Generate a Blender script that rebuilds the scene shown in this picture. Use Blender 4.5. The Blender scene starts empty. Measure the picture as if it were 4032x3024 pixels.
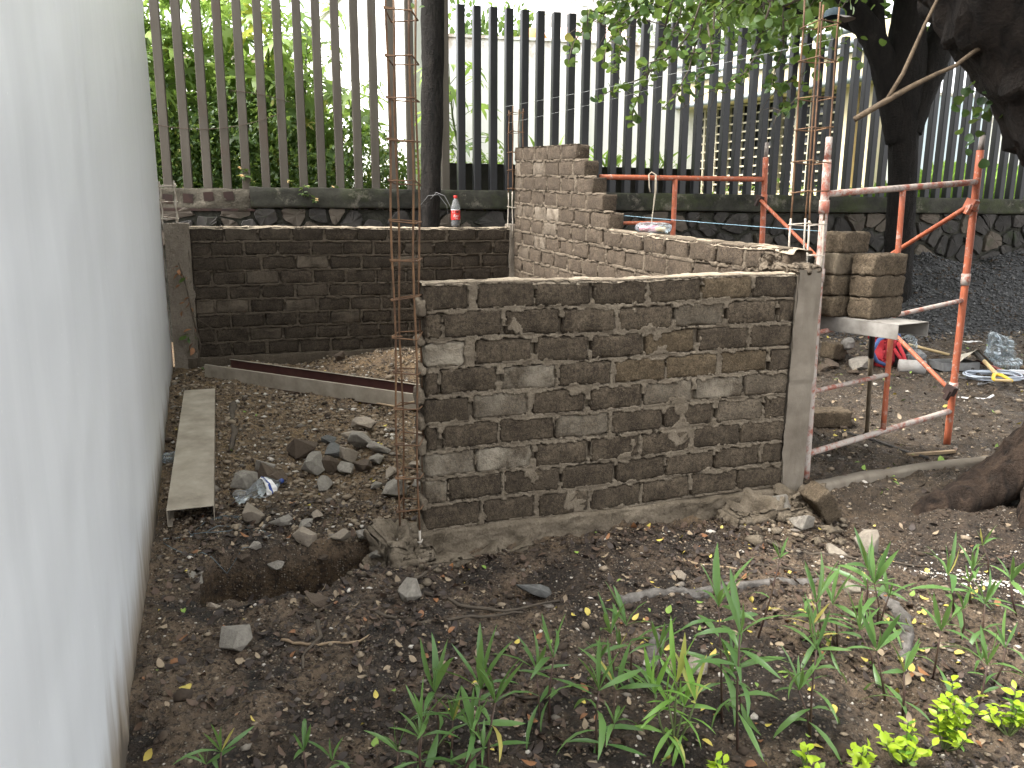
import bpy, math, random
import numpy as np
from mathutils import Vector, Matrix, Euler

random.seed(11)
rng = np.random.default_rng(11)
SC = bpy.context.scene
COL = SC.collection
R = math.radians

# ------------------------------------------------------------------ camera
cd = bpy.data.cameras.new('camera')
cam = bpy.data.objects.new('camera', cd)
COL.objects.link(cam)
PITCH = math.atan(660 / 3130)
mat_cam = Matrix.Rotation(math.pi / 2 - PITCH, 4, 'X') @ Matrix.Rotation(R(0.37), 4, 'Z')
cam.matrix_world = Matrix.Translation((0, 0, 1.5)) @ mat_cam
cd.sensor_width = 36.0
cd.lens = 36.0 * 3130 / 4032
cd.clip_start = 0.05
cd.clip_end = 900
SC.camera = cam

# ------------------------------------------------------------------ sky, sun, exposure
SUN_EL, SUN_AZ = R(56), R(-98)           # azimuth measured from +Y towards +X
world = bpy.data.worlds.new('World')
SC.world = world
world.use_nodes = True
wn, wl = world.node_tree.nodes, world.node_tree.links
wn.clear()
wo = wn.new('ShaderNodeOutputWorld')
bg = wn.new('ShaderNodeBackground')
sky = wn.new('ShaderNodeTexSky')
sky.sky_type = 'NISHITA'
sky.sun_disc = False
sky.sun_elevation = SUN_EL
sky.sun_rotation = SUN_AZ
sky.air_density = 1.0
sky.dust_density = 4.0
sky.ozone_density = 1.0
hs = wn.new('ShaderNodeHueSaturation')
hs.inputs['Saturation'].default_value = 0.10      # cloud cover: nearly colourless daylight
hs.inputs['Value'].default_value = 1.0
bg.inputs['Strength'].default_value = 0.15
wl.new(sky.outputs[0], hs.inputs['Color'])
wl.new(hs.outputs[0], bg.inputs['Color'])
wl.new(bg.outputs[0], wo.inputs['Surface'])

sl = bpy.data.lights.new('sun', 'SUN')
sl.energy = 1.0
sl.angle = R(28)
sl.color = (1.0, 0.94, 0.85)
sun = bpy.data.objects.new('sun', sl)
COL.objects.link(sun)
sdir = Vector((math.sin(SUN_AZ) * math.cos(SUN_EL), math.cos(SUN_AZ) * math.cos(SUN_EL), math.sin(SUN_EL)))
sun.rotation_euler = sdir.to_track_quat('Z', 'Y').to_euler()
sun.location = (0, 0, 20)

vs = SC.view_settings
vs.view_transform = 'Standard'
vs.look = 'None'
vs.gamma = 1.0
vs.use_curve_mapping = False
vs.exposure = 2.75
cy = SC.cycles
cy.use_denoising = True
cy.max_bounces = 7
cy.diffuse_bounces = 3
cy.glossy_bounces = 3
cy.transmission_bounces = 6
cy.transparent_max_bounces = 8
cy.caustics_reflective = False
cy.caustics_refractive = False

# ------------------------------------------------------------------ helpers
def hash3(ix, iy, iz, seed):
    h = (ix.astype(np.int64) * 374761393 + iy.astype(np.int64) * 668265263 + iz.astype(np.int64) * 2147483647 + seed * 1274126177) & 0xffffffff
    h = ((h ^ (h >> 13)) * 1274126177) & 0xffffffff
    h = h ^ (h >> 16)
    return (h & 0xffff) / 32767.5 - 1.0

def vnoise(x, y, z=0.0, seed=0):
    x = np.asarray(x, float); y = np.asarray(y, float); z = np.zeros_like(x) + z
    ix, iy, iz = np.floor(x), np.floor(y), np.floor(z)
    fx, fy, fz = x - ix, y - iy, z - iz
    fx, fy, fz = [f * f * (3 - 2 * f) for f in (fx, fy, fz)]
    r = 0
    for dx in (0, 1):
        for dy in (0, 1):
            for dz in (0, 1):
                w = (fx if dx else 1 - fx) * (fy if dy else 1 - fy) * (fz if dz else 1 - fz)
                r = r + w * hash3(ix + dx, iy + dy, iz + dz, seed)
    return r

def fbm(x, y, z=0.0, seed=0, oct=4, gain=0.5):
    a, r, f = 1.0, 0, 1.0
    for o in range(oct):
        r = r + a * vnoise(np.asarray(x) * f, np.asarray(y) * f, np.asarray(z) * f, seed + o * 17)
        a *= gain; f *= 2.03
    return r

def sstep(a, b, x):
    t = np.clip((x - a) / (b - a), 0, 1)
    return t * t * (3 - 2 * t)

class MB:
    """collects geometry for one mesh"""
    def __init__(s):
        s.v, s.f, s.m = [], [], []
    def add(s, v, f, mi=0):
        o = len(s.v)
        s.v += [tuple(p) for p in v]
        s.f += [tuple(i + o for i in q) for q in f]
        s.m += [mi] * len(f)
    def box(s, c, h, rot=None, mi=0):
        p = []
        for x in (-1, 1):
            for y in (-1, 1):
                for z in (-1, 1):
                    q = Vector((x * h[0], y * h[1], z * h[2]))
                    if rot is not None:
                        q = rot @ q
                    p.append(q + Vector(c))
        s.add(p, [(0, 1, 3, 2), (4, 6, 7, 5), (0, 4, 5, 1), (2, 3, 7, 6), (0, 2, 6, 4), (1, 5, 7, 3)], mi)
    def tube(s, pts, r, n=8, mi=0, cap=True):
        v, f = tube(pts, r, n, cap)
        s.add(v, f, mi)
    def mesh(s, name):
        me = bpy.data.meshes.new(name)
        me.from_pydata(s.v, [], s.f)
        if any(s.m):
            me.polygons.foreach_set('material_index', s.m)
        me.update()
        return me
    def build(s, name, mat, parent=None, smooth=False, **kw):
        return link(name, s.mesh(name), mat, parent, smooth, **kw)

def tube(pts, r, n=8, cap=True):
    pts = [Vector(p) for p in pts]
    rr = r if hasattr(r, '__len__') else [r] * len(pts)
    v, f = [], []
    t0 = (pts[1] - pts[0]).normalized()
    up = Vector((0, 0, 1)) if abs(t0.z) < 0.9 else Vector((1, 0, 0))
    a = t0.cross(up).normalized()
    for i, p in enumerate(pts):
        t = (pts[min(i + 1, len(pts) - 1)] - pts[max(i - 1, 0)])
        t = t.normalized() if t.length > 1e-9 else t0
        a = (a - t * a.dot(t))
        a = a.normalized() if a.length > 1e-6 else t.orthogonal().normalized()
        b = t.cross(a)
        for k in range(n):
            g = 2 * math.pi * k / n
            v.append(p + (a * math.cos(g) + b * math.sin(g)) * rr[i])
    for i in range(len(pts) - 1):
        for k in range(n):
            f.append((i * n + k, i * n + (k + 1) % n, (i + 1) * n + (k + 1) % n, (i + 1) * n + k))
    if cap:
        f.append(tuple(range(n))[::-1])
        f.append(tuple((len(pts) - 1) * n + k for k in range(n)))
    return v, f

def link(name, me, mat, parent=None, smooth=False, loc=None, rot=None, scale=None, mw=None):
    o = bpy.data.objects.new(name, me)
    COL.objects.link(o)
    if mat is not None and len(me.materials) == 0:
        for m in (mat if isinstance(mat, (list, tuple)) else [mat]):
            me.materials.append(m)
    if smooth:
        me.polygons.foreach_set('use_smooth', [True] * len(me.polygons))
    if parent is not None:
        o.parent = parent
    if mw is not None:
        o.matrix_basis = mw
    if loc is not None:
        o.location = loc
    if rot is not None:
        o.rotation_euler = rot
    if scale is not None:
        o.scale = (scale,) * 3 if not hasattr(scale, '__len__') else scale
    return o

def gridmesh(name, V, nu, nv):
    """V: (nu*nv,3) numpy, quads between"""
    me = bpy.data.meshes.new(name)
    i = np.arange(nu - 1)[:, None] * nv + np.arange(nv - 1)[None, :]
    q = np.stack([i, i + nv, i + nv + 1, i + 1], -1).reshape(-1, 4)
    me.vertices.add(len(V)); me.vertices.foreach_set('co', V.astype(np.float32).ravel())
    me.loops.add(q.size); me.loops.foreach_set('vertex_index', q.ravel().astype(np.int32))
    me.polygons.add(len(q)); me.polygons.foreach_set('loop_start', (np.arange(len(q)) * 4).astype(np.int32))
    me.update(); me.validate()
    return me

def tag(o, label=None, cat=None, group=None, kind=None):
    if label: o['label'] = label
    if cat: o['category'] = cat
    if group: o['group'] = group
    if kind: o['kind'] = kind
    return o

def empty(name, loc=(0, 0, 0), rz=0.0, label=None, cat=None, group=None):
    o = bpy.data.objects.new(name, None)
    o.empty_display_size = 0.1
    COL.objects.link(o)
    o.location = loc
    o.rotation_euler = (0, 0, rz)
    tag(o, label, cat, group)
    return o

def gz0(y):
    return 0.055 * np.maximum(0, np.asarray(y) - 3.4)

# ------------------------------------------------------------------ materials
class NT:
    def __init__(s, name):
        s.m = bpy.data.materials.new(name)
        s.m.use_nodes = True
        s.t = s.m.node_tree
        s.t.nodes.clear()
        s.out = s.n('ShaderNodeOutputMaterial')
    def n(s, typ, **kw):
        d = s.t.nodes.new(typ)
        for k, v in kw.items():
            setattr(d, k, v)
        return d
    def l(s, a, b):
        s.t.links.new(a, b)
    def set(s, sock, v):
        if hasattr(v, 'is_linked') or isinstance(v, bpy.types.NodeSocket):
            s.l(v, sock)
        else:
            sock.default_value = v
    def coord(s, kind='Object', rand=True):
        tc = s.n('ShaderNodeTexCoord')
        if kind == 'World':
            return s.n('ShaderNodeNewGeometry').outputs['Position']
        c = tc.outputs[kind]
        if rand:
            oi = s.n('ShaderNodeObjectInfo')
            mu = s.n('ShaderNodeMath', operation='MULTIPLY'); mu.inputs[1].default_value = 57.3
            s.l(oi.outputs['Random'], mu.inputs[0])
            ad = s.n('ShaderNodeVectorMath', operation='ADD')
            s.l(c, ad.inputs[0]); s.l(mu.outputs[0], ad.inputs[1])
            c = ad.outputs[0]
        return c
    def mapv(s, c, scale=(1, 1, 1), rot=(0, 0, 0)):
        mp = s.n('ShaderNodeMapping')
        mp.inputs['Scale'].default_value = scale
        mp.inputs['Rotation'].default_value = rot
        s.l(c, mp.inputs['Vector'])
        return mp.outputs[0]
    def noise(s, c, scale, detail=4, rough=0.55, dist=0.0):
        d = s.n('ShaderNodeTexNoise')
        d.inputs['Scale'].default_value = scale
        d.inputs['Detail'].default_value = detail
        d.inputs['Roughness'].default_value = rough
        d.inputs['Distortion'].default_value = dist
        s.l(c, d.inputs['Vector'])
        return d.outputs['Fac']
    def voro(s, c, scale, feature='F1', out='Distance'):
        d = s.n('ShaderNodeTexVoronoi', feature=feature)
        d.inputs['Scale'].default_value = scale
        s.l(c, d.inputs['Vector'])
        return d.outputs[out]
    def ramp(s, fac, *stops, interp='LINEAR'):
        d = s.n('ShaderNodeValToRGB')
        e = d.color_ramp.elements
        d.color_ramp.interpolation = interp
        while len(e) < len(stops):
            e.new(0.5)
        for k, (p, c) in enumerate(stops):
            e[k].position = p
            e[k].color = (c, c, c, 1) if not hasattr(c, '__len__') else (*c, 1)
        s.l(fac, d.inputs[0])
        return d.outputs[0]
    def mix(s, fac, a, b, mode='MIX'):
        d = s.n('ShaderNodeMix', data_type='RGBA', blend_type=mode)
        s.set(d.inputs[0], fac)
        for k, v in ((6, a), (7, b)):
            if isinstance(v, bpy.types.NodeSocket):
                s.l(v, d.inputs[k])
            else:
                d.inputs[k].default_value = (*v, 1) if len(v) == 3 else v
        return d.outputs[2]
    def math(s, op, a, b=0.0, clamp=False):
        d = s.n('ShaderNodeMath', operation=op, use_clamp=clamp)
        s.set(d.inputs[0], a); s.set(d.inputs[1], b)
        return d.outputs[0]
    def rand(s):
        return s.n('ShaderNodeObjectInfo').outputs['Random']
    def bump(s, h, strength=0.5, dist=0.01, normal=None):
        d = s.n('ShaderNodeBump')
        d.inputs['Strength'].default_value = strength
        d.inputs['Distance'].default_value = dist
        s.l(h, d.inputs['Height'])
        if normal is not None:
            s.l(normal, d.inputs['Normal'])
        return d.outputs[0]
    def bsdf(s, col, rough=0.8, normal=None, metal=0.0, spec=0.5, trans=0.0, **kw):
        d = s.n('ShaderNodeBsdfPrincipled')
        if isinstance(col, bpy.types.NodeSocket):
            s.l(col, d.inputs['Base Color'])
        else:
            d.inputs['Base Color'].default_value = (*col, 1)
        s.set(d.inputs['Roughness'], rough)
        s.set(d.inputs['Metallic'], metal)
        d.inputs['Specular IOR Level'].default_value = spec
        d.inputs['Transmission Weight'].default_value = trans
        for k, v in kw.items():
            d.inputs[k].default_value = v
        if normal is not None:
            s.l(normal, d.inputs['Normal'])
        s.l(d.outputs[0], s.out.inputs['Surface'])
        return d

def plain(name, c1, c2=None, scale=8.0, rough=0.75, bump=0.3, bscale=40, bdist=0.004, rnd=0.0, coord='Object', metal=0.0, spec=0.4):
    t = NT(name)
    c = t.coord(coord)
    c2 = c2 or tuple(x * 0.65 for x in c1)
    col = t.mix(t.ramp(t.noise(c, scale, 6, 0.62), (0.32, 0.0), (0.68, 1.0)), c1, c2)
    if rnd:
        col = t.mix(t.math('MULTIPLY', t.rand(), rnd), col, (0.01, 0.01, 0.01))
    nrm = t.bump(t.noise(c, bscale, 5, 0.6), bump, bdist) if bump else None
    t.bsdf(col, rough, nrm, metal, spec)
    return t.m

def leafmat(name, c1, c2, yellow=None, ythr=0.9, rough=0.45, transl=0.45, scale=3.0):
    """two sided leaf that lets light through"""
    t = NT(name)
    oi = t.n('ShaderNodeObjectInfo').outputs['Random']
    at = t.n('ShaderNodeAttribute', attribute_name='leafv').outputs['Fac']
    rv = t.math('FRACT', t.math('ADD', oi, at))
    c = t.coord('Object', False)
    n = t.noise(c, scale, 3)
    col = t.mix(t.math('ADD', t.math('MULTIPLY', rv, 0.65), t.math('MULTIPLY', n, 0.35)), c1, c2)
    if yellow:
        rv2 = t.math('FRACT', t.math('MULTIPLY', rv, 7.31))
        col = t.mix(t.math('GREATER_THAN', rv2, ythr), col, yellow)
    pr = t.n('ShaderNodeBsdfPrincipled')
    t.l(col, pr.inputs['Base Color'])
    pr.inputs['Roughness'].default_value = rough
    pr.inputs['Specular IOR Level'].default_value = 0.4
    tr = t.n('ShaderNodeBsdfTranslucent')
    tc = t.mix(0.4, col, (0.34, 0.46, 0.08), 'MIX')
    t.l(tc, tr.inputs['Color'])
    mx = t.n('ShaderNodeMixShader')
    mx.inputs[0].default_value = transl
    t.l(pr.outputs[0], mx.inputs[1]); t.l(tr.outputs[0], mx.inputs[2])
    t.l(mx.outputs[0], t.out.inputs['Surface'])
    return t.m

# --- brick block
def block_mat(name, dark, light, pale, pale_amt, tint=0.35):
    t = NT(name)
    c = t.coord('Object')
    n1 = t.noise(c, 9, 6, 0.65)
    n2 = t.noise(c, 75, 5, 0.8)
    n3 = t.noise(c, 30, 5, 0.75)
    col = t.mix(t.ramp(n1, (0.36, 0.0), (0.64, 1.0)), dark, light)
    col = t.mix(t.math('MULTIPLY', t.ramp(n3, (0.42, 1.0), (0.58, 0.0)), 0.45), col, tuple(x * 0.6 for x in dark))
    col = t.mix(t.math('MULTIPLY', t.ramp(n2, (0.50, 0.0), (0.62, 1.0)), 0.75), col, tuple(x * 0.35 for x in dark))
    col = t.mix(t.math('MULTIPLY', t.ramp(n2, (0.36, 1.0), (0.46, 0.0)), 0.45), col, tuple(min(1, x * 1.45) for x in light))
    rr = t.rand()
    # per block tone
    r3 = t.math('FRACT', t.math('MULTIPLY', rr, 13.7))
    col = t.mix(t.math('MULTIPLY', r3, tint), col, tuple(x * 0.55 for x in dark))
    # lime bloom on a few blocks
    r2 = t.math('FRACT', t.math('MULTIPLY', rr, 5.77))
    blo = t.math('MULTIPLY', t.ramp(r2, (1 - pale_amt, 0.0), (1.0, 1.0)), t.ramp(t.noise(c, 5.5, 5, 0.7), (0.38, 0.0), (0.62, 1.0)))
    col = t.mix(t.math('MULTIPLY', blo, 0.85), col, pale)
    # light sand grains
    vo = t.voro(c, 160)
    col = t.mix(t.math('MULTIPLY', t.ramp(vo, (0.12, 1.0), (0.2, 0.0)), 0.35), col, (0.42, 0.37, 0.29))
    h = t.math('ADD', t.math('MULTIPLY', t.noise(c, 120, 5, 0.75), 1.0), t.math('MULTIPLY', t.noise(c, 28, 4, 0.6), 0.8))
    pits = t.ramp(t.voro(c, 75), (0.0, 0.0), (0.28, 1.0))
    h = t.math('ADD', h, t.math('MULTIPLY', pits, 0.35))
    t.bsdf(col, 0.93, t.bump(h, 1.0, 0.010), 0, 0.25)
    return t.m

M = {}
M['block_front'] = block_mat('block_front', (0.058, 0.043, 0.029), (0.155, 0.120, 0.083), (0.40, 0.345, 0.265), 0.05, 0.40)
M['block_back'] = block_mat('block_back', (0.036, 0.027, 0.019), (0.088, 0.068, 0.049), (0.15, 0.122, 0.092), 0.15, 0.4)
M['block_right'] = block_mat('block_right', (0.066, 0.048, 0.033), (0.128, 0.097, 0.068), (0.29, 0.245, 0.19), 0.15, 0.3)
M['block_new'] = block_mat('block_new', (0.082, 0.060, 0.038), (0.165, 0.126, 0.084), (0.22, 0.18, 0.13), 0.05, 0.3)

def mortar_mat(name, a, b):
    t = NT(name)
    c = t.coord('World')
    n = t.noise(c, 6, 7, 0.7)
    col = t.mix(t.ramp(n, (0.35, 0.0), (0.66, 1.0)), a, b)
    sp = t.noise(c, 85, 5, 0.8)
    col = t.mix(t.math('MULTIPLY', t.ramp(sp, (0.52, 0.0), (0.64, 1.0)), 0.6), col, tuple(x * 0.4 for x in a))
    col = t.mix(t.math('MULTIPLY', t.ramp(t.noise(c, 45, 3, 0.6), (0.6, 0.0), (0.75, 1.0)), 0.4), col, tuple(min(1, x * 1.5) for x in b))
    h = t.math('ADD', t.noise(c, 90, 6, 0.75), t.math('MULTIPLY', t.noise(c, 22, 4, 0.6), 1.3))
    t.bsdf(col, 0.95, t.bump(h, 1.0, 0.012), 0, 0.2)
    return t.m
M['mortar_front'] = mortar_mat('mortar_front', (0.150, 0.120, 0.087), (0.245, 0.203, 0.151))
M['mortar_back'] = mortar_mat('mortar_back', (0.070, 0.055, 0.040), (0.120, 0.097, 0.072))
M['mortar_right'] = mortar_mat('mortar_right', (0.115, 0.090, 0.065), (0.175, 0.142, 0.106))
M['mortar_top'] = mortar_mat('mortar_top', (0.30, 0.245, 0.18), (0.40, 0.335, 0.255))
M['footing'] = mortar_mat('footing', (0.105, 0.083, 0.058), (0.235, 0.193, 0.143))

def concrete_mat():
    t = NT('cast_concrete')
    c = t.coord('World')
    n = t.noise(c, 3.5, 6, 0.65)
    col = t.mix(t.ramp(n, (0.35, 0.0), (0.65, 1.0)), (0.132, 0.110, 0.085), (0.218, 0.188, 0.15))
    lo = t.noise(t.mapv(c, (3, 3, 0.7)), 4, 4)
    col = t.mix(t.math('MULTIPLY', t.ramp(lo, (0.5, 0.0), (0.75, 1.0)), 0.6), col, (0.095, 0.076, 0.057))
    pit = t.ramp(t.voro(c, 60), (0.05, 1.0), (0.12, 0.0))
    pm = t.math('MULTIPLY', pit, t.ramp(t.noise(c, 14, 2), (0.5, 0.0), (0.6, 1.0)))
    col = t.mix(t.math('MULTIPLY', pm, 0.8), col, (0.06, 0.05, 0.04))
    h = t.math('SUBTRACT', t.noise(c, 40, 6, 0.7), pm)
    t.bsdf(col, 0.85, t.bump(h, 0.5, 0.005), 0, 0.3)
    return t.m
M['concrete'] = concrete_mat()

def soil_mat():
    t = NT('soil')
    c = t.coord('World')
    sep = t.n('ShaderNodeSeparateXYZ'); t.l(c, sep.inputs[0])
    big = t.noise(c, 1.1, 5, 0.6, 0.4)
    mid = t.noise(c, 5.5, 6, 0.68)
    fine = t.noise(c, 55, 5, 0.75)
    wet, dry, humus, sandy = (0.014, 0.0095, 0.0065), (0.158, 0.112, 0.074), (0.020, 0.016, 0.013), (0.225, 0.150, 0.080)
    col = t.mix(t.ramp(mid, (0.36, 0.0), (0.66, 1.0)), wet, (0.054, 0.037, 0.025))
    # dried mud patches in the foreground
    col = t.mix(t.math('MULTIPLY', t.ramp(t.math('ADD', t.math('MULTIPLY', big, 0.6), t.math('MULTIPLY', mid, 0.4)), (0.475, 0.0), (0.56, 1.0)), 0.85), col, dry)
    # sand spread inside the shell and on the yard
    sy = t.ramp(t.math('ADD', sep.outputs[1], t.math('MULTIPLY', big, 1.6)), (0.42, 0.0), (0.5, 1.0))
    mp = t.n('ShaderNodeMapRange'); t.l(t.math('ADD', sep.outputs[1], t.math('MULTIPLY', big, 1.4)), mp.inputs[0])
    mp.inputs[1].default_value = 4.1; mp.inputs[2].default_value = 4.9
    sand = t.mix(t.ramp(t.noise(c, 14, 6, 0.75), (0.38, 0.0), (0.62, 1.0)), (0.072, 0.049, 0.030), sandy)
    yx = t.n('ShaderNodeMapRange'); t.l(t.math('ADD', sep.outputs[0], t.math('MULTIPLY', big, 0.8)), yx.inputs[0]); yx.inputs[1].default_value = 1.6; yx.inputs[2].default_value = 2.4
    yard = t.mix(t.ramp(t.noise(c, 9, 6, 0.75), (0.38, 0.0), (0.62, 1.0)), (0.036, 0.026, 0.018), (0.098, 0.071, 0.047))  # browner yard soil, darkened to put the missing tree shade into its colour
    sand = t.mix(yx.outputs[0], sand, yard)
    col = t.mix(mp.outputs[0], col, sand)
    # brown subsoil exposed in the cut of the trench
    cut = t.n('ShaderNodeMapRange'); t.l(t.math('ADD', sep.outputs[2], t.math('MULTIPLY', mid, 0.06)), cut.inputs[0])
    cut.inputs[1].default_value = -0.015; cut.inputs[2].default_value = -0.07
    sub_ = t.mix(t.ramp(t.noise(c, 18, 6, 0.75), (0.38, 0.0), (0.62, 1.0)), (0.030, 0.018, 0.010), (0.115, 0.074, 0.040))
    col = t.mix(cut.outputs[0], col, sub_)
    # grain: dark pits and pale grains
    col = t.mix(t.math('MULTIPLY', t.ramp(fine, (0.50, 0.0), (0.60, 1.0)), 0.85), col, (0.012, 0.009, 0.007))
    f2 = t.noise(c, 95, 4, 0.8)
    col = t.mix(t.math('MULTIPLY', t.ramp(f2, (0.34, 1.0), (0.42, 0.0)), 0.4), col, (0.22, 0.175, 0.125))
    vc = t.n('ShaderNodeTexVoronoi'); vc.inputs['Scale'].default_value = 85; t.l(c, vc.inputs['Vector'])
    sepc = t.n('ShaderNodeSeparateXYZ'); t.l(vc.outputs['Color'], sepc.inputs[0])
    gr = t.math('MULTIPLY', t.ramp(vc.outputs['Distance'], (0.25, 1.0), (0.42, 0.0)), t.ramp(sepc.outputs[0], (0.66, 0.0), (0.7, 1.0)))
    gcol = t.mix(sepc.outputs[1], (0.20, 0.15, 0.10), (0.36, 0.31, 0.25))
    col = t.mix(t.math('MULTIPLY', gr, 0.7), col, gcol)
    h = t.math('ADD', t.math('MULTIPLY', fine, 0.8), t.math('MULTIPLY', t.noise(c, 20, 5, 0.7), 1.4))
    h = t.math('ADD', h, t.math('MULTIPLY', gr, 0.5))
    rg = t.ramp(mid, (0.35, 0.55), (0.6, 0.95))
    t.bsdf(col, rg, t.bump(h, 1.0, 0.02), 0, 0.35)
    return t.m
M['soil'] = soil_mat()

def white_wall_mat():
    t = NT('white_paint_wall')
    c = t.coord('Object', False)                     # x along the wall, z up
    sep = t.n('ShaderNodeSeparateXYZ'); t.l(c, sep.inputs[0])
    st = t.noise(t.mapv(c, (1.6, 1.6, 0.09)), 5, 5, 0.6)
    col = t.mix(t.ramp(st, (0.3, 0.0), (0.75, 1.0)), (0.715, 0.73, 0.755), (0.66, 0.675, 0.70))
    fine = t.noise(t.mapv(c, (1.0, 1.0, 0.3)), 9, 5, 0.7)
    col = t.mix(t.math('MULTIPLY', t.ramp(fine, (0.5, 0.0), (0.8, 1.0)), 0.16), col, (0.55, 0.56, 0.575))
    fl = t.ramp(t.noise(c, 60, 2, 0.4), (0.74, 0.0), (0.78, 1.0))
    col = t.mix(t.math('MULTIPLY', fl, 0.7), col, (0.86, 0.87, 0.88))
    # earth splashed up from the ground
    nz = t.math('ADD', sep.outputs[2], t.math('MULTIPLY', t.noise(t.mapv(c, (3, 3, 0.5)), 3, 5, 0.6), -0.45))
    dirt = t.n('ShaderNodeMapRange', interpolation_type='SMOOTHSTEP'); t.l(nz, dirt.inputs[0])
    dirt.inputs[1].default_value = 0.12; dirt.inputs[2].default_value = -0.2
    col = t.mix(t.math('MULTIPLY', dirt.outputs[0], 0.92), col, (0.24, 0.185, 0.125))
    d2 = t.n('ShaderNodeMapRange', interpolation_type='SMOOTHSTEP'); t.l(nz, d2.inputs[0])
    d2.inputs[1].default_value = -0.14; d2.inputs[2].default_value = -0.24
    col = t.mix(t.math('MULTIPLY', d2.outputs[0], 0.85), col, (0.10, 0.085, 0.07))
    h = t.math('ADD', t.noise(c, 26, 4, 0.6), t.math('MULTIPLY', t.noise(c, 5, 3), 1.2))
    pk = t.ramp(t.noise(c, 42, 2, 0.4), (0.68, 0.0), (0.72, 1.0))
    h = t.math('ADD', h, t.math('MULTIPLY', pk, 0.9))
    t.bsdf(col, 0.45, t.bump(h, 0.10, 0.005), 0, 0.5)
    return t.m
M['white_wall'] = white_wall_mat()

def rust_mat(name, base, rust, amt=0.5, rough=0.8):
    t = NT(name)
    c = t.coord('Object')
    n = t.noise(c, 11, 6, 0.7)
    col = t.mix(t.ramp(n, (0.5 - amt * 0.3, 0.0), (0.75 - amt * 0.3, 1.0)), base, rust)
    t.bsdf(col, rough, t.bump(t.noise(c, 60, 4), 0.3, 0.003), 0.1, 0.4)
    return t.m
M['rebar'] = rust_mat('rusty_rebar', (0.19, 0.105, 0.052), (0.085, 0.047, 0.028), 0.5)
M['rebar_cement'] = rust_mat('cement_splashed_rebar', (0.47, 0.43, 0.37), (0.27, 0.22, 0.17), 0.4)

def paint_tube_mat():
    t = NT('orange_scaffold_paint')
    c = t.coord('Object')
    n = t.noise(c, 9, 6, 0.7)
    col = t.mix(t.ramp(n, (0.35, 0.0), (0.7, 1.0)), (0.40, 0.108, 0.048), (0.28, 0.080, 0.043))
    sp = t.ramp(t.noise(c, 26, 6, 0.75), (0.56, 0.0), (0.63, 1.0))
    rr = t.rand()
    col = t.mix(t.math('MULTIPLY', sp, t.math('ADD', 0.25, t.math('MULTIPLY', rr, 0.5))), col, (0.42, 0.34, 0.29))
    ru = t.ramp(t.noise(c, 21, 5, 0.7), (0.62, 0.0), (0.68, 1.0))
    col = t.mix(t.math('MULTIPLY', ru, 0.8), col, (0.10, 0.05, 0.035))
    t.bsdf(col, 0.6, t.bump(t.noise(c, 30, 5), 0.3, 0.003), 0.0, 0.4)
    return t.m
M['scaf'] = paint_tube_mat()
def splash_tube_mat():
    t = NT('cement_splashed_scaffold_paint')
    c = t.coord('Object')
    sp = t.ramp(t.noise(c, 13, 7, 0.8), (0.42, 0.0), (0.53, 1.0))
    col = t.mix(sp, (0.30, 0.105, 0.072), (0.40, 0.35, 0.31))
    ru = t.ramp(t.noise(c, 18, 5, 0.7), (0.58, 0.0), (0.66, 1.0))
    col = t.mix(t.math('MULTIPLY', ru, 0.7), col, (0.16, 0.11, 0.095))
    t.bsdf(col, 0.75, t.bump(t.noise(c, 40, 5), 0.4, 0.003), 0.0, 0.3)
    return t.m
M['scaf_splash'] = splash_tube_mat()
M['scaf_end'] = plain('bare_steel_end', (0.16, 0.13, 0.115), (0.33, 0.29, 0.26), 20)

M['post_dark'] = plain('charcoal_post_paint', (0.009, 0.009, 0.010), (0.014, 0.014, 0.016), 6, 0.36, 0.1, 60, 0.002, 0.3, spec=0.42)
def brown_post():
    t = NT('brown_post_paint')
    c = t.coord('Object')
    n = t.noise(t.mapv(c, (1, 1, 0.18)), 9, 6, 0.6)
    col = t.mix(t.ramp(n, (0.35, 0.0), (0.7, 1.0)), (0.090, 0.077, 0.059), (0.060, 0.049, 0.036))
    r = t.ramp(t.noise(t.mapv(c, (1, 1, 0.3)), 5, 6, 0.7), (0.57, 0.0), (0.70, 1.0))
    col = t.mix(t.math('MULTIPLY', r, 0.6), col, (0.07, 0.036, 0.022))
    t.bsdf(col, 0.6, t.bump(t.noise(c, 50, 4), 0.15, 0.002), 0, 0.4)
    return t.m
M['post_brown'] = brown_post()
M['rust_plate'] = rust_mat('rusty_base_plate', (0.020, 0.012, 0.010), (0.040, 0.020, 0.015), 0.5)

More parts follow.
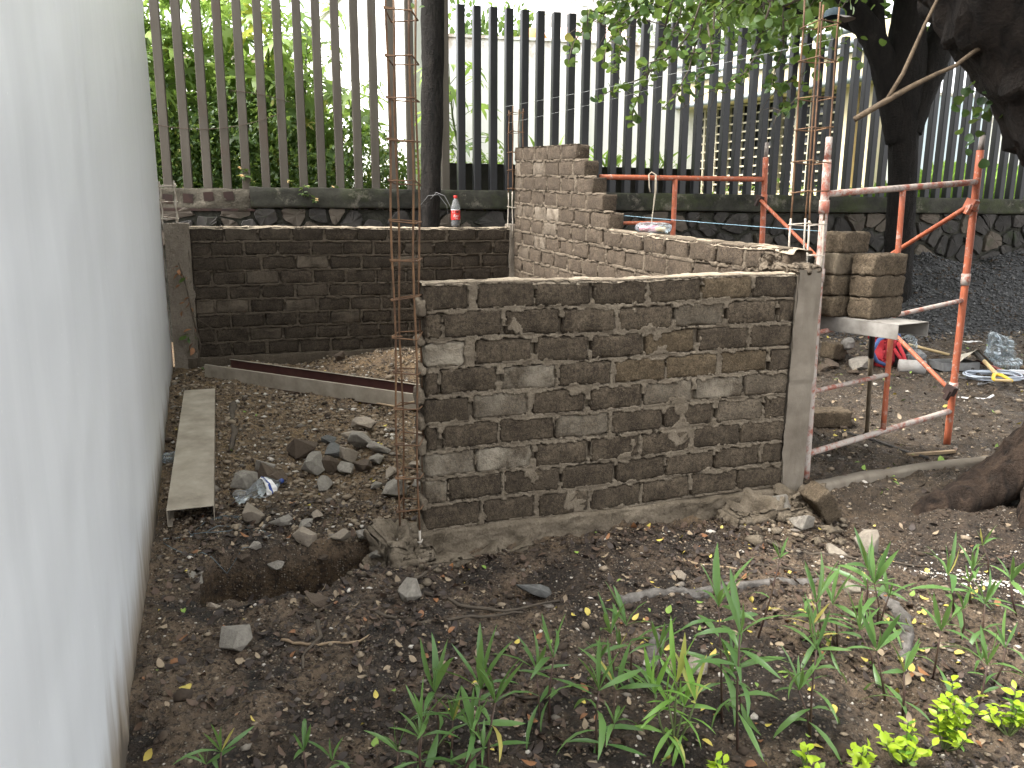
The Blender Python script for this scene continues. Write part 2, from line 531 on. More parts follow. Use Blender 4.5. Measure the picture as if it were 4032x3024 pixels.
def moss_concrete():
    t = NT('mossy_kerb_concrete')
    c = t.coord('World')
    n = t.noise(c, 4, 6, 0.7)
    col = t.mix(t.ramp(n, (0.34, 0.0), (0.68, 1.0)), (0.014, 0.014, 0.011), (0.058, 0.056, 0.043))
    g = t.ramp(t.noise(c, 2.3, 6, 0.7), (0.48, 0.0), (0.66, 1.0))
    col = t.mix(t.math('MULTIPLY', g, 0.7), col, (0.045, 0.055, 0.018))
    p = t.ramp(t.noise(c, 3.2, 7, 0.78), (0.56, 0.0), (0.66, 1.0))
    col = t.mix(t.math('MULTIPLY', p, 0.6), col, (0.23, 0.205, 0.165))
    t.bsdf(col, 0.9, t.bump(t.noise(c, 25, 6, 0.7), 0.7, 0.012), 0, 0.3)
    return t.m
M['moss_conc'] = moss_concrete()
def stone_mat(name, a, b, moss=0.4):
    t = NT(name)
    c = t.coord('Object')
    col = t.mix(t.ramp(t.noise(c, 5, 6, 0.65), (0.3, 0.0), (0.7, 1.0)), a, b)
    r2 = t.math('FRACT', t.math('MULTIPLY', t.rand(), 9.1))
    col = t.mix(t.math('MULTIPLY', r2, 0.5), col, tuple(x * 0.45 for x in a))
    wc = t.coord('World')
    g = t.ramp(t.noise(wc, 5, 6, 0.75), (0.55, 0.0), (0.68, 1.0))
    col = t.mix(t.math('MULTIPLY', g, moss), col, (0.022, 0.032, 0.010))
    h = t.math('ADD', t.noise(c, 14, 6, 0.65), t.math('MULTIPLY', t.noise(c, 70, 4, 0.7), 0.4))
    t.bsdf(col, 0.85, t.bump(h, 0.6, 0.012), 0, 0.35)
    return t.m
M['wall_stone'] = stone_mat('dark_wall_stone', (0.024, 0.022, 0.020), (0.070, 0.062, 0.055), 0.8)
M['wall_stone_tan'] = stone_mat('tan_wall_stone', (0.075, 0.060, 0.046), (0.13, 0.107, 0.083), 0.55)
M['stone_joint'] = plain('mossy_stone_joint', (0.016, 0.016, 0.011), (0.050, 0.047, 0.036), 9, 0.95, 0.9, 22, 0.03, coord='World')
M['rubble'] = stone_mat('grey_rubble_stone', (0.33, 0.30, 0.255), (0.17, 0.15, 0.125), 0.0)
M['rubble_tan'] = stone_mat('tan_rubble_stone', (0.37, 0.31, 0.24), (0.22, 0.18, 0.14), 0.0)
M['rubble_soil'] = stone_mat('earth_covered_stone', (0.085, 0.06, 0.042), (0.13, 0.098, 0.07), 0.0)
M['rubble_pale'] = stone_mat('pale_stone', (0.34, 0.295, 0.235), (0.19, 0.16, 0.125), 0.0)
M['rubble_blue'] = stone_mat('blue_grey_stone', (0.15, 0.148, 0.14), (0.09, 0.088, 0.083), 0.0)

def bark_mat(name, a, b, sx=1.0):
    t = NT(name)
    c = t.coord('World')
    v = t.mapv(c, (1, 1, 0.22))
    n = t.noise(v, 30 * sx, 6, 0.7, 0.6)
    col = t.mix(t.ramp(n, (0.35, 0.0), (0.68, 1.0)), a, b)
    li = t.ramp(t.noise(c, 7, 5, 0.7), (0.60, 0.0), (0.72, 1.0))
    col = t.mix(t.math('MULTIPLY', li, 0.35), col, (0.06, 0.057, 0.047))
    h = t.math('ADD', n, t.math('MULTIPLY', t.noise(c, 45, 6, 0.75), 0.9))
    t.bsdf(col, 0.92, t.bump(h, 1.0, 0.05), 0, 0.25)
    return t.m
M['bark1'] = bark_mat('furrowed_dark_bark', (0.009, 0.008, 0.007), (0.040, 0.034, 0.029))
M['bark2'] = bark_mat('near_black_bark', (0.006, 0.005, 0.004), (0.020, 0.016, 0.013), 0.6)  # naturally dark bark of the forked and far trees
M['bark4'] = bark_mat('shaded_limb_bark', (0.009, 0.0068, 0.0055), (0.042, 0.032, 0.025), 0.5)  # darker copy of the root bark, the limb's shade put into its colour
M['bark3'] = bark_mat('rough_brown_bark', (0.012, 0.008, 0.006), (0.085, 0.056, 0.038), 0.5)
M['branch'] = plain('pale_brown_branch_bark', (0.14, 0.10, 0.062), (0.06, 0.042, 0.027), 26, 0.88, 1.0, 45, 0.01)
M['twig'] = plain('dark_twig_bark', (0.05, 0.04, 0.03), (0.09, 0.07, 0.05), 20, 0.9, 0)
M['root'] = plain('weathered_root_bark', (0.17, 0.155, 0.14), (0.045, 0.038, 0.032), 22, 0.9, 0.9, 40, 0.012, coord='World')

M['leaf_bau'] = leafmat('round_tree_leaf', (0.050, 0.105, 0.024), (0.115, 0.185, 0.045), (0.26, 0.23, 0.06), 0.985, 0.4, 0.40)
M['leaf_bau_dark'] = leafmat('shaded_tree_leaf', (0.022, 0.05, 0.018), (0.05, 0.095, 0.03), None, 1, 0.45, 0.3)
M['leaf_castor'] = leafmat('castor_leaf', (0.145, 0.25, 0.06), (0.31, 0.43, 0.115), (0.40, 0.38, 0.08), 0.95, 0.4, 0.5)
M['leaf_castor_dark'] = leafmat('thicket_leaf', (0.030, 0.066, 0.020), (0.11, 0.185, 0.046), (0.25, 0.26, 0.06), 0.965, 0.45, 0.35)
M['leaf_ruellia'] = leafmat('narrow_leaf', (0.068, 0.148, 0.044), (0.145, 0.255, 0.075), (0.42, 0.36, 0.10), 0.97, 0.35, 0.3)
M['leaf_ruellia_light'] = leafmat('light_green_narrow_leaf', (0.16, 0.33, 0.06), (0.24, 0.42, 0.09), (0.45, 0.46, 0.12), 0.85, 0.35, 0.35)
M['leaf_lime'] = leafmat('lime_leaf', (0.33, 0.50, 0.025), (0.52, 0.66, 0.06), (0.16, 0.33, 0.04), 0.88, 0.35, 0.4)
M['leaf_far'] = leafmat('far_tree_leaf', (0.05, 0.10, 0.028), (0.12, 0.19, 0.05), None, 1, 0.5, 0.35)
M['grass'] = leafmat('grass_blade', (0.12, 0.24, 0.03), (0.25, 0.40, 0.06), None, 1, 0.5, 0.4)
M['ruellia_stem'] = plain('purple_brown_stem', (0.055, 0.028, 0.028), (0.09, 0.06, 0.035), 30, 0.6, 0)
M['green_stem'] = plain('green_stem', (0.12, 0.16, 0.05), (0.08, 0.10, 0.04), 20, 0.6, 0)
M['flower'] = plain('pale_orange_flower', (0.7, 0.42, 0.2), (0.75, 0.6, 0.3), 20, 0.6, 0)
for k, (a, b) in {'litter_brown': ((0.055, 0.035, 0.024), (0.10, 0.062, 0.04)), 'litter_dark': ((0.020, 0.013, 0.010), (0.042, 0.028, 0.020)),
                  'litter_yellow': ((0.42, 0.36, 0.06), (0.50, 0.38, 0.10)), 'litter_orange': ((0.27, 0.12, 0.045), (0.16, 0.075, 0.04)),
                  'litter_tan': ((0.30, 0.23, 0.15), (0.20, 0.15, 0.10)), 'litter_green': ((0.20, 0.30, 0.05), (0.12, 0.2, 0.04))}.items():
    M[k] = plain(k, a, b, 30, 0.65, 0)
M['peb_tan'] = plain('tan_pebble', (0.27, 0.215, 0.15), (0.17, 0.13, 0.092), 40, 0.85, 0, coord='World')
M['peb_grey'] = plain('grey_pebble', (0.19, 0.165, 0.135), (0.12, 0.10, 0.082), 40, 0.85, 0, coord='World')
M['peb_white'] = plain('white_pebble', (0.52, 0.48, 0.42), (0.38, 0.34, 0.29), 40, 0.85, 0, coord='World')
M['peb_dark'] = plain('dark_clod', (0.030, 0.021, 0.0145), (0.065, 0.046, 0.031), 40, 0.95, 0, coord='World')
M['gravel'] = plain('dark_gravel', (0.022, 0.022, 0.023), (0.055, 0.054, 0.053), 40, 0.7, 0, coord='World')
M['gravel_l'] = plain('grey_gravel', (0.11, 0.11, 0.11), (0.06, 0.059, 0.057), 40, 0.7, 0, coord='World')
M['gravel_base'] = plain('gravel_fines', (0.018, 0.018, 0.018), (0.04, 0.039, 0.038), 30, 0.85, 0.9, 70, 0.02, coord='World')
M['chan_dusty'] = plain('cement_dusted_steel', (0.36, 0.315, 0.25), (0.21, 0.178, 0.137), 7, 0.85, 0.4, 50, 0.003)
M['chan_grey'] = plain('grey_weathered_steel', (0.27, 0.255, 0.232), (0.135, 0.122, 0.107), 9, 0.75, 0.3, 50, 0.003)
M['chan_red'] = plain('dark_red_primer', (0.055, 0.020, 0.018), (0.085, 0.035, 0.028), 12, 0.6, 0.2)
M['dark_inside'] = plain('dark_steel', (0.02, 0.018, 0.017), (0.04, 0.035, 0.03), 12, 0.8, 0.2)

# ------------------------------------------------------------------ wall frame (axes of the block room)
EX = Vector((0.9415, 0.3371, 0))        # along the front and back walls, to the right
EN = Vector((-0.3371, 0.9415, 0))       # away from the camera
WANG = math.atan2(0.3371, 0.9415)
FA = Vector((-0.385, 3.40, 0))          # left end of the front wall, front face

# ================================================================== SETTING
def trench_mask(x, y):
    dx, dy = x - FA.x, y - FA.y
    s = dx * EX.x + dy * EX.y
    n = dx * EN.x + dy * EN.y
    wob = 0.05 * fbm(x * 6, y * 6, 0, 5, 3)
    a = sstep(-0.985, -0.95, s + wob) * (1 - sstep(-0.14, -0.10, s + wob))
    b = sstep(-0.25, -0.205, n + wob * 0.6 - 0.10 * sstep(-0.5, -0.2, s)) * (1 - sstep(0.195, 0.22, n + wob * 0.4))
    return a * b

def gheight(x, y):
    x = np.asarray(x, float); y = np.asarray(y, float)
    z = gz0(y)
    near = 1 - sstep(7, 12, y)
    z = z + 0.028 * fbm(x * 1.7, y * 1.7, 0, 1, 3) * near
    z = z + 0.017 * fbm(x * 9, y * 9, 0, 2, 3) * near
    cl = fbm(x * 26, y * 26, 0, 3, 3)
    z = z + (0.014 * np.abs(cl) + 0.006 * fbm(x * 55, y * 55, 0, 4, 2)) * near
    # hollow in front of the footing, pile of sand by the back wall, slump beside the kerb
    z = z - 0.05 * np.exp(-(((x - 0.05) / 0.35) ** 2 + ((y - 3.1) / 0.2) ** 2))
    z = z + 0.10 * np.exp(-(((x + 0.9) / 0.5) ** 2 + ((y - 7.0) / 0.35) ** 2))
    z = z - 0.08 * np.exp(-(((x - 1.75) / 0.3) ** 2 + ((y - 3.72) / 0.2) ** 2))
    nf = (x - FA.x) * EN.x + (y - FA.y) * EN.y; sf_ = (x - FA.x) * EX.x + (y - FA.y) * EX.y
    z = z - 0.055 * np.exp(-((nf + 0.06) / 0.13) ** 2) * sstep(-0.15, 0.1, sf_) * (1 - sstep(1.75, 2.05, sf_))
    z = z - 0.09 * np.exp(-(((x - 1.95) / 0.33) ** 2 + ((y - 4.02) / 0.13) ** 2))
    tm = trench_mask(x, y)
    z = z - tm * (0.55 + 0.05 * fbm(x * 8, y * 8, 0, 6, 3))
    return z

def zg(x, y):
    return float(gheight(np.array([x]), np.array([y]))[0])

xs = np.concatenate([-np.geomspace(80, 3.5, 10), np.arange(-3.2, 2.6, 0.016), np.arange(2.6, 6.6, 0.035), np.geomspace(6.7, 80, 12)])
ys = np.concatenate([-np.geomspace(60, 0.4, 8), np.linspace(0.2, 1.45, 10), np.arange(1.5, 4.6, 0.0145), np.arange(4.6, 10.6, 0.035), np.geomspace(11, 80, 8)])
X, Y = np.meshgrid(xs, ys, indexing='ij')
Z = gheight(X.ravel(), Y.ravel())
gm = gridmesh('ground', np.stack([X.ravel(), Y.ravel(), Z], -1), len(xs), len(ys))
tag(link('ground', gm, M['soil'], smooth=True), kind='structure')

# higher ground behind the retaining wall
FO = Vector((0, 8.87, 0)); FD = Vector((0.958, 0.287, 0)).normalized(); FN = Vector((-FD.y, FD.x, 0))
ts = np.concatenate([-np.geomspace(400, 8, 10), np.arange(-6, 14, 0.25), np.geomspace(15, 400, 10)])
us = np.concatenate([[0.02], np.arange(0.3, 6, 0.3), np.geomspace(6.5, 600, 14)])
T, U = np.meshgrid(ts, us, indexing='ij')
XX = FO.x + T * FD.x + U * FN.x; YY = FO.y + T * FD.y + U * FN.y
ZZ = 1.66 + 0.03 * fbm(XX * 0.9, YY * 0.9, 0, 31, 3) + 0.11 * np.clip(U, 0, 22) * sstep(0.44, 0.52, XX / np.maximum(YY, 1))
tm_ = gridmesh('upper_terrain', np.stack([XX.ravel(), YY.ravel(), ZZ.ravel()], -1), len(ts), len(us))
M['upper_soil'] = plain('grassy_soil', (0.05, 0.05, 0.022), (0.10, 0.13, 0.035), 3, 0.95, 0.6, 20, 0.03, coord='World')
tag(link('upper_terrain', tm_, M['upper_soil'], smooth=True), kind='structure')

# ================================================================== white wall on the left
WP0 = Vector((-2.994, 6.893, 0)); WD = Vector((0.388, -1.0, 0)).normalized()   # from the far end towards the camera
ang = math.atan2(WD.y, WD.x)
ww = empty('white_wall', WP0, ang, 'tall smooth white painted wall streaked with grey, earth stained along its foot', 'wall')
LW, HW, TW = 9.5, 3.7, 0.22
# local x runs towards the camera, visible face looks to local +y
nu, nv = 190, 80
sx_ = np.linspace(0, LW, nu); zz_ = np.linspace(-0.25, HW, nv)
S_, Z_ = np.meshgrid(sx_, zz_, indexing='ij')
yy_ = 0.004 * fbm(S_ * 1.3, Z_ * 1.3, 0, 41, 3) + 0.003 * fbm(S_ * 6, Z_ * 6, 0, 42, 2)
V = np.stack([S_.ravel(), yy_.ravel(), Z_.ravel()], -1)
o = link('painted_face', gridmesh('painted_face', V[:, :], nu, nv), M['white_wall'], ww, True)
o.data.flip_normals()
b = MB(); b.box((LW / 2, -TW / 2 - 0.008, (HW - 0.25) / 2), (LW / 2, TW / 2, (HW + 0.25) / 2 - 0.004))
b.build('wall_body', M['white_wall'], ww)

# ================================================================== blocks
def rbox(hx, hy, hz, r=0.012, nx=8, ny=3, nz=4, jit=0.002, seed=0):
    """box with softened, uneven arrises"""
    v, f, idx = [], [], {}
    def lin(n, h):
        a = np.linspace(-h, h, n + 1)
        a[1] = -h + r; a[-2] = h - r
        return a
    ax, ay, az = lin(nx, hx), lin(ny, hy), lin(nz, hz)
    rs = random.Random(seed)
    def vid(i, j, k):
        key = (i, j, k)
        if key not in idx:
            p = np.array([ax[i], ay[j], az[k]])
            q = np.array([np.clip(p[0], -hx + r, hx - r), np.clip(p[1], -hy + r, hy - r), np.clip(p[2], -hz + r, hz - r)])
            d = p - q
            L = np.linalg.norm(d)
            if L > 1e-9:
                p = q + d / L * min(L, r)
            edge = sum((i in (0, nx), j in (0, ny), k in (0, nz)))
            jj = jit * (1.0 if edge < 2 else 2.6)
            p = p + np.array([rs.uniform(-jj, jj), rs.uniform(-jj, jj) * 0.6, rs.uniform(-jj, jj)])
            idx[key] = len(v); v.append(tuple(p))
        return idx[key]
    for i in range(nx):
        for k in range(nz):
            f.append((vid(i, 0, k), vid(i + 1, 0, k), vid(i + 1, 0, k + 1), vid(i, 0, k + 1)))
            f.append((vid(i, ny, k), vid(i, ny, k + 1), vid(i + 1, ny, k + 1), vid(i + 1, ny, k)))
    for i in range(nx):
        for j in range(ny):
            f.append((vid(i, j, 0), vid(i, j + 1, 0), vid(i + 1, j + 1, 0), vid(i + 1, j, 0)))
            f.append((vid(i, j, nz), vid(i + 1, j, nz), vid(i + 1, j + 1, nz), vid(i, j + 1, nz)))
    for j in range(ny):
        for k in range(nz):
            f.append((vid(0, j, k), vid(0, j, k + 1), vid(0, j + 1, k + 1), vid(0, j + 1, k)))
            f.append((vid(nx, j, k), vid(nx, j + 1, k), vid(nx, j + 1, k + 1), vid(nx, j, k + 1)))
    return v, f

TB = 0.125
def block_meshes(mat, name, n=8, hz=0.053):
    out = {}
    for cls, hx in (('full', 0.133), ('half', 0.06), ('quarter', 0.03)):
        L = []
        for k in range(n if cls == 'full' else 3):
            v, f = rbox(hx, TB / 2, hz, 0.010 + 0.006 * random.random(), 9 if cls == 'full' else 5, 3, 5, 0.0026, k + hash(cls) % 7)
            me = bpy.data.meshes.new(name)
            me.from_pydata(v, [], f); me.update()
            me.materials.append(mat)
            me.polygons.foreach_set('use_smooth', [True] * len(me.polygons))
            L.append(me)
        out[cls] = (hx, L)
    return out

PALE = {}
def block_wall(root, rows, zof, meshes, mort_mat, smin, smax, zmin, zmax, res, hole_p=0.3, seed=0, proud=0.0, rag=1.0):
    """rows: list of (z_low, pitch, [(s0,s1),...]) in wall space; zof(s) is the height added along the wall"""
    rs = random.Random(seed)
    nu, nv = int((smax - smin) / res), int((zmax - zmin) / res)
    S, Zw = np.meshgrid(np.linspace(smin, smax, nu), np.linspace(zmin, zmax, nv), indexing='ij')
    t = np.full(S.shape, -1.0)
    inside = np.zeros(S.shape, bool)
    gap = np.zeros(S.shape)
    core = MB()
    for ri, (zl, ph, br) in enumerate(rows):
        hz = (ph - 0.017) / 2
        zc = zl + ph / 2
        inrow = (Zw >= zl) & (Zw < zl + ph + 1e-6)
        inside |= inrow & (S >= br[0][0] + 0.006) & (S <= br[-1][1] - 0.006)
        for q, (s0, s1) in enumerate(br):
            L = s1 - s0
            cls = 'full' if L > 0.19 else ('half' if L > 0.085 else 'quarter')
            hx, ms = meshes[cls]
            me = rs.choice(ms)
            if (root.name, ri, q) in PALE:
                me = me.copy(); me.materials.clear(); me.materials.append(PALE[(root.name, ri, q)])
            c = (s0 + s1) / 2
            dz = float(zof(c))
            m = Matrix.Translation((c, TB / 2 + rs.uniform(-0.0035, 0.0035) - proud, zc + dz + rs.uniform(-0.003, 0.003)))
            sl_ = math.atan2(float(zof(c + 0.1)) - dz, 0.1)
            m = m @ Euler((rs.uniform(-0.02, 0.02), -sl_ + rs.uniform(-0.013, 0.013), rs.uniform(-0.01, 0.01))).to_matrix().to_4x4()
            flip = -1 if rs.random() < 0.5 else 1
            m = m @ Matrix.Diagonal((L / (2 * hx) , 1, hz / 0.053, 1))
            if flip < 0:
                m = m @ Matrix.Rotation(math.pi, 4, 'Y')
            link('brick', me, None, root, mw=m)
            d = np.minimum(np.minimum(S - s0, s1 - S), np.minimum(Zw - (zc - hz), (zc + hz) - Zw))
            t = np.maximum(t, d)
            if q and rs.random() < hole_p:
                g0, g1 = br[q - 1][1], s0
                za = zl + rs.uniform(0, 0.05); zb = za + rs.uniform(0.03, 0.08)
                gap = np.maximum(gap, ((S > g0 - 0.004) & (S < g1 + 0.004) & (Zw > za) & (Zw < zb)) * 1.0)
        n = max(1, int((br[-1][1] - br[0][0]) / 0.4))
        for q in range(n):                              # rough core between the faces
            a = br[0][0] + 0.012 + (br[-1][1] - br[0][0] - 0.024) * q / n
            bq = br[0][0] + 0.012 + (br[-1][1] - br[0][0] - 0.024) * (q + 1) / n
            za, zb = float(zof(a)), float(zof(bq))
            y0, y1 = 0.03, TB - 0.006
            vs_ = [(a, y0, zl + za - 0.004), (bq, y0, zl + zb - 0.004), (bq, y1, zl + zb - 0.004), (a, y1, zl + za - 0.004),
                   (a, y0, zl + ph - 0.006 + za), (bq, y0, zl + ph - 0.006 + zb), (bq, y1, zl + ph - 0.006 + zb), (a, y1, zl + ph - 0.006 + za)]
            core.add(vs_, [(0, 3, 2, 1), (4, 5, 6, 7), (0, 1, 5, 4), (1, 2, 6, 5), (2, 3, 7, 6), (3, 0, 4, 7)])
    w = 0.0035 + 0.0075 * rag * fbm(S * 24, Zw * 24, 0, 60 + seed, 3) + 0.004 * fbm(S * 70, Zw * 70, 0, 61 + seed, 2)
    smear = fbm(S * 7, Zw * 7, 0, 62 + seed, 4)
    w = np.where(smear > 0.78, w + (smear - 0.78) * 0.22 * (rag > 0.8), w)
    cover = (t < w) & inside
    yj = 0.0005 - 0.0045 * fbm(S * 16, Zw * 16, 0, 63 + seed, 4) - 0.0015 * fbm(S * 80, Zw * 80, 0, 64 + seed, 2)
    yj = np.minimum(yj, 0.009)
    yj = np.where((t > 0), np.minimum(yj, -0.0035) , yj)
    yw = np.where(cover, yj, 0.034)
    yw = np.where(gap > 0, 0.033, yw)
    zoff = np.vectorize(lambda s: float(zof(s)))(S[:, 0])[:, None]
    V = np.stack([S, yw - proud, Zw + zoff], -1)
    # drop cells that lie wholly inside a block
    keep = (yw < 0.03)
    me = bpy.data.meshes.new('mortar')
    i = np.arange(nu - 1)[:, None] * nv + np.arange(nv - 1)[None, :]
    q = np.stack([i, i + nv, i + nv + 1, i + 1], -1).reshape(-1, 4)
    k = keep.ravel()
    q = q[k[q].any(1)]
    used = np.unique(q)
    re = np.full(nu * nv, -1); re[used] = np.arange(len(used))
    q = re[q]
    Vv = V.reshape(-1, 3)[used]
    me.vertices.add(len(Vv)); me.vertices.foreach_set('co', Vv.astype(np.float32).ravel())
    me.loops.add(q.size); me.loops.foreach_set('vertex_index', q.ravel().astype(np.int32))
    me.polygons.add(len(q)); me.polygons.foreach_set('loop_start', (np.arange(len(q)) * 4).astype(np.int32))
    me.update(); me.validate()
    link('mortar', me, mort_mat, root, True)
    core.build('mortar_core', mort_mat, root)

def lumpy(name, mat, parent, c, h, rot=0.0, amp=0.02, fr=9, seed=0, n=(10, 6, 8), rad=0.03, taper=0.0, **kw):
    """rough cast lump: a box whose faces are broken up by noise"""
    v, f = rbox(h[0], h[1], h[2], min(rad, min(h) * 0.8), *n, 0.0, seed)
    a = np.array(v)
    d = fbm(a[:, 0] * fr + seed, a[:, 1] * fr, a[:, 2] * fr, seed, 4)
    nn = a / np.array(h)
    nn = nn / (np.linalg.norm(nn, axis=1)[:, None] + 1e-9)
    a = a + nn * (d * amp)[:, None]
    if taper:
        k = 1 - taper * (a[:, 2] / h[2] * 0.5 + 0.5)
        a[:, 0] *= k; a[:, 1] *= k
    me = bpy.data.meshes.new(name)
    me.from_pydata([tuple(p) for p in a], [], f); me.update()
    return link(name, me, mat, parent, True, loc=c, rot=(0, 0, rot), **kw)

# ---- front wall, the nearest one
fw = empty('block_wall', FA, WANG, 'nearest low wall of nine block courses with a bare ragged left end', 'block wall')
FROWS = [[(0.008, 0.202), (0.246, 0.512), (0.521, 0.791), (0.811, 1.082), (1.099, 1.381), (1.39, 1.671), (1.682, 1.942)],
 [(0.013, 0.086), (0.091, 0.357), (0.378, 0.638), (0.655, 0.919), (0.941, 1.226), (1.243, 1.519), (1.538, 1.822), (1.84, 1.942)],
 [(0.011, 0.187), (0.238, 0.501), (0.525, 0.784), (0.804, 1.073), (1.092, 1.362), (1.384, 1.666), (1.686, 1.936)],
 [(0.009, 0.068), (0.075, 0.333), (0.361, 0.62), (0.643, 0.907), (0.928, 1.2), (1.21, 1.493), (1.518, 1.796), (1.811, 1.941)],
 [(0.002, 0.204), (0.229, 0.485), (0.514, 0.776), (0.806, 1.077), (1.095, 1.357), (1.383, 1.659), (1.67, 1.935)],
 [(0.012, 0.056), (0.085, 0.343), (0.352, 0.621), (0.628, 0.908), (0.924, 1.196), (1.213, 1.488), (1.511, 1.782), (1.8, 1.934)],
 [(0.002, 0.23), (0.24, 0.507), (0.534, 0.793), (0.813, 1.072), (1.091, 1.359), (1.382, 1.655), (1.663, 1.934)],
 [(0.0, 0.102), (0.108, 0.363), (0.377, 0.653), (0.663, 0.938), (0.959, 1.226), (1.231, 1.505), (1.522, 1.791), (1.803, 1.939)],
 [(-0.006, 0.256), (0.277, 0.525), (0.55, 0.805), (0.821, 1.092), (1.105, 1.372), (1.388, 1.662), (1.668, 1.944)]]
M['block_pale'] = block_mat('block_pale', (0.085, 0.066, 0.046), (0.17, 0.135, 0.097), (0.45, 0.395, 0.31), 3.0, 0.2)
M['block_tan'] = block_mat('block_tan', (0.095, 0.068, 0.040), (0.18, 0.135, 0.085), (0.3, 0.26, 0.2), 0.02, 0.25)
for rq in ((3, 2), (4, 1), (4, 4), (4, 5), (4, 6), (5, 3), (5, 6), (6, 0), (6, 1), (7, 0), (2, 0), (1, 5)):
    PALE[('block_wall', *rq)] = M['block_pale']
for rq in ((3, 4), (3, 5), (3, 6), (0, 5), (2, 4)):
    PALE[('block_wall', *rq)] = M['block_tan']
bm_front = block_meshes(M['block_front'], 'brick')
rows = [(1.218 - 0.1258 * (k + 1), 0.1258, r) for k, r in enumerate(FROWS)]
block_wall(fw, rows, lambda s: 0.004 * s + 0.004 * math.sin(s * 5), bm_front, M['mortar_front'], -0.01, 1.95, 0.08, 1.222, 0.0062, 0.5, 3)
# skim of mortar on top, ragged joints on the open left end
nx_, ny_ = 160, 12
S_, N_ = np.meshgrid(np.linspace(0.0, 1.96, nx_), np.linspace(0.0, TB, ny_), indexing='ij')
edge = np.minimum(N_, TB - N_)
zt = 1.2165 + 0.004 * S_ + 0.004 * np.sin(S_ * 5) + 0.006 * fbm(S_ * 14, N_ * 30, 0, 71, 3) + 0.003 - 0.016 * (edge < 0.006)
link('mortar_skim', gridmesh('mortar_skim', np.stack([S_.ravel(), N_.ravel(), zt.ravel()], -1), nx_, ny_), M['mortar_top'], fw, True)
for k in range(9):
    lumpy('mortar_lump', M['mortar_front'], fw, (-0.004 + random.uniform(-0.008, 0.006), 0.06 + random.uniform(-0.015, 0.015), 1.218 - 0.1258 * (k + 1) + random.uniform(-0.01, 0.02)),
          (0.018, 0.05, random.uniform(0.016, 0.04)), 0, 0.012, 30, k, (4, 6, 4), 0.012)
# footing beam under the first course
nx_, nz_ = 240, 40
S_, Z_ = np.meshgrid(np.linspace(-0.10, 2.0, nx_), np.linspace(-0.16, 0.096, nz_), indexing='ij')
yb = -0.022 - 0.05 * sstep(0.03, -0.12, Z_) - 0.012 * fbm(S_ * 6, Z_ * 9, 0, 72, 4) - 0.006 * fbm(S_ * 30, Z_ * 30, 0, 73, 3) + 0.05 * sstep(0.08, 0.097, Z_ + 0.01 * fbm(S_ * 7, 0 * S_, 0, 74, 3))
link('footing_beam', gridmesh('footing_beam', np.stack([S_.ravel(), yb.ravel(), Z_.ravel()], -1), nx_, nz_), M['footing'], fw, True)
lumpy('footing_core', M['footing'], fw, (0.97, 0.075, -0.07), (1.02, 0.085, 0.155), 0, 0.006, 9, 5, (30, 4, 6), 0.01)
lumpy('broken_footing_end', M['footing'], fw, (-0.10, 0.02, -0.06), (0.10, 0.14, 0.13), 0.1, 0.075, 15, 8, (34, 34, 34), 0.05)
lumpy('broken_footing_end', M['footing'], fw, (-0.20, 0.06, -0.16), (0.07, 0.09, 0.09), 0.5, 0.06, 18, 9, (24, 24, 24), 0.04)
lumpy('mortar_spill', M['footing'], fw, (1.80, -0.10, -0.02), (0.26, 0.13, 0.075), 0.0, 0.075, 12, 19, (44, 30, 18), 0.05)
lumpy('mortar_spill', M['footing'], fw, (2.02, -0.06, 0.0), (0.14, 0.10, 0.065), 0.3, 0.06, 15, 20, (30, 24, 16), 0.05)
lumpy('mortar_spill', M['footing'], fw, (0.22, -0.06, -0.06), (0.30, 0.07, 0.05), 0.05, 0.045, 13, 21, (44, 18, 14), 0.04)

# cast column at the right end
colm = empty('concrete_column', FA + EX * 1.945, WANG, 'pale cast concrete corner column at the right end of the nearest wall', 'column')
nx_, nz_ = 14, 110
S_, Z_ = np.meshgrid(np.linspace(0, 0.135, nx_), np.linspace(-0.06, 1.245, nz_), indexing='ij')
ej = 0.006 * fbm(S_ * 0 + 3, Z_ * 14, 0, 81, 3)
cas = np.where(Z_ > 0.66, -0.006, 0.0)
fy = -0.010 + cas + 0.003 * fbm(S_ * 9, Z_ * 9, 0, 82, 3) - 0.02 * sstep(0.06, -0.05, Z_)
S2 = np.where(S_ < 0.002, S_ - 0.012 + ej * 1.6, S_)
V1 = np.stack([S2.ravel(), fy.ravel(), Z_.ravel()], -1)
link('column_face', gridmesh('column_face', V1, nx_, nz_), M['concrete'], colm, True)
b = MB(); b.box((0.066, 0.07, 0.592), (0.0685, 0.075, 0.6515)); b.build('column_shaft', M['concrete'], colm)
lumpy('rough_column_top', M['mortar_right'], colm, (0.055, 0.11, 1.245), (0.075, 0.12, 0.022), 0.0, 0.022, 34, 4, (20, 24, 8), 0.02)
lumpy('rough_column_top', M['mortar_right'], colm, (0.04, 0.22, 1.27), (0.06, 0.07, 0.045), 0.2, 0.026, 34, 6, (18, 18, 14), 0.02)

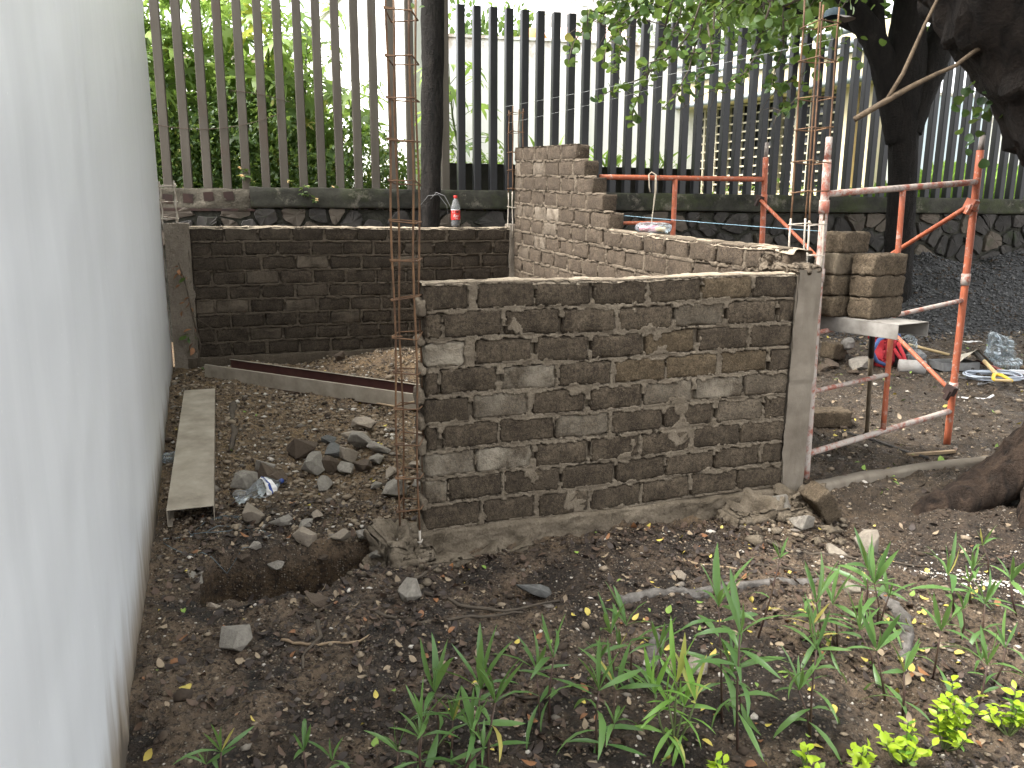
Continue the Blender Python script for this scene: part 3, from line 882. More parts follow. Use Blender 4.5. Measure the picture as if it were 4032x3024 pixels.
# ---- back wall
BO = Vector((-2.77, 6.85, 0))
bw = empty('block_wall', BO, WANG, 'dark low block wall at the back of the room carrying the cola bottle', 'block wall')
bm_back = block_meshes(M['block_back'], 'brick')
rows = []
LB = 2.96
for k in range(9):
    off = (0.0 if k % 2 == 0 else 0.145) + random.uniform(-0.03, 0.03)
    br = []
    s = 0.03
    if off > 0.06:
        br.append((s, s + off - 0.018)); s += off
    while s < LB - 0.05:
        e_ = min(s + 0.268 + random.uniform(-0.01, 0.008), LB)
        br.append((s, e_)); s = e_ + random.uniform(0.014, 0.026)
    rows.append((1.395 - 0.1255 * (k + 1), 0.1255, br))
block_wall(bw, rows, lambda s: 0.004 * math.sin(s * 2.2), bm_back, M['mortar_back'], 0.0, LB, 0.262, 1.398, 0.0085, 0.3, 14, rag=0.55)
nx_, ny_ = 200, 10
S_, N_ = np.meshgrid(np.linspace(0.0, LB, nx_), np.linspace(-0.004, TB, ny_), indexing='ij')
zt = 1.397 + 0.004 * np.sin(S_ * 2.2) + 0.007 * fbm(S_ * 12, N_ * 20, 0, 75, 3) - 0.02 * ((N_ < 0.0) | (N_ > TB - 0.004))
link('mortar_skim', gridmesh('mortar_skim', np.stack([S_.ravel(), N_.ravel(), zt.ravel()], -1), nx_, ny_), M['mortar_top'], bw, True)
lumpy('footing_beam', M['mortar_back'], bw, (1.45, 0.06, 0.16), (1.52, 0.085, 0.115), 0, 0.012, 8, 7, (60, 4, 8), 0.01)
bc = empty('concrete_column', BO - EX * 0.17, WANG, 'grey cast column in the rear left corner beside the white wall', 'column')
nx_, nz_ = 14, 80
S_, Z_ = np.meshgrid(np.linspace(0, 0.2, nx_), np.linspace(0.05, 1.425, nz_), indexing='ij')
S2 = np.where(S_ > 0.198, S_ + 0.02 * fbm(S_ * 0 + 1, Z_ * 6, 0, 84, 3) - 0.01, S_)
fy = -0.025 + 0.006 * fbm(S_ * 8, Z_ * 8, 0, 83, 4)
M['col_back'] = mortar_mat('rear_column_render', (0.15, 0.125, 0.098), (0.22, 0.188, 0.15))  # grey render tone of the two rear columns
link('column_face', gridmesh('column_face', np.stack([S2.ravel(), fy.ravel(), Z_.ravel()], -1), nx_, nz_), M['col_back'], bc, True)
lumpy('column_core', M['col_back'], bc, (0.10, 0.07, 0.735), (0.097, 0.088, 0.69), 0, 0.006, 9, 3, (4, 4, 20), 0.012)

# ---- right wall with the stepped end
RO = Vector((0.0, 7.86, 0)); RD = Vector((1.452, -3.80, 0)); LR = RD.length; RD.normalize()
RANG = math.atan2(RD.y, RD.x)
rw = empty('block_wall', RO, RANG, 'lighter brown block wall on the right whose rear part steps up in five courses', 'block wall')
bm_right = block_meshes(M['block_right'], 'brick', hz=0.057)
PR = 0.1275
zr = lambda s: -0.056 * s + 0.004 * s * s
LOWTOP = 1.502
ends = [1.39, 1.55, 1.70, 1.87, 1.99]      # right hand ends of the five upper courses
rows = []
for k in range(14):
    zl = LOWTOP + PR * (5 - k - 1)
    end = ends[k] if k < 5 else LR - 0.10
    off = (0.0 if k % 2 == 0 else 0.14) + random.uniform(-0.03, 0.03)
    br, s = [], 0.03
    if off > 0.05:
        br.append((s, s + off - 0.015)); s += off
    elif k % 2 == 0:
        br.append((s, s + 0.20)); s += 0.215
    while s < end - 0.03:
        e_ = min(s + 0.268 + random.uniform(-0.012, 0.01), end)
        if end - e_ < 0.06: e_ = end
        br.append((s, e_)); s = e_ + random.uniform(0.013, 0.024)
    rows.append((zl, PR, br))
block_wall(rw, rows, zr, bm_right, M['mortar_right'], 0.02, LR - 0.08, LOWTOP - 9 * PR, LOWTOP + 5 * PR, 0.0105, 0.5, 29, rag=0.7)
nx_, ny_ = 150, 10
S_, N_ = np.meshgrid(np.linspace(1.97, LR - 0.05, nx_), np.linspace(-0.003, TB + 0.002, ny_), indexing='ij')
zt = LOWTOP + 0.003 - 0.056 * S_ + 0.004 * S_ * S_ + 0.007 * fbm(S_ * 12, N_ * 20, 0, 76, 3) - 0.02 * ((N_ < 0.0) | (N_ > TB))
link('mortar_skim', gridmesh('mortar_skim', np.stack([S_.ravel(), N_.ravel(), zt.ravel()], -1), nx_, ny_), M['mortar_top'], rw, True)
# rear right corner: thin cast strip between the two walls
rc = empty('concrete_column', RO, WANG, 'narrow rough cast column where the back wall meets the stepped wall', 'column')
lumpy('column_core', M['col_back'], rc, (0.0, 0.05, 0.77), (0.045, 0.075, 0.66), 0, 0.016, 9, 12, (6, 6, 30), 0.012)

# ================================================================== retaining stone wall and fence
def fpt(t, u, z):
    return FO + FD * t + FN * u + Vector((0, 0, z))
FANG = math.atan2(FD.y, FD.x)
sw = empty('stone_retaining_wall', FO, FANG, 'dark mossy retaining wall of rough stones below the fence', 'stone wall')
b = MB(); b.box((2.0, 0.22, 0.78), (6.9, 0.285, 0.78)); b.build('wall_core', M['stone_joint'], sw)

def clip(poly, p, n):
    out = []
    for i in range(len(poly)):
        a, c = poly[i], poly[(i + 1) % len(poly)]
        da, dc = (a - p).dot(n), (c - p).dot(n)
        if da <= 0: out.append(a)
        if (da < 0 < dc) or (dc < 0 < da):
            out.append(a + (c - a) * (da / (da - dc)))
    return out

def stone_cells(t0, t1, z0, z1, ct, cz, seed):
    rs = random.Random(seed)
    P = []
    nt, nz = int((t1 - t0) / ct) + 3, int((z1 - z0) / cz) + 3
    for i in range(-1, nt):
        for j in range(-1, nz):
            if rs.random() < 0.22: continue
            P.append(Vector((t0 + (i + 0.5 + 0.5 * (j % 2) + rs.uniform(-0.5, 0.5)) * ct, z0 + (j + 0.5 + rs.uniform(-0.42, 0.42)) * cz)))
    out = []
    for p in P:
        if not (t0 < p.x < t1 and z0 < p.y < z1): continue
        poly = [Vector((p.x - 0.5, p.y - 0.5)), Vector((p.x + 0.5, p.y - 0.5)), Vector((p.x + 0.5, p.y + 0.5)), Vector((p.x - 0.5, p.y + 0.5))]
        for q in P:
            if q is p or (q - p).length > 0.95: continue
            poly = clip(poly, (p + q) / 2, (q - p).normalized())
            if len(poly) < 3: break
        poly = clip(poly, Vector((0, z1)), Vector((0, 1))) if len(poly) > 2 else poly
        if len(poly) > 2: out.append((p, poly))
    return out

def stone_mesh(p, poly, rs):
    c = sum(poly, Vector((0, 0))) / len(poly)
    # chop the corners so each stone is rounded off
    pts = []
    for i in range(len(poly)):
        a, q, d = poly[i - 1], poly[i], poly[(i + 1) % len(poly)]
        pts.append(q + (a - q) * rs.uniform(0.12, 0.22)); pts.append(q + (d - q) * rs.uniform(0.12, 0.22))
    fine_ = []
    for i in range(len(pts)):
        a, d_ = pts[i], pts[(i + 1) % len(pts)]
        fine_.append(a + (a - c) * rs.uniform(-0.05, 0.05)); m_ = (a + d_) / 2
        if (d_ - a).length > 0.05: fine_.append(m_ + (m_ - c) * rs.uniform(-0.09, 0.06))
    pts = fine_
    k0 = rs.uniform(0.84, 0.92)
    r0 = [c + (q - c) * k0 for q in pts]
    r1 = [c + (q - c) * (k0 - 0.07) for q in pts]
    n = len(pts)
    d = rs.uniform(0.012, 0.04)
    tx, tz = rs.uniform(-0.08, 0.08), rs.uniform(-0.08, 0.08)
    v = [(q.x - c.x, 0.03, q.y - c.y) for q in r0]
    v += [(q.x - c.x, -0.004 - d * 0.5, q.y - c.y) for q in [(a + b_) / 2 for a, b_ in zip(r0, r1)]]
    v += [(q.x - c.x, -d + tx * (q.x - c.x) + tz * (q.y - c.y) + rs.uniform(-0.008, 0.008), q.y - c.y) for q in r1]
    v.append((0, -d - rs.uniform(0.0, 0.012), 0))
    f = []
    for r in range(2):
        for i in range(n):
            j = (i + 1) % n
            f.append((r * n + i, r * n + j, (r + 1) * n + j, (r + 1) * n + i))
    for i in range(n):
        f.append((2 * n + i, 2 * n + (i + 1) % n, 3 * n))
    me = bpy.data.meshes.new('stone'); me.from_pydata(v, [], f); me.update()
    return me, c
rs_ = random.Random(5)
for (t0, t1, z0, z1, ct, cz, sd) in ((-4.3, 0.4, 1.12, 1.578, 0.26, 0.17, 3), (0.4, 7.9, 0.45, 1.578, 0.25, 0.18, 4)):
    for p, poly in stone_cells(t0, t1, z0, z1, ct, cz, sd):
        me, c = stone_mesh(p, poly, rs_)
        link('stone', me, M['wall_stone_tan'] if rs_.random() < 0.2 else M['wall_stone'], sw, False, loc=(c.x, -0.075, c.y))

kerb = empty('fence_kerb', FO, FANG, 'mossy concrete kerb beam capping the stone wall under the fence posts', 'kerb')
def kerb_piece(name, t0, t1, z0, z1, y0, mat, seed, amp):
    n = max(6, int((t1 - t0) / 0.06))
    S_, K_ = np.meshgrid(np.linspace(t0, t1, n), np.arange(12), indexing='ij')
    prof_y = np.array([0.05, y0 + 0.01, y0, y0, y0, y0, y0, y0 + 0.004, y0 + 0.012, 0.0, 0.10, 0.16])
    prof_z = np.array([z0 - 0.004, z0, z0 + 0.012, z0 + 0.04, z0 + 0.07, z0 + 0.10, z1 - 0.05, z1 - 0.014, z1 - 0.001, z1, z1, z1])
    yy = prof_y[K_] + amp * fbm(S_ * 5, K_ * 0.6, 0, seed, 4) * ((K_ > 0) & (K_ < 9))
    zz = prof_z[K_] + amp * 0.6 * fbm(S_ * 4, K_ * 0.5, 0, seed + 3, 3)
    o = link(name, gridmesh(name, np.stack([S_.ravel(), yy.ravel(), zz.ravel()], -1), n, 12), mat, kerb, True)
    return o
kerb_piece('kerb_beam', -2.72, 7.9, 1.57, 1.768, -0.125, M['moss_conc'], 91, 0.008)
M['broken_conc'] = mortar_mat('broken_kerb_concrete', (0.055, 0.048, 0.036), (0.15, 0.132, 0.102))
kerb_piece('broken_kerb', -4.4, -2.70, 1.535, 1.745, -0.075, M['broken_conc'], 95, 0.022)

SPC = 0.1816
T0 = -3.47
def post_mesh(h, w=0.076, d=0.076):
    b = MB()
    e_ = 0.006
    prof = [(-w / 2 + e_, -d / 2), (w / 2 - e_, -d / 2), (w / 2, -d / 2 + e_), (w / 2, d / 2 - e_), (w / 2 - e_, d / 2), (-w / 2 + e_, d / 2), (-w / 2, d / 2 - e_), (-w / 2, -d / 2 + e_)]
    v = [(x, y, 0) for x, y in prof] + [(x, y, h - 0.004) for x, y in prof] + [(x * 0.93, y * 0.93, h) for x, y in prof]
    f = []
    for r in range(2):
        for i in range(8):
            f.append((r * 8 + i, r * 8 + (i + 1) % 8, (r + 1) * 8 + (i + 1) % 8, (r + 1) * 8 + i))
    f.append(tuple(range(16, 24)))
    b.add(v, f)
    return b.mesh('post')
pm_b = post_mesh(2.55, 0.082, 0.076); pm_d = post_mesh(1.845, 0.080, 0.080)
pm_b.materials.append(M['post_brown']); pm_d.materials.append(M['post_dark'])
fb = empty('brown_post_fence', FO, FANG, 'taller brown steel post fence on the left in front of the green thicket', 'fence')
fd = empty('charcoal_post_fence', FO, FANG, 'charcoal square post fence with stepped off tops on the right', 'fence')
plate = MB(); plate.box((0, 0, 0), (0.045, 0.003, 0.042)); plate_m = plate.mesh('base_plate'); plate_m.materials.append(M['rust_plate'])
for i in range(-2, 64):
    t = T0 + (i * SPC if i <= 15 else 15 * SPC + (i - 15) * 0.1735) + random.uniform(-0.004, 0.004)
    if i <= 15:
        po = link('post', pm_b, None, fb, loc=(t, 0.02, 1.70 if i < 5 else 1.755), rot=(0, 0, random.uniform(-0.02, 0.02)))
        if i < 5:
            link('base_plate', plate_m, None, fb, loc=(t + random.uniform(-0.01, 0.01), -0.088, 1.66 + random.uniform(-0.02, 0.02)), rot=(0, random.uniform(-0.1, 0.1), 0))
    else:
        link('post', pm_d, None, fd, loc=(t, 0.02, 1.76), rot=(0, 0, random.uniform(-0.03, 0.03)))
# rusty rail remnant along the broken kerb
b = MB(); b.box((-3.3, -0.088, 1.545), (0.62, 0.006, 0.012)); b.build('base_rail', M['rust_plate'], fb)

# wire strung on the brown posts
def sag(a, b_, n, s):
    a, b_ = Vector(a), Vector(b_)
    return [a.lerp(b_, k / n) - Vector((0, 0, s * 4 * (k / n) * (1 - k / n))) for k in range(n + 1)]
b = MB()
b.tube(sag(fpt(-2.85, -0.03, 2.66), fpt(-2.30, -0.03, 2.58), 8, -0.02), 0.003, 5)
b.tube(sag(fpt(-3.55, -0.03, 2.33), fpt(-2.40, -0.03, 2.47), 14, 0.09), 0.003, 5)
M['wire'] = plain('rusty_wire', (0.06, 0.04, 0.03), (0.10, 0.07, 0.05), 30, 0.8, 0)
tag(b.build('fence_wire', M['wire']), 'thin rusty wire strung in two loops across the brown fence posts', 'wire')

# ================================================================== buildings beyond the fence
def stained_wall(name, stain, amt, base=(0.80, 0.79, 0.77)):
    t = NT(name)
    c = t.coord('World')
    sep = t.n('ShaderNodeSeparateXYZ'); t.l(c, sep.inputs[0])
    col = t.mix(t.ramp(t.noise(c, 1.2, 4), (0.35, 0.0), (0.7, 1.0)), base, tuple(x * 0.93 for x in base))
    mr = t.n('ShaderNodeMapRange'); t.l(t.math('ADD', sep.outputs[2], t.math('MULTIPLY', t.noise(t.mapv(c, (1, 1, 0.3)), 3, 5, 0.7), 1.2)), mr.inputs[0])
    mr.inputs[1].default_value = amt; mr.inputs[2].default_value = amt + 0.7
    fl = t.ramp(t.noise(c, 5, 6, 0.75), (0.42, 0.0), (0.6, 1.0))
    col = t.mix(t.math('MULTIPLY', t.math('MULTIPLY', mr.outputs[0], fl), 0.85), col, stain)
    t.bsdf(col, 0.85, t.bump(t.noise(c, 20, 4), 0.3, 0.01), 0, 0.3)
    return t.m
M['plaster'] = stained_wall('weathered_white_plaster', (0.36, 0.26, 0.18), 4.62)
M['plaster_grey'] = stained_wall('grey_stained_plaster', (0.40, 0.38, 0.36), 5.0)
M['cream'] = plain('cream_wall_paint', (0.70, 0.60, 0.40), (0.62, 0.53, 0.36), 2, 0.8, 0.2, coord='World')
M['cream_frame'] = plain('cream_window_frame', (0.52, 0.47, 0.36), (0.45, 0.40, 0.30), 8, 0.6, 0)
M['pane'] = plain('dark_window_glass', (0.014, 0.016, 0.017), (0.03, 0.032, 0.034), 6, 0.25, 0)
M['pipe_grey'] = plain('blue_grey_gutter', (0.34, 0.38, 0.40), (0.24, 0.27, 0.29), 6, 0.5, 0)
M['pink_roof'] = plain('pink_roof', (0.66, 0.46, 0.42), (0.60, 0.40, 0.36), 4, 0.8, 0.3)
M['orange_tile'] = plain('orange_clay_tile', (0.56, 0.27, 0.09), (0.42, 0.19, 0.07), 6, 0.75, 0.3)
M['paleblue'] = plain('pale_blue_wall', (0.60, 0.68, 0.78), (0.55, 0.63, 0.74), 1, 0.8, 0)
M['black_stone'] = plain('soot_dark_masonry', (0.018, 0.017, 0.015), (0.035, 0.032, 0.028), 6, 0.95, 0.8, 12, 0.03, coord='World')

def wallbox(name, mat, parent, a, b_, z0, z1, th, out=(0, 0)):
    """upright slab from a to b (plan), thickness th to the far side"""
    a, b_ = Vector((*a, 0)), Vector((*b_, 0))
    d = (b_ - a); L = d.length; d.normalize()
    n = Vector((-d.y, d.x, 0))
    mb = MB()
    rot = Matrix((d, n, Vector((0, 0, 1)))).transposed()
    c = (a + b_) / 2 + n * th / 2 + Vector((out[0], out[1], (z0 + z1) / 2))
    mb.box(c, (L / 2, th / 2, (z1 - z0) / 2), rot)
    return mb.build(name, mat, parent)

# tall warehouse wall on the left, seen end on
lw = empty('white_warehouse', (-2.5, 13.6, 1.6), 0, 'tall white warehouse wall with grey streaked top running back behind the thicket', 'building')
def sub(name, mat, par, a, b_, z0, z1, th):
    o = wallbox(name, mat, par, a, b_, z0, z1, th)
    o.matrix_parent_inverse = Matrix.Translation(-Vector(par.location)) if par.rotation_euler.z == 0 else Matrix()
    return o
sub('wall', M['plaster_grey'], lw, (-1.03, 10.6), (-4.1, 17.2), 1.4, 4.85, 0.3)
sub('coping', M['plaster_grey'], lw, (-1.02, 10.57), (-4.11, 17.22), 4.852, 4.92, 0.36)
lw2 = empty('plaster_wall', (-6, 19, 1.6), 0, 'low rust stained plaster wall seen left of the warehouse', 'wall')
sub('wall', M['plaster'], lw2, (-9.5, 18.0), (-3.9, 19.4), 1.4, 4.9, 0.3)
sub('coping', M['plaster'], lw2, (-9.5, 17.97), (-3.9, 19.37), 4.902, 4.98, 0.36)
# long plaster wall in the middle
mw_ = empty('white_yard_wall', (1.0, 15, 1.6), 0, 'long white plaster wall with peeling rusty top edge behind the charcoal fence', 'wall')
sub('wall', M['plaster'], mw_, (-3.0, 14.6), (3.6, 15.8), 1.4, 4.58, 0.3)
sub('coping', M['plaster'], mw_, (-3.0, 14.57), (3.6, 15.77), 4.582, 4.63, 0.36)
sub('pilaster', M['plaster'], mw_, (1.18, 15.30), (1.32, 15.325), 1.4, 4.4, 0.1)
# white house with pink roof further back
ph = empty('white_house', (3, 24, 1.6), 0, 'white house with pink roof edge and small orange tile dome', 'house')
sub('wall', M['plaster_grey'], ph, (0.8, 25.0), (9.0, 26.5), 1.4, 10.5, 0.3)
mb = MB()
P0, P1, P2, P3 = Vector((0.75, 22.5, 6.05)), Vector((3.2, 22.9, 5.95)), Vector((3.2, 24.9, 6.95)), Vector((0.95, 24.6, 6.85))
mb.add([P0, P1, P2, P3] + [p - Vector((0, 0, 0.15)) for p in (P0, P1, P2, P3)], [(0, 1, 2, 3), (7, 6, 5, 4), (0, 4, 5, 1), (1, 5, 6, 2), (2, 6, 7, 3), (3, 7, 4, 0)])
o = mb.build('pink_roof', M['pink_roof'], ph); o.matrix_parent_inverse = Matrix.Translation((-3, -24, -1.6))
mb = MB()
dv, df = [], []
for i in range(7):
    th = i / 6 * math.pi / 2
    for k in range(16):
        g = 2 * math.pi * k / 16
        dv.append((0.5 + 0.42 * math.cos(th) * math.cos(g), 22.6 + 0.42 * math.cos(th) * math.sin(g), 5.98 + 0.42 * math.sin(th)))
for i in range(6):
    for k in range(16):
        df.append((i * 16 + k, i * 16 + (k + 1) % 16, (i + 1) * 16 + (k + 1) % 16, (i + 1) * 16 + k))
mb.add(dv, df); o = mb.build('tile_dome', M['orange_tile'], ph, True); o.matrix_parent_inverse = Matrix.Translation((-3, -24, -1.6))

# low dark parapet just behind the fence
lp = empty('low_dark_parapet', FO, FANG, 'low soot dark masonry parapet directly behind the charcoal posts', 'wall')
b = MB(); b.box((0.95, 0.62, 1.86), (1.62, 0.1, 0.215)); b.build('parapet_body', M['black_stone'], lp)
b = MB(); b.box((0.95, 0.62, 2.0775), (1.63, 0.115, 0.0025)); b.build('parapet_top', M['black_stone'], lp)

# cream school-like building with gridded windows
KD = Vector((0.5477, -0.8367, 0)); KO = Vector((3.2, 16.2, 0))
KN = Vector((-KD.y, KD.x, 0))            # points away to the right
cbz = empty('cream_building', KO, math.atan2(KD.y, KD.x), 'cream building with steel grid windows, gutters and a projecting roof beam', 'building')
def kb(name, mat, x0, x1, y0, y1, z0, z1, par=cbz):
    m = MB(); m.box(((x0 + x1) / 2, (y0 + y1) / 2, (z0 + z1) / 2), (abs(x1 - x0) / 2, abs(y1 - y0) / 2, abs(z1 - z0) / 2))
    return m.build(name, mat, par)
kb('sill_wall', M['cream'], -0.3, 4.3, 0.0, 0.2, 1.4, 1.93)
kb('lintel_wall', M['cream'], -0.3, 4.3, 0.003, 0.2, 3.5, 4.4)
kb('dark_interior', M['pane'], 0.1, 3.6, 0.16, 0.2, 1.93, 3.5)
kb('corner_pier', M['plaster'], -0.8, 0.08, -0.03, 0.2, 1.4, 4.3)
kb('roof_beam', M['cream'], -0.5, 4.45, -0.35, -0.003, 3.5, 3.93)
kb('roof_slab', M['pipe_grey'], -0.6, 4.5, -0.42, 0.3, 3.935, 4.0)
kb('parapet', M['plaster'], -0.5, 4.45, 0.35, 0.6, 4.0, 4.4)
for z_ in (3.53, 4.06, 4.25):
    m = MB(); m.tube([(-0.5, -0.40, z_), (4.45, -0.40, z_)], 0.045, 8); m.build('gutter_pipe', M['pipe_grey'], cbz, True)
pane_m = MB(); pane_m.box((0, 0, 0), (0.132, 0.004, 0.058)); pane_m = pane_m.mesh('window_pane'); pane_m.materials.append(M['pane'])
for w_ in range(3):
    x0 = 0.12 + w_ * 1.17
    wf = kb('window_frame', M['cream_frame'], x0 - 0.05, x0, -0.02, 0.08, 1.93, 3.5)
    for j in range(5):
        xx = x0 + j * 0.28 - 0.0
        if j: kb('mullion', M['cream_frame'], xx - 0.02, xx + 0.02, 0.02, 0.06, 1.94, 3.49, wf)
    for k in range(11):
        kb('transom', M['cream_frame'], x0, x0 + 1.115, 0.024, 0.052, 1.96 + k * 0.15 - 0.014, 1.96 + k * 0.15 + 0.014, wf)
        if k < 10:
            for j in range(4):
                link('window_pane', pane_m, None, wf, loc=(x0 + 0.14 + j * 0.28, 0.07 + 0.03 * (random.random() < 0.3), 2.035 + k * 0.15), rot=(random.uniform(-0.3, 0.3), 0, 0))
kb('pier', M['cream'], 3.62, 3.85, -0.06, 0.2, 1.4, 3.5)
kb('pier', M['cream'], 4.1, 4.28, -0.06, 0.2, 1.4, 3.5)
kb('plain_wall', M['cream'], 3.6, 4.3, 0.1, 0.2, 1.93, 3.5)
# pale wall on the far right
fwz = empty('pale_blue_wall', (14, 30, 3), 0, 'pale blue and white wall far off beyond the grass at right', 'wall')
sub('wall', M['paleblue'], fwz, (11.4, 27), (26, 31), 2.0, 5.5, 0.3)
sub('white_door', M['plaster'], fwz, (12.0, 27.12), (12.9, 27.37), 2.0, 5.2, 0.1)
sub('coping', M['plaster'], fwz, (11.4, 26.96), (26, 30.96), 5.502, 5.6, 0.38)
sub('white_panel', M['plaster'], fwz, (16.0, 28.22), (18.0, 28.77), 2.0, 5.0, 0.1)

# ================================================================== foliage helpers
def leaf_shape(kind):
    """flat leaf outline in the xy plane, stalk at the origin, tip towards +y, unit length; returns verts, faces"""
    if kind == 'round':          # two-lobed butterfly leaf
        pts = [(0, 0.05)]
        for a in range(-150, 151, 30):
            g = R(a)
            r = 0.5 * (1.0 - 0.16 * math.exp(-(a / 22.0) ** 2)) * (1 + 0.08 * math.sin(3 * g))
            pts.append((math.sin(g) * r * 0.95, 0.5 + math.cos(g) * r * 0.98))
        v = [(x, y, 0.16 * abs(x) - 0.10 * (y - 0.4) ** 2) for x, y in pts]
        c = len(v); v.append((0, 0.5, -0.02))
        f = [(c, (i + 1) % c, i) for i in range(c)]
        return v, f
    if kind == 'palm':           # eight-lobed castor leaf
        v = [(0, 0, 0)]; f = []
        n = 8
        for i in range(n):
            g = R(-152 + i * 304 / (n - 1))
            L = 1.0 - 0.30 * abs(g) / R(152)
            for dg, r in ((-0.20, 0.42), (-0.13, 0.70), (0, 1.0), (0.13, 0.70), (0.20, 0.42)):
                rr = r * L
                v.append((math.sin(g + dg) * rr, math.cos(g + dg) * rr, -0.28 * rr * rr + (0.05 if abs(dg) > 0.1 else 0.0)))
            o_ = 1 + i * 5
            f += [(0, o_, o_ + 4), (o_, o_ + 1, o_ + 3, o_ + 4), (o_ + 1, o_ + 2, o_ + 3)]
            if i:
                f.append((0, o_ - 1, o_))
        return v, f
    if kind == 'lance':
        v, f = [], []
        pr = [(0, 0.10), (0.18, 0.55), (0.42, 1.0), (0.68, 0.82), (0.88, 0.4)]
        for y, w in pr:
            for sx in (-1, 0, 1):
                v.append((sx * w * 0.056, y, abs(sx) * 0.02 * w))
        for i in range(len(pr) - 1):
            for k in (0, 1):
                a = i * 3 + k
                f.append((a, a + 1, a + 4, a + 3))
        v.append((0, 1.0, 0)); t = len(v) - 1; l = (len(pr) - 1) * 3
        f += [(l, l + 1, t), (l + 1, l + 2, t)]
        return v, f
    if kind == 'oval':
        v, f = [], []
        pr = [(0, 0.06), (0.2, 0.7), (0.45, 1.0), (0.72, 0.75)]
        for y, w in pr:
            for sx in (-1, 0, 1):
                v.append((sx * w * 0.25, y, abs(sx) * 0.06 * w))
        for i in range(3):
            for k in (0, 1):
                a = i * 3 + k
                f.append((a, a + 1, a + 4, a + 3))
        v.append((0, 1.0, 0)); f += [(9, 10, 12), (10, 11, 12)]
        return v, f
    return [(0, 0, 0), (0.22, 0.45, 0.03), (0, 1, 0), (-0.22, 0.45, 0.03)], [(0, 1, 2, 3)]

def bent(v, c):
    """bend a leaf downwards along its length by c radians in all"""
    out = []
    for x, y, z in v:
        if abs(c) < 1e-4:
            out.append((x, y, z)); continue
        a = y * c
        out.append((x, math.sin(a) / c - math.sin(a) * z * -1 * 0.0, z * math.cos(a) - (1 - math.cos(a)) / c))
    return out

def leaf_mesh(name, kind, mat, bend=0.0, twist=0.0):
    v, f = leaf_shape(kind)
    v = bent(v, bend)
    if twist:
        v = [(x * math.cos(twist * y) - z * math.sin(twist * y), y, x * math.sin(twist * y) + z * math.cos(twist * y)) for x, y, z in v]
    me = bpy.data.meshes.new(name); me.from_pydata(v, [], f); me.update()
    me.materials.append(mat)
    me.polygons.foreach_set('use_smooth', [True] * len(me.polygons))
    return me

def leaf_cloud(name, kind, pos, dirs, sizes, mat, parent=None, droop=0.3, seed=0):
    """many leaves in one mesh; pos Nx3, dirs Nx3 leaf axis"""
    rg = np.random.default_rng(seed)
    v, f = leaf_shape(kind)
    v = np.array(bent(v, droop)); nv = len(v)
    N = len(pos)
    y = dirs / (np.linalg.norm(dirs, axis=1)[:, None] + 1e-9)
    r = rg.normal(size=(N, 3)); r[:, 2] = np.abs(r[:, 2]) * 1.4 + 0.3
    x = np.cross(y, r); x /= (np.linalg.norm(x, axis=1)[:, None] + 1e-9)
    z = np.cross(x, y)
    P = pos[:, None, :] + sizes[:, None, None] * (v[None, :, 0:1] * x[:, None, :] + v[None, :, 1:2] * y[:, None, :] + v[None, :, 2:3] * z[:, None, :])
    P = P.reshape(-1, 3)
    ls, lt, vi = [], [], []
    base = np.arange(N) * nv
    k = 0
    allv, starts = [], []
    for q in f:
        allv.append(base[:, None] + np.array(q)[None, :])
    loops = np.concatenate([a.ravel() for a in allv])
    st, pos_ = [], 0
    for q, a in zip(f, allv):
        L = len(q)
        st.append(pos_ + np.arange(N) * L); pos_ += N * L
    st = np.concatenate(st)
    me = bpy.data.meshes.new(name)
    me.vertices.add(len(P)); me.vertices.foreach_set('co', P.astype(np.float32).ravel())
    me.loops.add(len(loops)); me.loops.foreach_set('vertex_index', loops.astype(np.int32))
    me.polygons.add(len(st)); me.polygons.foreach_set('loop_start', st.astype(np.int32))
    me.update(); me.validate()
    at = me.attributes.new('leafv', 'FLOAT', 'POINT')
    at.data.foreach_set('value', np.repeat(rg.random(N), nv).astype(np.float32))
    me.polygons.foreach_set('use_smooth', [True] * len(me.polygons))
    return link(name, me, mat, parent)

def aim(direction, up_jit=0.6, rs=random):
    y = Vector(direction).normalized()
    r = Vector((rs.gauss(0, up_jit), rs.gauss(0, up_jit), 1.0))
    x = y.cross(r)
    x = x.normalized() if x.length > 1e-6 else y.orthogonal().normalized()
    z = x.cross(y)
    return Matrix((x, y, z)).transposed().to_4x4()

def blob_points(n, c, r, seed, shell=0.35, clumps=14, cr=0.35):
    """points gathered in clumps spread through an ellipsoid"""
    rg = np.random.default_rng(seed)
    cc = rg.normal(size=(clumps, 3)); cc /= np.linalg.norm(cc, axis=1)[:, None]
    cc *= (shell + (1 - shell) * rg.random((clumps, 1)) ** 0.5)
    w = rg.integers(0, clumps, n)
    p = cc[w] + rg.normal(size=(n, 3)) * cr * 0.55
    d = p - cc[w]
    return np.array(c) + p * np.array(r), d * np.array(r) + np.array([0, 0, -0.03])

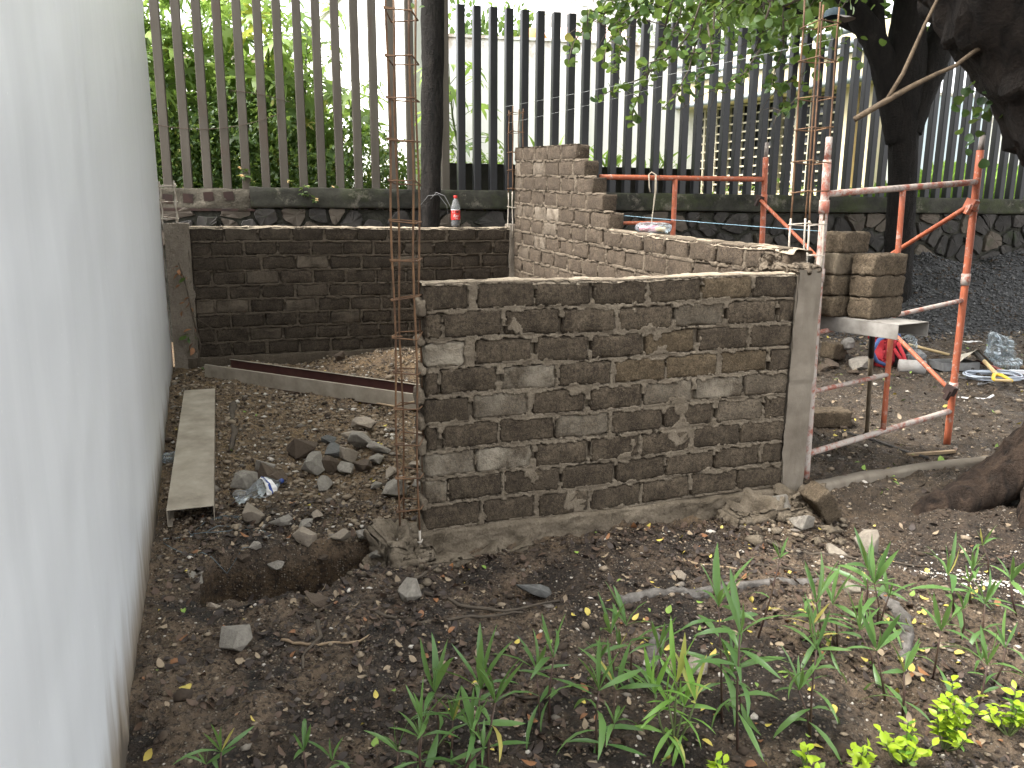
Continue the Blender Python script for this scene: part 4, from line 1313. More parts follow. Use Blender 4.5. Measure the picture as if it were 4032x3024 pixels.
# ================================================================== thicket of castor plants left
palm = [leaf_mesh('leaf', 'palm', M['leaf_castor'], b_, t_) for b_, t_ in ((0.3, 0.1), (0.55, -0.15), (0.15, 0.2))]
palm_d = [leaf_mesh('leaf', 'palm', M['leaf_castor_dark'], b_, t_) for b_, t_ in ((0.4, 0.1), (0.6, -0.15))]
def castor(t, u, h, nl, label, seed, size=0.27, spread=0.46, group='castor plants behind the brown fence'):
    rs = random.Random(seed)
    base = fpt(t, u, 1.62)
    root = empty('castor_plant', base, 0, label, 'plant', group)
    top = Vector((rs.uniform(-0.25, 0.25), rs.uniform(-0.15, 0.15), h))
    pts = [Vector((0, 0, 0)), top * 0.35 + Vector((0.05, 0, 0)), top * 0.7, top]
    b = MB(); b.tube(pts, [0.022, 0.018, 0.013, 0.007], 7)
    leaves = []
    for k in range(nl):
        f_ = 0.22 + 0.78 * (k + 0.5) / nl
        i = min(2, int(f_ * 3)); a = pts[i].lerp(pts[i + 1], f_ * 3 - i)
        g = k * 2.4 + rs.uniform(-0.5, 0.5)
        L = spread * rs.uniform(0.5, 1.15) * (1.1 - 0.45 * f_)
        tip = a + Vector((math.cos(g) * L, math.sin(g) * L, rs.uniform(0.05, 0.28)))
        b.tube([a, a.lerp(tip, 0.5) + Vector((0, 0, 0.04)), tip], [0.005, 0.004, 0.003], 5)
        leaves.append((tip, g, f_))
    b.build('stem', M['green_stem'], root, True)
    for tip, g, f_ in leaves:
        d = Vector((math.cos(g), math.sin(g), rs.uniform(-0.75, -0.1)))
        m = Matrix.Translation(tip) @ aim(d, 0.35, rs) @ Matrix.Scale(size * rs.uniform(0.75, 1.3), 4)
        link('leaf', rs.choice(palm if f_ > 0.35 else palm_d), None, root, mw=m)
    return root
for k, (t, u, h, nl, lab) in enumerate([
    (-4.75, 0.95, 2.25, 26, 'castor plant furthest left, half hidden by the white wall'),
    (-4.15, 1.35, 2.35, 28, 'tall castor plant behind the second and third brown posts'),
    (-3.55, 0.9, 2.0, 26, 'castor plant close behind the third to sixth brown posts'),
    (-3.1, 1.6, 2.45, 28, 'tallest castor plant with leaves against the sky mid way along the brown fence'),
    (-2.65, 1.0, 2.15, 26, 'castor plant with yellowing leaves behind the seventh brown post'),
    (-2.2, 1.4, 1.9, 22, 'castor plant sloping down towards the warehouse wall'),
    (-1.7, 1.1, 1.25, 16, 'low castor plant behind the brown posts beside the front rebar cage'),
    (-0.30, 1.25, 1.5, 13, 'young castor plant with broad leaves behind the first charcoal posts')]):
    castor(t, u, h, int(nl * 1.4), lab, 100 + k)
def thicket(n, t0, t1, u0, u1, ztop, seed, size=(0.03, 0.075)):
    rg = np.random.default_rng(seed)
    t = rg.uniform(t0, t1, n); u = rg.uniform(u0, u1, n)
    top = ztop(t) * (0.75 + 0.35 * vnoise(t * 3, u * 3, 0, seed))
    z = 1.6 + top * rg.random(n) ** 1.15
    p = np.stack([FO.x + t * FD.x + u * FN.x, FO.y + t * FD.y + u * FN.y, z], -1)
    d = rg.normal(size=(n, 3)); d[:, 2] -= 0.5
    return p, d, rg.uniform(*size, n)
p, d, s_ = thicket(24000, -5.2, -1.0, 0.22, 1.7, lambda t: np.clip(1.5 - 0.55 * np.clip(t + 2.6, 0, 3), 0.35, 2), 7)
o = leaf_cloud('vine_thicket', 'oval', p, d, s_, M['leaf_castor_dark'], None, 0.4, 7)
tag(o, 'dense mass of vines and weeds growing behind the brown posts', 'thicket', kind='stuff')
p, d, s_ = thicket(4600, -5.6, -1.75, 0.7, 2.4, lambda t: np.clip(2.6 - 0.9 * np.clip(t + 2.7, 0, 2), 0.4, 3), 9, (0.10, 0.22))
tag(leaf_cloud('climbing_vines', 'palm', p, d, s_ * 0.9, M['leaf_castor'], None, 0.4, 8), 'lighter tangle of lobed vine leaves rising behind the brown posts', 'vines', kind='stuff')
p, d, s_ = thicket(2600, -0.85, 0.35, 0.75, 1.3, lambda t: np.full_like(t, 0.75), 12)
tag(leaf_cloud('weed_patch', 'oval', p, d, s_, M['leaf_castor'], None, 0.4, 9), 'patch of bright weeds behind the first charcoal posts', 'weeds', kind='stuff')
p, d, s_ = thicket(900, 2.9, 6.5, 0.3, 1.6, lambda t: np.full_like(t, 0.45), 13)
tag(leaf_cloud('low_weeds', 'oval', p, d, s_, M['leaf_castor'], None, 0.4, 10), 'low bright weeds below the grid windows behind the charcoal posts', 'weeds', kind='stuff')
# tall grass blades standing on the parapet line and the far slope
rg = np.random.default_rng(21)
n = 9000
gy = rg.uniform(10.2, 24, n); gx = gy * rg.uniform(0.42, 0.70, n)
tU = (gx - FO.x) * FN.x + (gy - FO.y) * FN.y
kk = tU > 0.25
gx, gy, tU = gx[kk], gy[kk], tU[kk]
gzv = 1.64 + 0.11 * np.clip(tU, 0, 22) * sstep(0.44, 0.52, gx / gy)
d = rg.normal(size=(len(gx), 3)) * 0.35; d[:, 2] = 1
tag(leaf_cloud('grass_slope', 'blade', np.stack([gx, gy, gzv], -1), d, rg.uniform(0.15, 0.4, len(gx)), M['grass'], None, 0.3, 11), 'bright grass slope beyond the fence on the right', 'grass', kind='stuff')
n = 70
tt = rg.uniform(0.5, 2.4, n)
p = np.stack([FO.x + tt * FD.x + 0.75 * FN.x, FO.y + tt * FD.y + 0.75 * FN.y, np.full(n, 2.05)], -1)
d = rg.normal(size=(n, 3)) * 0.45; d[:, 2] = 1
tag(leaf_cloud('tall_grass', 'lance', p, d, rg.uniform(0.2, 0.45, n), M['grass'], None, 0.9, 12), 'arching grass tufts above the dark parapet', 'grass', kind='stuff')
# flowering sprigs leaning through the brown posts
oval_d = [leaf_mesh('leaf', 'oval', M['leaf_castor_dark'], b_) for b_ in (0.2, 0.5)]
def sprig(base, nl, L, label, seed, flower=True):
    rs = random.Random(seed)
    root = empty('flower_sprig', base, 0, label, 'plant', 'sprigs poking through the fence')
    b = MB(); tips = []
    for k in range(4):
        e_ = Vector((rs.uniform(-1, 1) * L, rs.uniform(-0.12, 0.0), rs.uniform(-0.7, 1.0) * L))
        b.tube([(0, 0, 0), e_ * 0.5 + Vector((0, -0.03, 0.02)), e_], [0.003, 0.002, 0.0015], 5); tips.append(e_)
    b.build('stem', M['green_stem'], root)
    for k in range(nl):
        e_ = tips[k % 4] * rs.uniform(0.3, 1.0)
        link('leaf', rs.choice(oval_d), None, root, mw=Matrix.Translation(e_) @ aim((rs.uniform(-1, 1), rs.uniform(-0.6, 0.1), rs.uniform(-0.6, 0.4)), 0.6, rs) @ Matrix.Scale(rs.uniform(0.04, 0.07), 4))
    if flower:
        for e_ in tips[:2]:
            b = MB()
            for k in range(9):
                b.box(e_ + Vector((rs.uniform(-.014, .014), rs.uniform(-.014, .014), rs.uniform(-.008, .012))), (0.006, 0.006, 0.003), Euler((rs.random(), rs.random(), rs.random())).to_matrix())
            b.build('blossom', M['flower'], root)
sprig(fpt(-2.70, -0.02, 1.86), 18, 0.14, 'sprig with pale orange blossoms between the fourth and fifth brown posts', 1)
sprig(fpt(-2.22, -0.1, 1.74), 22, 0.15, 'dark leafy sprig hanging over the kerb at the seventh brown post', 2)
sprig(fpt(-1.86, -0.05, 1.78), 10, 0.08, 'tiny sprig at the foot of the ninth brown post', 3)

# ================================================================== trees
def tree_trunk(pts, rad, seed, n=22, amp=0.08, sub_=6):
    """tapered, fluted trunk along a smooth path"""
    P = [Vector(p) for p in pts]
    path, rr = [], []
    for i in range(len(P) - 1):
        p0, p1, p2, p3 = P[max(i - 1, 0)], P[i], P[i + 1], P[min(i + 2, len(P) - 1)]
        for k in range(sub_):
            t = k / sub_
            path.append(0.5 * ((2 * p1) + (-p0 + p2) * t + (2 * p0 - 5 * p1 + 4 * p2 - p3) * t * t + (-p0 + 3 * p1 - 3 * p2 + p3) * t ** 3))
            rr.append(rad[i] * (1 - t) + rad[i + 1] * t)
    path.append(P[-1]); rr.append(rad[-1])
    v, f = tube(path, rr, n)
    a = np.array([tuple(q) for q in v])
    cen = np.repeat(np.array([tuple(q) for q in path]), n, 0)
    d = a - cen
    k = 1 + amp * fbm(a[:, 0] * 9, a[:, 1] * 9, a[:, 2] * 2.2, seed, 4) + amp * 0.5 * fbm(a[:, 0] * 30, a[:, 1] * 30, a[:, 2] * 8, seed + 5, 3)
    a = cen + d * k[:, None]
    return [tuple(q) for q in a], f

t1 = empty('slender_tree', (-0.80, 8.02, 0.2), 0, 'slender straight tree with furrowed dark bark behind the cola bottle', 'tree')
b = MB(); v, f = tree_trunk([(0, 0, 0), (-0.02, 0, 1.2), (0.0, 0, 1.7), (0.02, 0, 2.6), (0.03, 0, 3.1), (0.06, 0.02, 4.0), (0.1, 0.05, 5.6)], [0.13, 0.095, 0.098, 0.104, 0.112, 0.11, 0.085], 3, 26, 0.10, 10); b.add(v, f)
v, f = tree_trunk([(0.06, 0.02, 4.4), (0.7, 0.2, 5.4), (1.3, 0.3, 6.2)], [0.06, 0.045, 0.02], 5, 10); b.add(v, f)
v, f = tree_trunk([(0.06, 0.02, 4.6), (-0.6, 0.3, 5.6), (-1.2, 0.2, 6.3)], [0.06, 0.045, 0.02], 6, 10); b.add(v, f)
b.build('trunk', M['bark1'], t1, True)
p, d = blob_points(2600, (0.3, 0.2, 6.3), (2.1, 1.7, 0.8), 31, clumps=30, cr=0.34)
tag(leaf_cloud('crown', 'oval', p, d, np.random.default_rng(1).uniform(0.13, 0.24, len(p)), M['leaf_bau'], t1, 0.3, 31), kind='stuff')
rs = random.Random(77)
ov = [leaf_mesh('leaf', 'oval', M['leaf_bau'], b_) for b_ in (0.2, 0.5)]
for k in range(12):
    link('leaf', rs.choice(ov), None, t1, mw=Matrix.Translation((-0.13 + rs.uniform(-0.06, 0.05), -0.12, 3.28 + rs.uniform(-0.11, 0.1))) @ aim((rs.uniform(-1, 1), -0.3, rs.uniform(-1, 0.2)), 0.6, rs) @ Matrix.Scale(rs.uniform(0.05, 0.08), 4))

t2 = empty('forked_tree', (4.40, 9.25, 0.35), 0, 'dark forked tree standing at the stone wall behind the scaffold', 'tree')
b = MB()
for pts, rad, sd in (([(0.03, 0, -0.1), (0.03, 0, 0.75), (0.0, 0, 1.45), (-0.06, 0, 2.2), (-0.10, 0, 2.75), (-0.12, 0.02, 3.5), (-0.1, 0.05, 4.6)], [0.20, 0.155, 0.145, 0.165, 0.22, 0.16, 0.12], 1),
                     ([(-0.08, 0, 2.0), (-0.30, 0, 2.7), (-0.50, -0.03, 3.05), (-0.85, -0.1, 3.45), (-1.35, -0.3, 3.9), (-2.0, -0.9, 4.35)], [0.16, 0.15, 0.13, 0.11, 0.09, 0.05], 2),
                     ([(-0.02, 0, 2.1), (0.14, 0, 2.7), (0.32, 0.05, 3.3), (0.6, 0.1, 4.3)], [0.15, 0.16, 0.15, 0.10], 3),
                     ([(-0.45, -0.02, 3.0), (-0.52, 0, 3.5), (-0.6, 0.05, 4.2)], [0.10, 0.085, 0.06], 4),
                     ([(-0.35, 0, 2.9), (-0.7, 0.1, 3.2), (-1.2, 0.3, 3.4), (-1.8, 0.5, 3.55)], [0.05, 0.04, 0.028, 0.012], 6)):
    v, f = tree_trunk(pts, rad, sd + 40, 16, 0.09, 7); b.add(v, f)
b.build('trunk', M['bark2'], t2, True)
p, d = blob_points(7600, (-0.5, -0.9, 5.6), (3.6, 3.2, 0.9), 33, clumps=60, cr=0.32)
p2, d2 = blob_points(3400, (-1.0, 0.9, 3.95), (1.7, 0.6, 0.42), 34, shell=0.1, clumps=30, cr=0.36)
p = np.concatenate([p, p2]); d = np.concatenate([d, d2])
tag(leaf_cloud('crown', 'round', p, d, np.concatenate([np.random.default_rng(2).uniform(0.13, 0.24, 7600), np.random.default_rng(2).uniform(0.06, 0.12, len(p) - 7600)]), M['leaf_bau'], t2, 0.3, 33), kind='stuff')
# drooping leafy branches that hang in front of the fence
BR = [
    ((1.23, 6.60, 3.19), (1.21, 6.75, 3.05), (1.19, 6.90, 2.82), (1.14, 7.05, 2.70), (1.09, 7.20, 2.56), (1.05, 7.35, 2.42), (1.07, 7.50, 2.32)),
    ((1.19, 6.90, 3.16), (0.98, 6.75, 3.09), (0.81, 6.60, 2.95), (0.71, 6.45, 2.79), (0.66, 6.30, 2.62)),
    ((1.38, 6.30, 3.09), (1.34, 6.45, 2.88), (1.24, 6.60, 2.74), (1.00, 6.75, 2.58), (0.84, 6.90, 2.54), (0.67, 7.05, 2.46)),
    ((1.44, 6.40, 2.97), (1.46, 6.25, 2.69), (1.23, 6.10, 2.66), (1.03, 5.95, 2.59), (0.85, 5.80, 2.51)),
    ((1.59, 6.80, 3.10), (1.56, 6.65, 2.78), (1.51, 6.50, 2.62), (1.38, 6.35, 2.53), (1.34, 6.20, 2.38)),
    ((1.49, 6.80, 2.98), (1.40, 6.65, 2.75), (1.35, 6.50, 2.62), (1.24, 6.35, 2.44), (1.10, 6.20, 2.28)),
    ((2.03, 7.00, 3.28), (2.10, 7.15, 3.06), (2.07, 7.30, 2.90), (2.06, 7.45, 2.81)),
    ((2.26, 7.20, 3.24), (2.24, 7.05, 2.90), (2.14, 6.90, 2.69), (2.07, 6.75, 2.56), (2.04, 6.60, 2.51)),
    ((2.38, 6.90, 2.78), (2.29, 6.75, 2.45), (2.16, 6.60, 2.36), (2.04, 6.45, 2.30)),
    ((1.95, 6.70, 2.81), (1.79, 6.55, 2.60), (1.64, 6.40, 2.51), (1.49, 6.25, 2.42)),
    ((0.82, 6.90, 3.24), (0.71, 6.75, 3.07), (0.58, 6.60, 3.06), (0.55, 6.45, 2.91)),
    ((0.90, 7.10, 3.29), (0.85, 6.95, 3.05), (0.87, 6.80, 2.84), (0.80, 6.65, 2.68), (0.77, 6.50, 2.58)),
    ((1.37, 7.00, 3.27), (1.33, 6.85, 3.07), (1.22, 6.70, 2.89), (1.11, 6.55, 2.66)),
    ((0.65, 7.00, 3.08), (0.57, 6.85, 2.99), (0.46, 6.70, 2.84), (0.42, 6.55, 2.66)),
    ((2.40, 7.20, 2.70), (2.26, 7.05, 2.58), (2.16, 6.90, 2.53)),
]
ORG = Vector(t2.location)
rl = [leaf_mesh('leaf', 'round', M['leaf_bau'], b_, t_) for b_, t_ in ((0.1, 0.0), (0.4, 0.15), (0.25, -0.2), (0.6, 0.1))]
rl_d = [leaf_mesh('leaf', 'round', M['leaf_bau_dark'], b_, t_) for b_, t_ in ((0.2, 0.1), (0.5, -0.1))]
rs = random.Random(9)
bt = MB()
extra_p, extra_d = [], []
nleaf = 0
for bi, br in enumerate(BR):
    P = [Vector(q) - ORG for q in br]
    bt.tube(P, [0.009 - 0.006 * k / (len(P) - 1) for k in range(len(P))], 6)
    L = sum((P[k + 1] - P[k]).length for k in range(len(P) - 1))
    nn = int(L / 0.030)
    for k in range(nn):
        f_ = 0.12 + 0.88 * k / nn
        x = f_ * (len(P) - 1); i = min(int(x), len(P) - 2)
        a = P[i].lerp(P[i + 1], x - i) + Vector((rs.gauss(0, 0.02), rs.gauss(0, 0.03), rs.gauss(0, 0.02)))
        d = Vector((rs.gauss(0, 0.8), rs.gauss(0, 0.8), -0.35 + rs.gauss(0, 0.45)))
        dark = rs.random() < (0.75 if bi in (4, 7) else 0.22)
        link('leaf', rs.choice(rl_d if dark else rl), None, t2, mw=Matrix.Translation(a) @ aim(d, 0.8, rs) @ Matrix.Scale(rs.uniform(0.045, 0.085), 4))
        nleaf += 1
    for k in range(3):
        i = rs.randrange(len(P) - 1)
        a = P[i].lerp(P[i + 1], rs.random()); e_ = a + Vector((rs.gauss(0, 0.12), rs.gauss(0, 0.12), rs.uniform(-0.2, 0.08)))
        bt.tube([a, a.lerp(e_, 0.5) + Vector((0, 0, 0.02)), e_], [0.004, 0.003, 0.002], 5)
# main boughs that carry them
for pts in (((-0.85, -0.1, 3.45), (-1.4, -0.9, 3.6), (-2.2, -1.9, 3.4), (-2.9, -2.5, 2.95)), ((-1.35, -0.3, 3.9), (-2.0, -1.3, 3.9), (-2.7, -2.3, 3.4), (-3.2, -2.4, 2.9), (-3.6, -2.3, 2.95)),
            ((-0.85, -0.1, 3.45), (-1.5, -1.2, 3.25), (-2.0, -2.1, 2.95), (-2.2, -2.2, 2.85)), ((-1.4, -0.9, 3.6), (-1.9, -1.8, 3.3), (-2.3, -2.3, 2.9), (-2.45, -2.6, 2.65))):
    bt.tube([Vector(q) for q in pts], [0.03, 0.022, 0.014, 0.009][:len(pts)] if len(pts) == 4 else [0.03, 0.022, 0.016, 0.011, 0.008], 7)
for k in range(26):
    a = Vector((rs.uniform(-3.6, -1.7), rs.uniform(-2.9, -1.6), rs.uniform(2.75, 3.2)))
    e_ = a + Vector((rs.gauss(-0.1, 0.25), rs.gauss(0, 0.2), rs.gauss(-0.22, 0.12)))
    bt.tube([a, a.lerp(e_, 0.5) + Vector((0, 0, 0.03)), e_], [0.005, 0.004, 0.002], 5)
bt.build('boughs', M['twig'], t2, True)
p, d = [], []
rg = np.random.default_rng(55)
cl = [(-3.15, -2.3, 2.92, 0.40, 0.14), (-2.75, -2.4, 2.88, 0.32, 0.16), (-2.35, -2.3, 2.88, 0.30, 0.16), (-2.0, -2.1, 2.85, 0.3, 0.2), (-3.55, -2.3, 2.92, 0.22, 0.10), (-2.6, -2.3, 2.68, 0.45, 0.10), (-2.2, -2.2, 2.65, 0.25, 0.12), (-1.75, -2.0, 2.78, 0.25, 0.18)]
for (cx, cy_, cz, sx_, sz_) in cl:
    q = rg.normal(size=(62, 3)) * np.array([sx_ * 0.6, 0.3, sz_]) + np.array([cx, cy_, cz])
    p.append(q); d.append(rg.normal(size=(62, 3)) + np.array([0, 0, -0.5]))
tag(leaf_cloud('hanging_leaves', 'round', np.concatenate(p), np.concatenate(d), rg.uniform(0.05, 0.095, sum(map(len, p))), M['leaf_bau'], t2, 0.3, 56), kind='stuff')
q = rg.normal(size=(170, 3)) * np.array([0.13, 0.12, 0.07]) + np.array([-3.47, -2.3, 2.86])
tag(leaf_cloud('dark_leaf_cluster', 'oval', q, rg.normal(size=(170, 3)), rg.uniform(0.05, 0.09, 170), M['leaf_bau_dark'], t2, 0.3, 57), kind='stuff')

# big leaning tree at the right edge
t3 = empty('leaning_tree', (2.85, 3.95, 0.0), 0, 'massive leaning tree at the right edge with flared roots and dark limb overhead', 'tree')
b = MB(); br0 = MB()
for pts, rad, sd in (([(0.25, 0.05, -0.1), (0.38, 0.1, 0.35), (0.62, 0.15, 0.9), (0.58, 0.2, 1.5), (0.16, 0.25, 2.10), (-0.42, 0.25, 2.83), (-0.8, 0.3, 3.5), (-0.9, 0.4, 4.6)], [0.36, 0.30, 0.33, 0.40, 0.46, 0.45, 0.38, 0.26], 1),
                     ([(0.34, 0.05, 0.60), (0.04, 0.06, 0.42), (-0.20, 0.05, 0.20), (-0.40, 0.04, 0.07), (-0.60, 0.03, -0.01), (-0.70, 0.02, -0.09)], [0.21, 0.18, 0.135, 0.11, 0.085, 0.05], 2),
                     ([(0.1, 0.0, 0.40), (-0.10, -0.10, 0.22), (-0.24, -0.20, 0.08), (-0.33, -0.30, -0.05)], [0.14, 0.11, 0.075, 0.045], 3),
                     ([(0.2, -0.1, 0.4), (0.1, -0.4, 0.15), (0.05, -0.7, -0.05)], [0.18, 0.13, 0.07], 4),
                     ([(-0.3, 0.28, 3.3), (-0.9, 0.5, 4.0), (-1.6, 1.0, 4.6)], [0.2, 0.14, 0.07], 5)):
    v, f = tree_trunk(pts, rad, sd + 60, 40, 0.12 if sd in (1, 5) else 0.2, 14)
    (b if sd in (1, 5) else br0).add(v, f)
b.build('trunk', M['bark4'], t3, True)
br0.build('flared_roots', M['bark3'], t3, True)
br_ = MB()
br_.tube([Vector(q) - Vector(t3.location) for q in ((1.699, 4.15, 1.984), (1.871, 4.15, 2.087), (1.954, 4.15, 2.135), (2.084, 4.15, 2.201), (2.168, 4.15, 2.237), (2.26, 4.15, 2.31), (2.5, 4.17, 2.45))], [0.0145, 0.0155, 0.0135, 0.0105, 0.010, 0.011, 0.014], 10)
br_.tube([Vector(q) - Vector(t3.location) for q in ((1.845, 4.15, 2.07), (1.916, 4.15, 2.2), (1.959, 4.15, 2.318), (1.997, 4.15, 2.423), (2.05, 4.15, 2.55), (2.3, 4.2, 2.8))], [0.010, 0.010, 0.009, 0.008, 0.008, 0.010], 10)
br_.build('sawn_branch', M['branch'], t3, True)
p, d = blob_points(6400, (-0.25, 0.1, 5.5), (2.8, 2.8, 0.9), 35, clumps=54, cr=0.32)
tag(leaf_cloud('crown', 'oval', p, d, np.random.default_rng(3).uniform(0.15, 0.28, len(p)), M['leaf_bau'], t3, 0.3, 35), kind='stuff')
rs = random.Random(15)
for k in range(26):      # leafy twig hanging below the limb
    a = Vector((2.42 + rs.gauss(0, 0.05), 4.35 + rs.gauss(0, 0.05), 2.02 + rs.gauss(0, 0.12))) - Vector(t3.location)
    link('leaf', rs.choice(rl_d), None, t3, mw=Matrix.Translation(a) @ aim((rs.gauss(0, 1), rs.gauss(0, 1), -0.6), 0.7, rs) @ Matrix.Scale(rs.uniform(0.035, 0.06), 4))

# trees far behind
def far_tree(x, y, z, r, h, n, label, seed, size=(0.14, 0.28), mat='leaf_far'):
    root = empty('leafy_tree', (x, y, z), 0, label, 'tree', 'trees beyond the fence')
    b = MB(); v, f = tree_trunk([(0, 0, 0), (0.05, 0, h * 0.35), (0.0, 0.1, h * 0.65), (0.1, 0, h * 0.95)], [0.16, 0.13, 0.09, 0.03], seed, 9); b.add(v, f)
    for k in range(4):
        g = k * 1.7
        v, f = tree_trunk([(0, 0, h * (0.35 + 0.1 * k)), (math.cos(g) * r * 0.4, math.sin(g) * r * 0.4, h * (0.5 + 0.1 * k)), (math.cos(g) * r * 0.8, math.sin(g) * r * 0.8, h * (0.58 + 0.1 * k))], [0.07, 0.05, 0.02], seed + k, 7); b.add(v, f)
    b.build('trunk', M['bark2'], root, True)
    p, d = blob_points(n, (0, 0, h * 0.72), (r, r, h * 0.36), seed, shell=0.25, clumps=34, cr=0.3)
    tag(leaf_cloud('crown', 'oval', p, d, np.random.default_rng(seed).uniform(*size, n), M[mat], root, 0.3, seed), kind='stuff')
far_tree(-1.55, 23, 2, 0.75, 4.8, 900, 'small hazy tree above the plaster wall, just right of the slender trunk', 201)
far_tree(-0.15, 24, 2, 1.0, 5.1, 1300, 'small hazy tree above the plaster wall, left of the orange dome', 202)
far_tree(5.4, 19.0, 2, 2.6, 6.0, 4200, 'leafy tree above the cream building behind the hanging branches', 203)
far_tree(8.6, 18, 2.6, 3.0, 5.6, 4600, 'leafy tree seen through the forked limbs', 204)
far_tree(13.5, 22, 4, 3.2, 5.6, 3200, 'dark leafy tree at far right above the pale wall', 205)
far_tree(18.5, 24, 4.5, 3.4, 5.6, 2600, 'dark tree at the extreme right beyond the leaning trunk', 206)

# ================================================================== rebar cages
def rebar_cage(name, label, base, rz, w, d, z0, z1, pitch, lean=(0, 0), splash=None, extra=(), top_jit=0.06, r=0.0048, seed=0, group='reinforcing cages', first=0.05, missing=()):
    rs = random.Random(seed)
    root = empty(name, base, rz, label, 'rebar cage', group)
    H_ = z1 - z0
    for k, (sx, sy) in enumerate(((-1, -1), (1, -1), (1, 1), (-1, 1))):
        if k in missing: continue
        h = H_ - rs.uniform(0, top_jit)
        n = 14
        pts = [Vector((sx * w / 2 + lean[0] * i / n + 0.004 * math.sin(i * 1.3 + k), sy * d / 2 + lean[1] * i / n + 0.004 * math.cos(i * 1.1 + k), z0 + h * i / n)) for i in range(n + 1)]
        if splash and splash > z0:
            m_ = max(1, int((splash - z0) / h * n))
            b = MB(); b.tube(pts[:m_ + 1], r * 1.15, 7); b.build('bar_foot', M['rebar_cement'], root, True)
            pts = pts[m_:]
        if len(pts) > 1:
            b = MB(); b.tube(pts, r, 7); b.build('bar', M['rebar'], root, True)
    zz = z0 + first
    while zz < z1 - 0.03:
        f_ = (zz - z0) / H_
        c = Vector((lean[0] * f_, lean[1] * f_, zz))
        q = 0.005 + r
        tl = [rs.uniform(-0.012, 0.012) for _ in range(4)]
        loop = [c + Vector((-w / 2 - q, -d / 2 - q, tl[0])), c + Vector((w / 2 + q, -d / 2 - q, tl[1])), c + Vector((w / 2 + q, d / 2 + q, tl[2])), c + Vector((-w / 2 - q, d / 2 + q, tl[3])), c + Vector((-w / 2 - q, -d / 2 - q, tl[0] + 0.006)), c + Vector((-w / 2 + 0.03, -d / 2 + 0.015, tl[0] + 0.004))]
        b = MB()
        for a, e_ in zip(loop[:-1], loop[1:]):
            b.tube([a, e_], 0.0032, 6)
        b.build('stirrup', M['rebar_cement'] if (splash and zz < splash) else M['rebar'], root)
        zz += pitch * rs.uniform(0.93, 1.07)
    return root

rebar_cage('rebar_cage', 'tall rusty rebar cage standing at the bare left end of the nearest wall', (-0.452, 3.41, 0), R(-4), 0.090, 0.12, -0.05, 2.42, 0.157, (0.0, 0.0), 0.16, seed=1, first=0.12)
rebar_cage('rebar_cage', 'rusty rebar cage rising from the corner column beside the scaffold', (1.575, 4.33, 0), R(25), 0.105, 0.13, 1.2, 2.60, 0.165, (0.0, 0.03), 1.52, seed=2, first=0.10)
rebar_cage('rebar_cage', 'thin rebar cage where the back wall meets the stepped wall', (0.02, 7.86, 0), R(20), 0.10, 0.12, 1.3, 2.52, 0.17, (0, 0), 1.75, r=0.005, seed=3, first=0.12)
rebar_cage('rebar_cage', 'short cement splashed rebar cage in the rear left corner', (-2.90, 6.86, 0), R(20), 0.11, 0.12, 1.35, 1.78, 0.13, (0, 0), 1.78, r=0.006, seed=4, first=0.12, missing=(3,))

# faded blue cap laid over the right hand cage
M['blue_cloth'] = plain('faded_blue_cloth', (0.028, 0.045, 0.055), (0.018, 0.028, 0.034), 20, 0.9, 0.4)
cap = empty('cloth_cap', (1.655, 4.42, 2.52), R(-20), 'faded blue cloth cap resting on top of the cage beside the scaffold', 'cap')
cv, cf = [], []
for i in range(6):
    th = i / 5 * math.pi / 2
    for k in range(16):
        g = 2 * math.pi * k / 16
        cv.append((0.075 * math.cos(th) ** 0.6 * math.cos(g) if i < 5 else 0, 0.062 * math.cos(th) ** 0.6 * math.sin(g) if i < 5 else 0, 0.075 * math.sin(th) ** 0.8 + 0.005 * math.sin(g * 3)))
for i in range(5):
    for k in range(16):
        cf.append((i * 16 + k, i * 16 + (k + 1) % 16, (i + 1) * 16 + (k + 1) % 16, (i + 1) * 16 + k))
b = MB(); b.add(cv, cf); b.build('crown', M['blue_cloth'], cap, True)
b = MB(); pv = []
for i in range(9):
    g = R(-75 + i * 150 / 8)
    pv += [(0.070 * math.cos(g), 0.058 * math.sin(g), 0.004), (0.145 * math.cos(g * 0.8), 0.085 * math.sin(g), -0.03 + 0.01 * math.cos(g))]
b.add(pv + [(x, y, z - 0.004) for x, y, z in pv], [(2 * i, 2 * i + 1, 2 * i + 3, 2 * i + 2) for i in range(8)] + [(18 + 2 * i + 2, 18 + 2 * i + 3, 18 + 2 * i + 1, 18 + 2 * i) for i in range(8)])
cap.scale = (0.72, 0.72, 0.58)
M['grey_cloth'] = plain('grey_cap_peak', (0.16, 0.15, 0.14), (0.10, 0.095, 0.09), 20, 0.9, 0.3)
b.build('peak', M['grey_cloth'], cap, True)

# ================================================================== scaffold
def bar(name, a, b_, r, mat, root, n=10, caps=True):
    m = MB(); a, b_ = Vector(a), Vector(b_)
    k = max(2, int((b_ - a).length / 0.12))
    m.tube([a.lerp(b_, i / k) for i in range(k + 1)], r, n)
    o = m.build(name, mat, root, True)
    return o
sf = empty('scaffold_frame', (0, 0, 0), 0, 'orange tubular scaffold frame carrying the stacked blocks beside the corner column', 'scaffold', 'scaffold frames')
PLf, PLt = Vector((1.677, 4.325, 0.02)), Vector((1.643, 4.315, 1.80))
PRf, PRt = Vector((2.788, 4.907, 0.07)), Vector((2.762, 4.89, 1.90))
lp_ = lambda a, b_, z: a.lerp(b_, (z - a.z) / (b_.z - a.z))
bar('standard', PLf, PLt, 0.0215, M['scaf_splash'], sf)
bar('standard', PRf, PRt, 0.0215, M['scaf'], sf)
bar('spigot', PLt, PLt + Vector((0, 0, 0.115)), 0.017, M['scaf_splash'], sf)
bar('spigot', PRt, PRt + Vector((0.004, 0, 0.085)), 0.0165, M['scaf_end'], sf)
